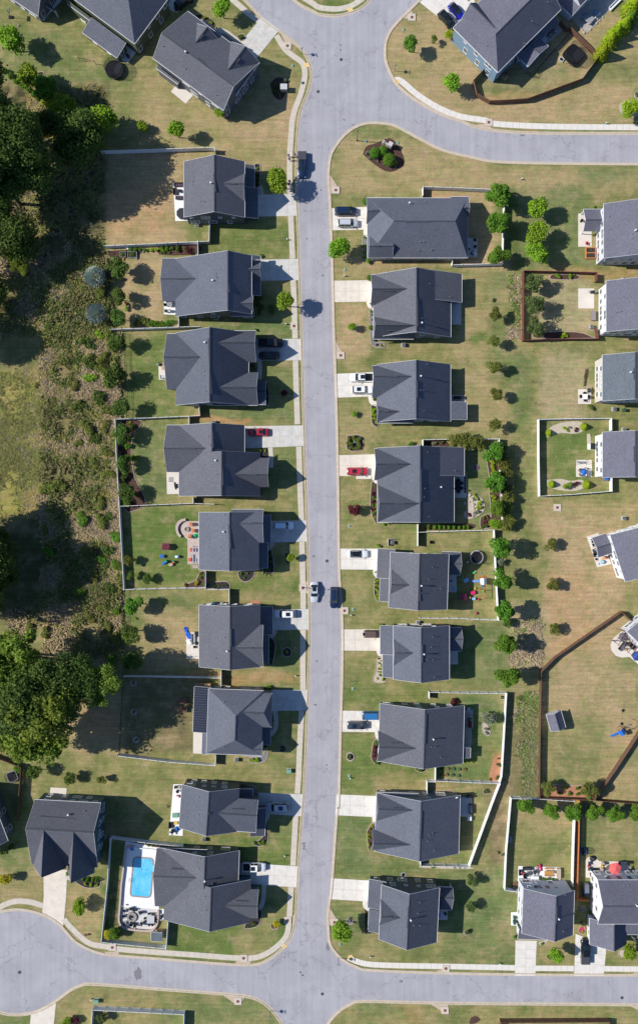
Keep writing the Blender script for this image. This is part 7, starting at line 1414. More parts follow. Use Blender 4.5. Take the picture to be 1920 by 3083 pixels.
# northern west house patio
sofa('f',180,470,-90,'dark sofa at the top of the northernmost west patio',DKMETAL,mat('plum_cushion',(.09,.06,.08),.9),2.2);sofa('f',190,585,90,'dark sofa below the little square table',DKMETAL,mat('plum_cushion',(.09,.06,.08),.9),2.2);sofa('f',143,530,0,'dark small sofa left of the little square table',DKMETAL,mat('plum_cushion',(.09,.06,.08),.9),1.4);table('f',188,522,0,'little square dark table between sofas',BLACK,.75,.75,h_=.4)
t=thing('hot_tub','f',205,732,'covered dark hot tub with cut corners on the white patio','hot tub',0,z=.06,zr=.6);b=MB();b.lathe([(1.22,0),(1.22,.75)],n=8);b.build('tub',DKMETAL,t);b=MB();b.lathe([(1.3,.75),(1.3,.86),(.1,.9),(0,.9)],n=8);b.build('cover',mat('tub_cover',(.03,.032,.04),.6),t);t.rotation_euler[2]=.39
table('i',530,90,0,'grey patio table under the hipped house corner',GREY,1.2,1.0);chair('i',500,92,0,'dark chair left of the grey patio table',BLACK);chair('i',505,140,0,'dark chair at the lower slab of the hipped house',BLACK,LGREY);chair('i',530,140,180,'pale cushioned chair facing the dark chair on the lower slab',BLACK,LGREY)
table('i',490,560,0,'wooden-topped table on the dark-vehicles house patio',WOODL,1.2,1.5);grill('i',460,548,90,'black grill at the patio corner of the dark-vehicles house');sofa('i',485,640,90,'grey bench at the bottom of the dark-vehicles house patio',GREY,LGREY,1.6)
t=thing('chiminea','i',497,538,'rusty round garden heater above the patio table','heater',zr=.4);b=MB();b.lathe([(.1,0),(.3,.2),(.35,.5),(.15,.8),(.12,1.1)],n=12);b.build('body',IRON,t,True);part(t,'base',DKMETAL,cyl=[((0,0,0),(0,0,.05),.25,.25,10)])
t=thing('patio_mat','l',427,497,'square outlined mat on the red car house patio','mat',zr=0,z=.06);part(t,'mat',mat('outline_mat',(.35,.33,.3),.9),(-.55,-.5,.004,.55,.5,.02));part(t,'border',DKMETAL,(-.58,.5,.004,.58,.54,.03),(-.58,-.54,.004,.58,-.5,.03));grill('l',460,543,10,'covered black grill on the red car house patio',cover=True)
# blue tarp patio
t=thing('blue_tarp','o',527,405,'crumpled bright blue tarp draped over the patio corner','tarp',zr=.3);b=MB();R=random.Random(5);W_=[]
for j in range(9):
    for k in range(5):W_.append(Vector((-.35+k*.2+j*.13+R.uniform(-.08,.08),1.3-j*.34+R.uniform(-.08,.08),.12+R.uniform(0,.35))))
for j in range(8):
    for k in range(4):b.face([W_[j*5+k],W_[(j+1)*5+k],W_[(j+1)*5+k+1],W_[j*5+k+1]])
b.build('sheet',mat('tarp_blue',(.01,.13,.7),.45),t);part(t,'rope',WHITE,cyl=[((0,1.2,.2),(-.3,1.6,.02),.015,.015,4)])
sofa('o',590,445,0,'grey sectional sofa beside the blue tarp',GREY,LGREY,2.0);table('o',612,415,0,'low dark table behind the grey sectional',DKMETAL,.9,1.3,h_=.4);chair('o',615,480,90,'dark chair below the grey sectional',DKMETAL);chair('o',600,508,0,'round dark stool chair on the blue tarp patio',BLACK,s=.8);table('o',555,470,30,'white folding table next to the tarp',WHITE,.8,1.2)
for n_,(x,y)in enumerate(((570,575),(610,575))):t=thing('garden_stake','o',x,y,['left','right'][n_]+' thin dark plant stand on the tarp patio','stand',zr=0,z=.06);part(t,'pole',DKMETAL,cyl=[((0,0,0),(0,0,1.0),.03,.03,5)]);part(t,'foot',DKMETAL,(-.2,-.03,0,.2,.03,.04))
t=thing('wooden_deck','o',665,790,'fresh pale wooden deck stair above the metal patio roof','deck',0,zr=.5);part(t,'deck_floor',WOODL,(-1.7,-.6,.55,1.7,.6,.65));part(t,'railing',WOODL,(-1.7,.55,.65,1.7,.6,1.5));part(t,'railing',WOODL,(1.65,-.55,.65,1.7,.55,1.5));part(t,'support',WOODL,(-1.6,-.5,0,-1.5,.5,.55),(1.5,-.5,0,1.6,.5,.55));t.location.z=0
for n_,(f_,x,y)in enumerate((('o',150,773),('o',153,985),('o',170,1190),('o',1243,1255))):t=thing('tree_ring',f_,x,y,['top round tree ring in the shaded yard','middle round tree ring in the shaded yard','bottom round tree ring in the shaded yard','faint round flower ring on the shaded front lawn'][n_],'edging ring',zr=0);b=MB();b.lathe([(.78,0),(.78,.14),(.66,.14),(.66,.02),(.02,.05)],n=22);b.build('ring',EDGING if n_<3 else DIRON,t);shrub('shrub_dark',f_,x,y,14,['top','middle','bottom','front lawn'][n_]+' ring sprig growing inside a round edging ring','sprigs in tree rings')
table('o',515,905,0,'upper dark picnic bench in the shaded yard',WOOD,1.9,1.3);table('o',513,970,0,'lower dark picnic bench in the shaded yard',WOOD,1.9,1.3)
for f_,x,y,lb in(('p',188,1156,'pale stone ring with shrub on the lush front lawn'),('j',258,465,'pale stone ring around the small front tree'),('d',1512,862,'stone ring at the right edge')):t=thing('tree_ring',f_,x,y,lb,'edging ring',zr=0);b=MB();b.lathe([(.95,0),(.95,.18),(.78,.18),(.78,.03)],n=22);b.build('ring',STONE,t)
# many-windowed house deck
chair('r',262,205,0,'beige cushioned chair nearest the top deck edge',DKMETAL,TAN);chair('r',292,205,180,'beige cushioned chair against the wall on the long deck',DKMETAL,TAN);table('r',275,243,0,'round dark table on the long deck',BLACK,.8,rnd=True);toy('r',282,287,0,'red toy car on the long deck',RED,WHITE,1.0,z=.06);table('r',255,455,0,'glass-like pale green table on the long deck',GREENBOX,1.4,1.0,h_=.5)
toy('r',262,520,0,'yellow and red toy on the long deck',YEL,RED,1.1,'table',.06);t=thing('blue_tarp','r',268,572,'blue covered heap at the lower end of the long deck','tarp',zr=.4,z=.06);b=MB();b.lathe([(.5,0),(.45,.4),(.25,.65),(0,.7)],n=9);b.build('sheet',BLUE,t);part(t,'strap',BLACK,(-.5,-.03,.0,.5,.03,.1));sofa('r',215,540,0,'black storage bench at the left edge of the long deck',BLACK,BLACK,1.4);grill('r',228,592,0,'black grill at the lower end of the long deck');toy('r',212,602,0,'blue toy bucket at the deck corner',BLUE,RED,.9,'b',.06)
bin_('r',372,170,'green-black bin stack north of the many-windowed house',BING)
t=thing('fire_wood','r',190,368,'small heap of dark branches left of the long deck','branches',zr=.1);R=random.Random(3);part(t,'branch',BARK,cyl=[((R.uniform(-.5,.5),R.uniform(-.5,.5),.05),(R.uniform(-.5,.5),R.uniform(-.5,.5),.25),.04,.02,5)for _ in range(12)])
t=thing('branches','q',1280,532,'forked dead branch lying on the lower left lawn','branches',zr=.1);part(t,'branch',BARK,cyl=[((-.5,0,.05),(.4,-.1,.1),.08,.05,6),((.2,0,.08),(.9,.3,.2),.05,.02,5),((-.2,0,.08),(-.7,.2,.15),.05,.02,5),((.1,0,.08),(.3,-.6,.1),.05,.02,5)])
# pool
def pool():
    t=thing('swimming_pool','P',640,920,'rectangular blue swimming pool with rounded corners and side step','pool',0,zr=0)
    o0=Vector((t.location.x,t.location.y,0))
    def poly(L_):return[at('P',x,y)-o0 for x,y in L_]
    W_=poly([(470,540),(490,490),(530,468),(860,490),(900,510),(920,560),(915,640),(968,648),(962,808),(905,800),(870,1300),(850,1360),(800,1385),(430,1350),(405,1310),(402,1260)])
    b=polymesh(W_,.1);b.build('water',WATER,t)
    b=MB();ribbon(W_+[W_[0]],-.13,.17,.02,.135,b);b.build('coping',mat('pool_coping',(.34,.25,.23),.8,n=.15),t)
    b=polymesh(poly([(920,645),(962,650),(956,802),(908,796)]),.108);b.build('step',mat('pool_step',(.35,.6,.72),.3),t)
    for y in(950,1000):q=at('P',405,y)-o0;part(t,'handrail',RIM,cyl=[((q.x-.3,q.y,.08),(q.x-.25,q.y,.8),.03,.03,6),((q.x-.25,q.y,.8),(q.x+.25,q.y,.7),.03,.03,6),((q.x+.25,q.y,.7),(q.x+.3,q.y,.1),.03,.03,6)])
    for x in(660,763):q=at('P',x,738)-o0;part(t,'floor_drain',DKMETAL,cyl=[((q.x,q.y,.101),(q.x,q.y,.108),.11,.11,10)])
WATER=mat('pool_water',(.02,.36,.62),.04,spec=.9)
_t=WATER.node_tree;_N=_t.nodes;_L=_t.links;_tc=_N.new('ShaderNodeTexCoord');_no=_N.new('ShaderNodeTexVoronoi');_no.inputs['Scale'].default_value=3.2;_nn=_N.new('ShaderNodeTexNoise');_nn.inputs['Scale'].default_value=.35
_L.new(_tc.outputs['Object'],_no.inputs['Vector']);_L.new(_tc.outputs['Object'],_nn.inputs['Vector']);_ml=_N.new('ShaderNodeMath');_ml.operation='MULTIPLY_ADD';_ml.inputs[1].default_value=.45;_L.new(_no.outputs['Distance'],_ml.inputs[0]);_L.new(_nn.outputs['Fac'],_ml.inputs[2])
_cr=_N.new('ShaderNodeValToRGB');_cr.color_ramp.elements[0].position=.35;_cr.color_ramp.elements[0].color=(.03,.42,.72,1);_cr.color_ramp.elements[1].position=.95;_cr.color_ramp.elements[1].color=(.2,.62,.8,1);_L.new(_ml.outputs[0],_cr.inputs[0]);_L.new(_cr.outputs[0],_N['Principled BSDF'].inputs['Base Color'])
pool()
b=MB();c=at('P',200,1500);t=empty('pool_wall',c,0,'low pinkish stone retaining wall curving round the pool deck','wall');pr=[q-c for q in smooth(pts(['P',(480,205),(340,225),(285,300),(240,780),(200,1100),(165,1600),(145,1850),(180,1990),(320,2080),(600,2120),(870,2125),(1000,2010),(1035,1850),(1045,1660)]))]
ribbon(pr,-.15,.15,0,.55,b);b.build('wall',PAVER,t);b=MB();ribbon(pr,-.2,.2,.55,.61,b);b.build('capstone',mat('pink_capstone',(.48,.38,.35),.8,n=.1),t)
b=MB();c=at('P',700,260);t=empty('retaining_board',c,0,'white low board between pool deck and grass balls','board');pr=[q-c for q in pts(['P',(480,240),(1010,290)])];ribbon(pr,-.12,.12,0,.5,b);b.build('board',WHITE,t);part(t,'end_post',GREY,(pr[1].x-.1,pr[1].y-.2,0,pr[1].x+.1,pr[1].y+.2,.6))
for n_,(x,y,a)in enumerate(((265,1700,-20),(265,1815,10),(270,1975,45),(410,1650,-60),(480,1680,-110),(620,1740,200),(650,1985,150),(500,2010,95),(425,1985,70))):chair('P',x,y,a,'%s dark lounge chair counted clockwise from the wall side round the ring fire pit'%ORD[n_],DKMETAL,GREY if n_<3 else BLACK,'lounge chairs round the ring fire pit',.07,1.1)
t=thing('fire_pit','P',430,1845,'large mosaic stone ring fire pit on the paver circle','fire pit',0,zr=.3,z=.07);b=MB();b.lathe([(1.15,0),(1.15,.35),(.68,.35),(.68,.06),(0,.06)],n=26);b.build('ring',mat('mosaic_stone',(.3,.27,.25),.85,n=.4,nscale=9),t);part(t,'bowl',BLACK,cyl=[((0,0,.07),(0,0,.2),.35,.25,14)])
table('P',862,1890,0,'large grey dining table with four small chairs near the pool',LGREY,1.7,1.8,z=.07)
for n_,(x,y,a)in enumerate(((820,1770,-90),(915,1770,-90),(735,1870,0),(750,1935,0),(975,1890,180),(975,1950,180),(830,2010,90),(905,2010,90))):chair('P',x,y,a,'%s small dark chair round the grey dining table'%ORD[n_],DKMETAL,BLACK,'small chairs round the grey dining table',.07,.75)
grill('P',1100,1835,0,'black barbecue on the white slab beside the paver circle',.09);t=thing('towel_heap','P',435,275,'blue float heap at the shaded pool deck corner','float',zr=.2,z=.08);b=MB();b.lathe([(.45,0),(.5,.12),(.3,.2),(.15,.12)],n=14);b.build('ring',BLUE,t,True);part(t,'strap',LBLUE,(-.4,-.05,.1,.4,.05,.2))
t=thing('plant_pot','P',222,1582,'orange potted plant on the pool wall','pot',z=.6,zr=.2);b=MB();b.lathe([(.12,0),(.2,.3),(.17,.3),(.1,.2)],n=12);b.build('pot',ORANGE,t);part(t,'plant',GREENBOX,cyl=[((0,0,.2),(0,0,.45),.12,.16,7)])
t=thing('wooden_steps','P',420,2110,'white slatted steps below the paver circle','steps',zr=.2);
for k in range(4):part(t,'tread',WHITE,(-1.05+k*.55,-.25,.05,-.75+k*.55,.25,.3))
t=thing('compost_box','P',1050,2160,'pale wooden box with clay pots above the lean-to shed','box',zr=.4);part(t,'box',WOODL,(-.8,-.4,0,.8,.4,.7));part(t,'lid',WOODL,(-.85,-.45,.7,.85,.45,.76))
# east patios
for n_,(x,y,r)in enumerate(((1420,972,.45),(1420,1030,.4),(1367,1055,.2),(1395,1095,.4))):chair('g',x,y,90*n_,'%s dark rounded chair from the north on the shaded east patio'%ORD[n_],BLACK,group='dark chairs on the shaded east patio',s=1.0 if r>.3 else .6)
t=thing('cooler','g',1415,1092,'white tilted cooler on the shaded east patio','cooler',-40,zr=.5,z=.06);part(t,'box',LBLUE,(-.5,-.3,.1,.5,.3,.5),bevel=.04);part(t,'lid',WHITE,(-.54,-.34,.5,.54,.34,.6),bevel=.03)
table('m',1006,460,90,'oval black dining table on the shaded blue patio',BLACK,2.6,1.1);
for n_,(x,y,a)in enumerate(((980,440,0),(980,478,0),(1032,440,180),(1032,478,180),(1006,418,-90),(1006,505,90))):chair('m',x,y,a,'%s black chair round the oval table on the shaded blue patio'%ORD[n_],BLACK,group='black chairs round the oval table',s=.9)
t=thing('fire_pit','m',1138,320,'dark round fire bowl on the lush back lawn','fire pit',zr=.2);b=MB();b.lathe([(.85,0),(.85,.12),(.7,.14),(.5,.1),(0,.08)],n=22);b.build('ring',GRAVG,t);b=MB();b.lathe([(.1,.08),(.45,.35),(.42,.35),(.1,.16)],n=16);b.build('bowl',IRON,t,True)
R=random.Random(9);g_='rocks of the rock garden'
for n_ in range(16):
    x,y=1125+R.gauss(0,32),530+n_*10.5;t=thing('rock','m',x,y,'%s pale rounded rock from the north in the rock garden'%ORD[n_],'rock',R.uniform(0,360),g_,zr=.1);b=MB();s_=R.uniform(.22,.45);b.lathe([(s_*.7,0),(s_,s_*.35),(s_*.6,s_*.8),(0,s_*.9)],n=7,sx=1.2);b.build('stone',STONE,t)
t=thing('white_edging_pavers','m',1058,460,'row of pale stepping slabs along the shaded blue patio','pavers',zr=0)
for k in range(7):part(t,'slab',WALKL,(-.25,2.1-k*.62,0,.25,2.6-k*.62,.06))
t=thing('stepping_slabs','m',288,397,'five pale stepping slabs under the red car','pavers',zr=0)
for k in range(5):part(t,'slab',WALKL,(-1.75+k*.7,-.3,.04,-1.15+k*.7,.3,.075))
t=thing('garden_bench','j',1050,1000,'dark shaded grill beside the pergola porch','grill',0,zr=.5);part(t,'body',BLACK,(-.9,-.35,.1,.9,.35,.9),bevel=.03);part(t,'shelf',BLACK,(.9,-.3,.7,1.4,.3,.76))
t=thing('wall_ornament','p',625,890,'x','y')if False else None
chair('p',1085,797,0,'pale blue chair at the top of the flagstone patio',LBLUE,LGREY,s=1.2);sofa('p',1095,900,0,'dark red bench on the flagstone patio',REDWOOD,mat('dark_red_cushion',(.2,.02,.03),.8),2.2);toy('p',1103,878,0,'bright green toy on the dark red bench corner',TEAL,LIME,1.0,'b',.5);table('p',1062,1085,0,'pale table beneath the little patio roof',LGREY,1.0,.8)
t=thing('bird_bath','p',1160,895,'thin dark garden pole in the willow-tree yard','pole',zr=.2);part(t,'pole',DKMETAL,cyl=[((0,0,0),(0,0,1.8),.04,.03,6)]);part(t,'basin',DKMETAL,cyl=[((0,0,1.75),(0,0,1.82),.12,.2,10)])
for n_,(x,y)in enumerate(((923,1248),(966,1250),(1009,1252),(1053,1254),(914,1293),(960,1296),(1003,1300))):
    t=thing('plant_pot','p',x,y,'%s pot in the %s row of garden pots'%(ORD[n_ if n_<4 else n_-4],'upper' if n_<4 else 'lower'),'pot',group='garden pots in two rows',zr=.2);b=MB();b.lathe([(.3,0),(.4,.35),(.36,.35),(.34,.3),(0,.3)],n=14);b.build('pot',mat('clay',(.2,.1,.06),.8)if n_ in(0,3,4)else mat('green_pot',(.07,.12,.07),.7),t);shrub('shrub' if n_%2 else 'shrub_bright','p',x,y-3,10,'%s small plant growing in the garden pots'%ORD[n_],'plants in the garden pots')
sofa('s',1325,280,180,'dark long bench on the blue-shaded slab of the crescent bed house',DKMETAL,GREY,2.2);grill('s',1320,172,-90,'black barbecue at the top of the blue-shaded slab',cover=True);table('s',1316,365,0,'white box-like table below the blue-shaded slab',WHITE,1.0,.9)
chair('s',1104,1198,200,'dark round chair on the corner house slab',BLACK);table('s',1050,1215,0,'blue low table on the corner house slab',BLUE,.6,.9,h_=.4)
t=thing('hose_coil','s',738,858,'coiled grey garden hose on the grass by the dark wall','hose',zr=0)
for k in range(4):b=MB();b.lathe([(.3+k*.1,.02+.01*(k%2)),(.33+k*.1,.05),(.36+k*.1,.02)],n=24);b.build('coil',GREY,t)
# garden steps / planters in W2 yard
for n_,(x,y,l1)in enumerate(((1118,862,1.3),(1205,865,2.2))):t=thing('raised_planter','e',x,y,['short','long'][n_]+' rounded raised planter below the planter fence','planter',zr=.3);b=MB();ww=l1/2;part(t,'frame',GREY,(-ww,-.7,0,-ww+.08,.7,.5),(ww-.08,-.7,0,ww,.7,.5),(-ww+.08,.62,0,ww-.08,.7,.5),(-ww+.08,-.7,0,ww-.08,-.62,.5));part(t,'soil',MULCHD,(-ww+.08,-.62,0,ww-.08,.62,.42));shrub('shrub','e',x,y,24,'leafy vegetables in the '+['short','long'][n_]+' raised planter','vegetables in raised planters')
for n_,(x,y)in enumerate(((1160,808),(1298,836),(1120,903),(1240,898))):t=thing('plant_pot','e',x,y,['white','pale','clay','grey'][n_]+' round pot in the planter corner of the third west yard','pot',zr=.2);b=MB();b.lathe([(.15,0),(.24,.35),(.2,.35),(.18,.28),(0,.28)],n=12);b.build('pot',[WHITE,LGREY,ORANGE,GREY][n_],t)
# top-left bits
grill('a',1165,505,45,'black barbecue on the white corner patio of the olive house');chair('a',398,130,60,'round-backed chair on the top-left white patio',GREY);chair('a',395,165,0,'second pale chair on the top-left white patio',WHITE)
t=thing('volleyball_net','a',790,548,'drooping dark net strung between two poles on the wide lawn','net',-5,zr=1.0);part(t,'pole',DKMETAL,cyl=[((-1.9,.3,0),(-1.9,.3,1.8),.05,.05,6)]);part(t,'pole',DKMETAL,cyl=[((1.9,-.2,0),(1.9,-.2,1.8),.05,.05,6)]);b=MB();b.face([Vector((-1.9,.3,1.0)),Vector((1.9,-.2,1.0)),Vector((1.9,-.2,1.7)),Vector((-1.9,.3,1.7))]);b.build('net',NETM,t)
t=thing('basketball_hoop','a',95,148,'portable basketball hoop on the top-left lawn','basketball hoop',0,zr=.3);part(t,'base',BLACK,(-.5,-.35,0,.5,.35,.3),bevel=.06);part(t,'pole',DKMETAL,cyl=[((0,0,.2),(.2,0,3.0),.06,.05,8)]);part(t,'backboard',LGREY,(.6,-.6,2.6,.64,.6,3.3));part(t,'arm',DKMETAL,(.15,-.04,2.8,.6,.04,2.9));part(t,'rim',ORANGE,(.64,-.22,2.72,1.05,-.2,2.75),(.64,.2,2.72,1.05,.22,2.75),(1.03,-.2,2.72,1.05,.2,2.75))
t=thing('playing_ball','a',168,228,'single pale ball on the top-left lawn','ball',zr=.1);b=MB();b.lathe([(0.02,0),(.12,.05),(.17,.17),(.12,.29),(.02,.34)],n=12);b.build('ball',LGREY,t,True)
t=thing('skylight_box','a',772,172,'grey open-topped boxed unit beside the olive house','garden box',-36,zr=.4);part(t,'frame',WHITE,(-.7,-.6,0,.7,-.5,.8),(-.7,.5,0,.7,.6,.8),(-.7,-.5,0,-.6,.5,.8),(.6,-.5,0,.7,.5,.8));part(t,'unit',GREY,(-.4,-.35,0,.4,.35,.7))
for n_,(x,y,m_)in enumerate(((135,1148,mat('teal_tarp',(.03,.22,.28),.6)),(222,1132,mat('dim_blue',(.03,.12,.16),.6)),(283,1193,mat('grey_green_tarp',(.12,.22,.18),.6)),(80,1085,GREY))):
    t=thing('junk_heap','a',x,y,['teal','dim blue','grey-green','grey'][n_]+' covered heap lying among the dark woods','heap',n_*30,zr=.3);b=MB();b.lathe([(.75,0),(.65,.3),(.35,.55),(0,.6)],n=8,sx=1.2);b.build('cover',m_,t);part(t,'weight',STONE,(-.7,.5,0,-.5,.7,.15))
# boxes and frames right side
t=thing('raised_planter','h',1080,790,'orange-brown wooden planter frame with plants by the pale porch house','planter',0,zr=.3);part(t,'frame',WOODN,(-1.2,-1.3,0,-1.0,1.3,.6),(1.0,-1.3,0,1.2,1.3,.6),(-1.0,1.1,0,1.0,1.3,.6),(-1.0,-1.3,0,1.0,-1.1,.6));part(t,'rail',WOODN,(-1.0,-.1,.5,1.0,.1,.6));part(t,'soil',MULCHD,(-1.0,-1.1,0,1.0,1.1,.4));row('shrub_bright','h',[(1055,800,14),(1085,765,14),(1065,775,12)],'leafy plant in the orange-brown planter','plants in the orange-brown planter')
chair('h',1048,700,0,'bright red chair on the upper right patio',RED);
for n_,(x,y)in enumerate(((1002,492),(1010,500))):
    if n_==0:table('h',x,y,0,'small dark table under the upper right porch',BLACK,.7,rnd=True)
grill('h',1097,1143,90,'dark grill at the upper corner of the square patio');t=thing('storage_box','h',1105,1360,'grey-brown storage bench against the white wall','storage box',0,zr=.4);part(t,'box',mat('grey_brown',(.22,.18,.19),.8),(-.45,-1.1,0,.45,1.1,.7),bevel=.03);part(t,'lid',mat('grey_brown2',(.26,.22,.23),.8),(-.48,-1.13,.7,.48,1.13,.76));ac('h',1088,1462,'air conditioner on a white pad at the red-brown fence')
table('k',1028,738,0,'dark square table with white top on the beige house patio',WHITE,1.2,1.2)
for n_,(x,y,a)in enumerate(((1025,710,-90),(1030,768,90),(992,735,0),(1060,740,180))):chair('k',x,y,a,'%s dark chair of the beige house dining set'%['upper','lower','left','right'][n_],DKMETAL)
grill('k',1067,680,0,'dark covered grill at the patio corner of the beige house');t=thing('branches','k',1035,560,'long heap of dry twigs left of the beige house','branches',80,zr=.1);R=random.Random(2);part(t,'branch',BARK,cyl=[((R.uniform(-2.2,2.2),R.uniform(-.4,.4),.05),(R.uniform(-2.2,2.2),R.uniform(-.4,.4),.3),.03,.015,4)for _ in range(40)])
umbrella('k',1022,1425,'folded blue and dark parasol over the lower dining set',BLUE,.75,6,hh=1.9);table('k',1012,1418,45,'dark table under the blue parasol',DKMETAL,1.3,rnd=True)
for n_,(x,y,a)in enumerate(((985,1408,-45),(1035,1400,-120),(990,1445,40),(1035,1450,130))):chair('k',x,y,a,'%s white-cushioned chair of the blue parasol set'%['upper left','upper right','lower left','lower right'][n_],DKMETAL,WHITE)
t=thing('garden_swing','k',1005,1335,'thin dark swing frame at the top of the lower patio','swing',0,zr=1.2,z=.06);part(t,'frame',DKMETAL,cyl=[((-1.6,0,1.7),(1.6,0,1.7),.03,.03,5),((-1.2,-.6,0),(-1.2,0,1.7),.03,.03,5),((-1.2,.6,0),(-1.2,0,1.7),.03,.03,5),((1.2,-.6,0),(1.2,0,1.7),.03,.03,5),((1.2,.6,0),(1.2,0,1.7),.03,.03,5)]);part(t,'seat',GREY,(-.8,-.25,.4,.8,.25,.48))
t=thing('door_canopy','k',1108,1190,'dark small awning over white steps of the square-fence house','awning',0,zr=2.3);part(t,'canopy',DKMETAL,(-.7,-.7,2.3,.45,.7,2.38));part(t,'bracket',DKMETAL,(-.6,-.68,2.0,.4,-.62,2.3),(-.6,.62,2.0,.4,.68,2.3));t=thing('bench_steps','k',1066,1192,'tiny white steps with a grey box beside the dark awning','steps',zr=.1);part(t,'tread',WHITE,(-.35,-.6,0,.3,.6,.2));part(t,'tread',WHITE,(0,-.6,.2,.3,.6,.4))
for n_,(x,y,a)in enumerate(((1092,395,0),(1100,425,20),(1085,375,-30))):chair('n',x,y,a,'%s white porch chair of the turned white house'%['middle','lower','upper'][n_],WHITE,DKMETAL)
chair('n',1115,478,20,'upper dark lounge chair of the turned white house',DKMETAL,WHITE,s=1.3);chair('n',1120,515,20,'lower dark lounge chair of the turned white house',DKMETAL,s=1.3);toy('n',1192,580,20,'bright blue toy pool beside the turned white house',LBLUE,BLUE,1.6,'b');toy('n',1215,543,20,'orange and red toy slide by the turned white house',ORANGE,RED,.9,'slide');toy('n',1155,598,0,'pale toy at the patio tip of the turned white house',LBLUE,WHITE,.7,'b');chair('n',1133,556,0,'thin dark stool at the patio of the turned white house',DKMETAL,s=.7)
# pergola at the right edge
t=thing('pergola','E',1300,1010,'open brown beam pergola over furniture at the right edge','pergola',-38,zr=2.4,z=.06);BW=mat('brown_beam',(.17,.11,.1),.8)
for k in range(7):part(t,'rafter',BW,(-3.0+k*.95,-1.9,2.5,-2.9+k*.95,1.9,2.62))
for yy in(-1.6,-.5,.6,1.6):part(t,'beam',BW,(-3.3,yy-.05,2.38,3.3,yy+.05,2.49))
for a in(-3.0,0,3.0):
    for yy in(-1.6,1.6):part(t,'post',BW,(a-.08,yy-.08,0,a+.08,yy+.08,2.38))
sofa('E',1360,920,230,'grey sofa under the brown pergola',DKMETAL,GREY,2.0);sofa('E',1400,1040,140,'dark sofa at the lower side under the pergola',DKMETAL,BLACK,1.8);sofa('E',1120,1060,-38,'grey bench at the left end of the pergola',DKMETAL,mat('slate_cushion',(.12,.13,.18),.8),2.2);chair('E',1210,1000,50,'blue cushioned chair left under the pergola',DKMETAL,BLUE);table('E',1290,1000,0,'round dark table under the pergola',DKMETAL,1.0,rnd=True);toy('E',1220,1150,0,'yellow toy at the pergola edge',YEL,YEL,.8,'b',.06);umbrella('E',1490,1310,'dark blue parasol at the right edge',mat('navy_canvas',(.01,.06,.3),.7),1.2);umbrella('E',1130,820,'closed grey round cover near the house wall',mat('grey_canvas',(.14,.13,.15),.8),1.0,10,hh=1.2)
# picnic table patio
def picnic(f,x,y,rz,label):
    t=thing('picnic_table',f,x,y,label,'picnic table',rz,z=.06,zr=.5);m=mat('picnic_wood',(.5,.25,.07),.7,n=.15);part(t,'tabletop',m,(-1.1,-.4,.7,1.1,.4,.76));
    for sg in(-1,1):part(t,'bench',m,(-1.1,sg*.85-.14,.42,1.1,sg*.85+.14,.47))
    for a in(-.8,.8):part(t,'frame',m,(a-.04,-.95,.34,a+.04,.95,.4),(a-.04,-.06,0,a+.04,.06,.7),(a-.04,-.8,0,a+.04,-.72,.34),(a-.04,.72,0,a+.04,.8,.34))
    return t
picnic('I',1060,450,-2,'golden wood picnic table with side benches');sofa('I',445,350,-90,'long dark sofa at the top of the picnic patio',DKMETAL,mat('charcoal_cushion',(.05,.055,.07),.9),2.1);sofa('I',255,455,0,'dark sofa at the left end of the picnic patio',DKMETAL,mat('charcoal_cushion',(.05,.055,.07),.9),1.2);chair('I',375,530,90,'dark armchair below the long dark sofa',DKMETAL,BLACK,s=1.3);table('I',500,495,0,'low charcoal table in the dark sofa group',mat('charcoal_top',(.08,.085,.1),.6),1.0,.9,h_=.4)
t=thing('towel','I',320,480,'crumpled red and white towel on the dark sofa','towel',-30,z=.5,zr=0);R=random.Random(4);b=MB();
for k in range(4):b.box(-.45+k*.24,-.15,.02,-.25+k*.24,.15,.1+R.uniform(0,.1))
b.build('cloth',RED,t);part(t,'stripe',WHITE,(-.5,-.1,.0,-.45,.1,.12))
t=thing('pool_float','I',815,310,'long hot-pink inflatable leaning on the picnic patio','inflatable',-75,z=.06,zr=.2);b=MB();b.cyl((-.8,0,.3),(.8,0,.15),.2,.2,10);b.build('tube',mat('hot_pink',(.7,.02,.15),.5),t,True);part(t,'handle',WHITE,(.3,-.22,.2,.4,.22,.26))
grill('I',660,440,0,'dark kettle grill in the middle of the picnic patio');sofa('I',1330,480,180,'beige bench at the right end of the picnic patio',TAN,TAN,2.4);table('I',650,600,0,'white long table near the wall of the picnic patio',WHITE,1.9,.7);chair('I',530,700,-60,'white reclining chair at the wall of the picnic patio',WHITE,s=1.2);table('I',725,310,0,'small wooden side table on the picnic patio',WOODL,.6,.5,h_=.45);bin_('I',275,680,'white round-topped bin at the picnic patio wall',WHITE)
t=thing('clay_pots','I',95,780,'cluster of orange pots and clutter at the shaded wall corner','pots',zr=.2);
for k in range(5):part(t,'pot',mat('clay',(.2,.1,.06),.8),lathe=[([(.15,0),(.24,.35),(.2,.35),(0,.3)],(.35*math.cos(k*1.3),.35*math.sin(k*1.3),0),10)])
t=thing('water_tank','u',290,765,'dark round barrel at the shaded wall corner','barrel',zr=.4);part(t,'body',BLACK,cyl=[((0,0,0),(0,0,.9),.42,.42,16)]);part(t,'lid',DKMETAL,cyl=[((0,0,.9),(0,0,.96),.36,.3,16)])
t=thing('garden_cart','u',252,295,'grey narrow garden bench in the white fence shadow','bench',-5,zr=.4);part(t,'seat',GREY,(-.3,-.75,.35,.3,.75,.42));part(t,'leg',GREY,(-.25,-.7,0,.25,-.6,.35));part(t,'leg',GREY,(-.25,.6,0,.25,.7,.35))
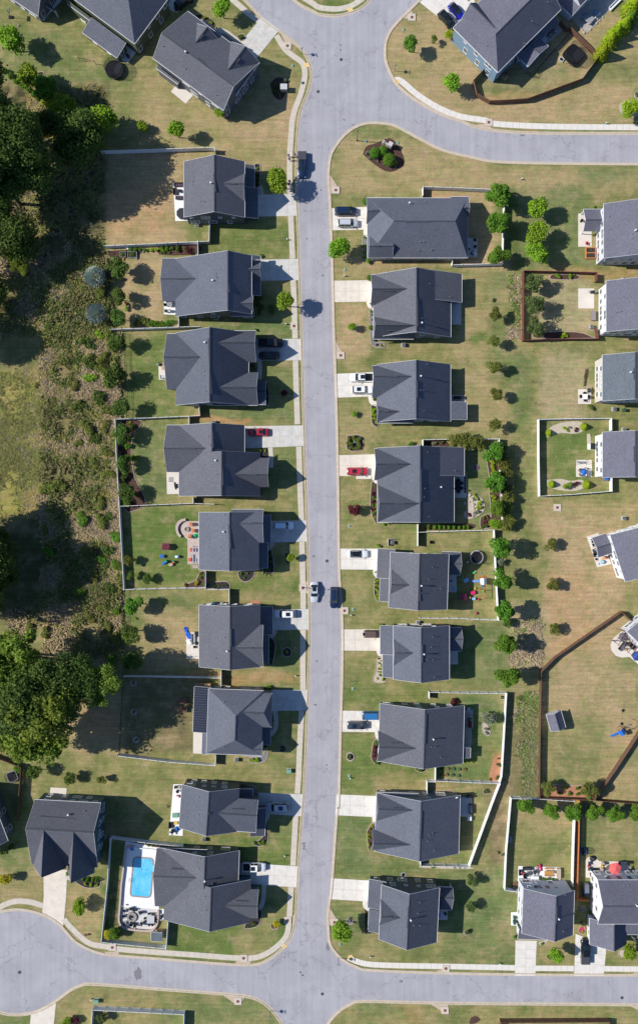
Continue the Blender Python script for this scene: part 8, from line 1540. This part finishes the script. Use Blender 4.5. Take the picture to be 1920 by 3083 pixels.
# coral umbrella patio
umbrella('G',935,480,'coral red six-sided parasol on the bottom right patio',mat('coral_canvas',(.75,.13,.13),.8),1.5,6,hh=2.3,rz=10);table('G',780,455,0,'round wicker table beside the coral parasol',mat('wicker',(.13,.12,.11),.8),1.5,rnd=True)
for n_,(x,y,a)in enumerate(((295,335,0),(290,475,0),(625,340,180),(600,490,170))):chair('G',x,y,a,'%s cushioned armchair of the bottom right patio'%['upper left','lower left','upper right','lower right'][n_],DKMETAL,[LGREY,LGREY,TAN,TAN][n_],s=1.1)
sofa('G',430,625,90,'green canopied swing sofa against the white house',DKMETAL,TEAL,2.2);table('G',430,508,0,'dark low table with plant on the bottom right patio',DKMETAL,1.6,.7,h_=.4);t=thing('kettle_cover','G',370,225,'dark covered round fire bowl at the patio tip','fire pit',zr=.4,z=.06);b=MB();b.lathe([(.6,0),(.65,.3),(.4,.5),(0,.58)],n=16,sx=1.1);b.build('cover',DKMETAL,t,True);part(t,'knob',LGREY,cyl=[((0,0,.56),(0,0,.66),.08,.08,8)])
grill('G',1310,520,0,'wide dark grill at the right end of the bottom right patio');t=thing('patio_chair','G',1120,345,'long grey lounge with red cushion behind the coral parasol','lounge',0,zr=.4,z=.06);part(t,'frame',GREY,(-.9,-.3,.25,.9,.3,.32));part(t,'cushion',LGREY,(-.4,-.28,.32,.85,.28,.42),bevel=.03);part(t,'pillow',RED,(-.95,-.28,.32,-.45,.28,.5),bevel=.06);part(t,'leg',DKMETAL,(-.8,-.28,0,-.75,.28,.25),(.75,-.28,0,.8,.28,.25));bin_('G',1265,325,'black bin at the top right of the coral parasol patio')
for x,y,lb in((265,400,'red round pot between two left armchairs'),(600,412,'yellow-green round pot between the two right armchairs')):t=thing('plant_pot','G',x,y,lb,'pot',zr=.3,z=.06);b=MB();b.lathe([(.18,0),(.28,.4),(.24,.4),(.2,.33),(0,.33)],n=12);b.build('pot',RED if x<300 else YEL,t)
t=thing('flag','u',1450,1255,'small red, white and blue flag on the porch front','flag',-20,zr=2.4);part(t,'pole',WHITE,cyl=[((0,0,2.2),(.9,-.5,2.7),.02,.02,5)]);
for k in range(6):part(t,'stripe',RED if k%2==0 else WHITE,(.25,-.02-.0001*k,2.0+k*.1,.95,.0,2.1+k*.1))
part(t,'canton',BLUE,(.25,-.03,2.35,.55,-.021,2.6))
t=thing('storage_box','u',1000,770,'tall grey-violet shed cabinet left of the coral parasol house','cabinet',0,zr=.8);part(t,'cabinet',LGREY,(-.45,-.9,0,.45,.9,1.4));part(t,'lid',LGREY,(-.5,-.95,1.4,.5,.95,1.46))
# top right patio
t=thing('patio_table','F',800,250,'large white-topped dining set cover in the blue shaded patio','table',-40,zr=.6,z=.06);part(t,'tabletop',GREY,(-1.3,-.9,.7,1.3,.9,.76));part(t,'leg',DKMETAL,(-1.1,-.7,0,-1.0,-.6,.7),(1.0,-.7,0,1.1,-.6,.7),(-1.1,.6,0,-1.0,.7,.7),(1.0,.6,0,1.1,.7,.7))
for n_,(x,y)in enumerate(((825,312),(868,275),(908,237),(955,198))):t=thing('stepping_slab','F',x,y,'%s white block from the south along the shaded patio edge'%ORD[n_],'block',45,'white blocks along the patio edge',zr=.1);part(t,'block',WHITE,(-.35,-.14,0,.35,.14,.35),bevel=.03);part(t,'cap',WHITE,(-.37,-.16,.35,.37,.16,.38))
chair('F',760,230,-45,'vivid blue lounge chair on the grey dining cover',BLUE,s=1.2);chair('F',905,175,-45,'pale violet cushion chair in deep blue shade',BLUE,LBLUE,s=1.1);sofa('F',1185,50,-45,'white long outdoor sofa at the far patio end',WHITE,WHITE,3.4)
R=random.Random(12)
for n_ in range(22):
    x=540+n_*14 if n_<16 else 790+(n_-16)*45;y=215+n_*16 if n_<16 else 455-(n_-16)*45
    t=thing('rock','F',x,y,'%s pale border rock from the west along the shaded patio'%ORD[n_],'rock',n_*40,'border rocks along the shaded patio',zr=.1);b=MB();s_=R.uniform(.2,.4);b.lathe([(s_*.8,0),(s_,s_*.3),(s_*.6,s_*.7),(0,s_*.8)],n=7);b.build('stone',STONE,t)
table('F',185,560,0,'pale table on the shaded corner porch',LGREY,1.2,1.2);chair('F',262,490,0,'left dark chair on the shaded corner porch',BLACK,LGREY);chair('F',330,440,0,'right dark chair on the shaded corner porch',BLACK,LGREY)
t=thing('storage_box','F',422,838,'small grey cornhole-like box left of the square trampoline','box',-35,zr=.2);part(t,'frame',LGREY,(-.6,-.45,.1,.6,.45,.28));part(t,'mat',DKMETAL,(-.4,-.3,.281,.4,.3,.31))
t=thing('wooden_steps','d',305,700,'small brown wooden stair at the corner of the slate-blue house','steps',-40,zr=.3);
for k in range(4):part(t,'tread',WOODL,(-.9+k*.35,-.6,.05,-.6+k*.35,.6,.2+k*.2))
part(t,'rail',WOOD,(-.9,.62,0,.5,.68,1.2))
t=thing('bench','v',410,183,'low dark bench on the dry lawn beside the cul-de-sac','bench',10,zr=.3);part(t,'seat',WOOD,(-.5,-.2,.4,.5,.2,.46));part(t,'leg',WOOD,(-.45,-.18,0,-.38,.18,.4));part(t,'leg',WOOD,(.38,-.18,0,.45,.18,.4))
t=thing('satellite_dish','s',1208,178,'white satellite dish on the roof corner of the crescent bed house','dish',0,zr=3.6,z=0);t.location=at('s',1208,178,4.0);b=MB();b.lathe([(0.01,0),(.2,.03),(.42,.14)],n=18);o=b.build('dish',WHITE,t,True);o.rotation_euler=(.7,.3,0);part(t,'arm',LGREY,cyl=[((0,0,-.9),(0,0,.02),.04,.03,6)])
t=thing('firewood','e',1,1,'x','y')if False else None

# ------------------------------------------------------------------ people (one continuous skinned body each)
def person(f,x,y,rz,label,shirt,pants,stride=.25,arm=.25,carry=None):
    p=at(f,x,y,.9);root=empty('person',(p.x,p.y,.05),math.radians(rz),label,'person')
    J={'pelvis':(0,0,.95,.14,.12),'belly':(0,0,1.12,.13,.11),'chest':(.01,0,1.34,.16,.11),'neck':(.01,0,1.5,.055,.055),'headlow':(.03,0,1.58,.075,.07),'head':(.03,0,1.68,.09,.085),'crown':(.02,0,1.76,.06,.06),
     'hipL':(0,.1,.9,.1,.09),'kneeL':(stride*.7,.11,.5,.06,.06),'ankL':(stride,.11,.1,.04,.04),'toeL':(stride+.16,.12,.04,.035,.03),'hipR':(0,-.1,.9,.1,.09),'kneeR':(-stride*.3,-.11,.5,.06,.06),'ankR':(-stride,-.11,.1,.04,.04),'toeR':(-stride+.16,-.12,.04,.035,.03),
     'shL':(0,.19,1.42,.065,.065),'elL':(-.06,.26,1.14,.045,.045),'wrL':(arm*.7,.25,.93,.028,.03),'haL':(arm*.7+.06,.25,.85,.03,.02),'shR':(0,-.19,1.42,.065,.065),'elR':(-.02,-.26,1.14,.045,.045),'wrR':(arm,-.25,.95,.028,.03),'haR':(arm+.06,-.25,.88,.03,.02)}
    E_=[('pelvis','belly'),('belly','chest'),('chest','neck'),('neck','headlow'),('headlow','head'),('head','crown'),('pelvis','hipL'),('hipL','kneeL'),('kneeL','ankL'),('ankL','toeL'),('pelvis','hipR'),('hipR','kneeR'),('kneeR','ankR'),('ankR','toeR'),('chest','shL'),('shL','elL'),('elL','wrL'),('wrL','haL'),('chest','shR'),('shR','elR'),('elR','wrR'),('wrR','haR')]
    for s_ in('L','R'):
        hx_,hy_,hz_=J['ha'+s_][:3];sg=1 if s_=='L' else-1
        for k in range(4):J['f%d%s'%(k,s_)]=(hx_-.03+k*.02,hy_+sg*.004*k,hz_-.08-.01*(1 if k in(1,2)else 0),.009,.009);E_.append(('ha'+s_,'f%d%s'%(k,s_)))
        J['t'+s_]=(hx_+.045,hy_-sg*.02,hz_-.03,.01,.01);E_.append(('ha'+s_,'t'+s_))
    K=list(J);me=bpy.data.meshes.new('body');me.from_pydata([J[k][:3]for k in K],[(K.index(a),K.index(b))for a,b in E_],[]);o=bpy.data.objects.new('body',me);C.objects.link(o);o.parent=root
    me.materials.append(SKIN);o.modifiers.new('skin','SKIN');s_=o.modifiers.new('sub','SUBSURF');s_.levels=1;s_.render_levels=1
    sv=me.skin_vertices[0].data
    for i,k in enumerate(K):sv[i].radius=J[k][3:5];sv[i].use_root=(k=='pelvis')
    def cloth(name,keys,edges,m,grow):
        kk=keys;me2=bpy.data.meshes.new(name);me2.from_pydata([J[k][:3]for k in kk],[(kk.index(a),kk.index(b))for a,b in edges],[]);o2=bpy.data.objects.new(name,me2);C.objects.link(o2);o2.parent=root;me2.materials.append(m)
        o2.modifiers.new('skin','SKIN');q=o2.modifiers.new('sub','SUBSURF');q.levels=1;q.render_levels=1
        for i,k in enumerate(kk):me2.skin_vertices[0].data[i].radius=tuple(r+grow for r in J[k][3:5]);me2.skin_vertices[0].data[i].use_root=(i==0)
    cloth('shirt',['pelvis','belly','chest','shL','elL','shR','elR'],[('pelvis','belly'),('belly','chest'),('chest','shL'),('shL','elL'),('chest','shR'),('shR','elR')],shirt,.025)
    cloth('trousers',['pelvis','hipL','kneeL','hipR','kneeR']if carry=='shorts' else['pelvis','hipL','kneeL','ankL','hipR','kneeR','ankR'],[('pelvis','hipL'),('hipL','kneeL'),('pelvis','hipR'),('hipR','kneeR')]+([]if carry=='shorts' else[('kneeL','ankL'),('kneeR','ankR')]),pants,.018)
    b=MB();b.lathe([(.105,0),(.11,.06),(.08,.12),(0,.14)],(.005,0,1.68),12);b.build('hair',HAIR,root,True)
    b=MB();b.lathe([(.001,0),(.014,.005),(.001,.012)],(.115,.035,1.66),6);b.lathe([(.001,0),(.014,.005),(.001,.012)],(.115,-.035,1.66),6);b.build('eye',BLACK,root)
    b=MB();b.cyl((.11,0,1.66),(.135,0,1.62),.012,.016,6);b.build('nose',SKIN,root);b=MB();b.box(.108,-.025,1.585,.12,.025,1.595);b.build('mouth',RED,root)
    for sg in(-1,1):b=MB();b.lathe([(.001,0),(.02,.03),(.001,.06)],(.03,sg*.09,1.63),6);b.build('ear',SKIN,root)
    return root
CW=mat('white_shirt',(.75,.78,.82),.8);CP=mat('pink_shirt',(.6,.1,.16),.8);CN=mat('navy_cloth',(.03,.04,.09),.8);CL=mat('lavender_shirt',(.3,.28,.5),.8)
person('D',350,585,-90,'person in pale shirt standing on the sidewalk behind the pickup',CW,CN);person('D',590,560,-80,'person in lavender top and white trousers on the verge by the pickup bed',CL,CW);person('D',385,722,-90,'person in pink shirt walking on the sidewalk below the pale-shirted one',CP,CN)
person('D',395,1575,-90,'person in dark clothes in the tree shade pushing a stroller',CN,CN)
t=thing('stroller','D',375,1700,'dark stroller pushed along the shaded sidewalk','stroller',-90,zr=.5,z=.05);part(t,'seat',DKMETAL,(-.25,-.22,.45,.2,.22,.75),bevel=.04);part(t,'hood',CN,(-.3,-.24,.75,0,.24,1.0),bevel=.06);part(t,'handle',LGREY,cyl=[((-.3,-.2,.7),(-.6,-.2,1.05),.015,.015,5),((-.3,.2,.7),(-.6,.2,1.05),.015,.015,5),((-.6,-.2,1.05),(-.6,.2,1.05),.015,.015,5)])
for a,b_ in((-.28,.25),(-.28,-.25),(.3,0)):part(t,'wheel',TYRE,cyl=[((a,b_-.03,.14),(a,b_+.03,.14),.14,.14,12)])
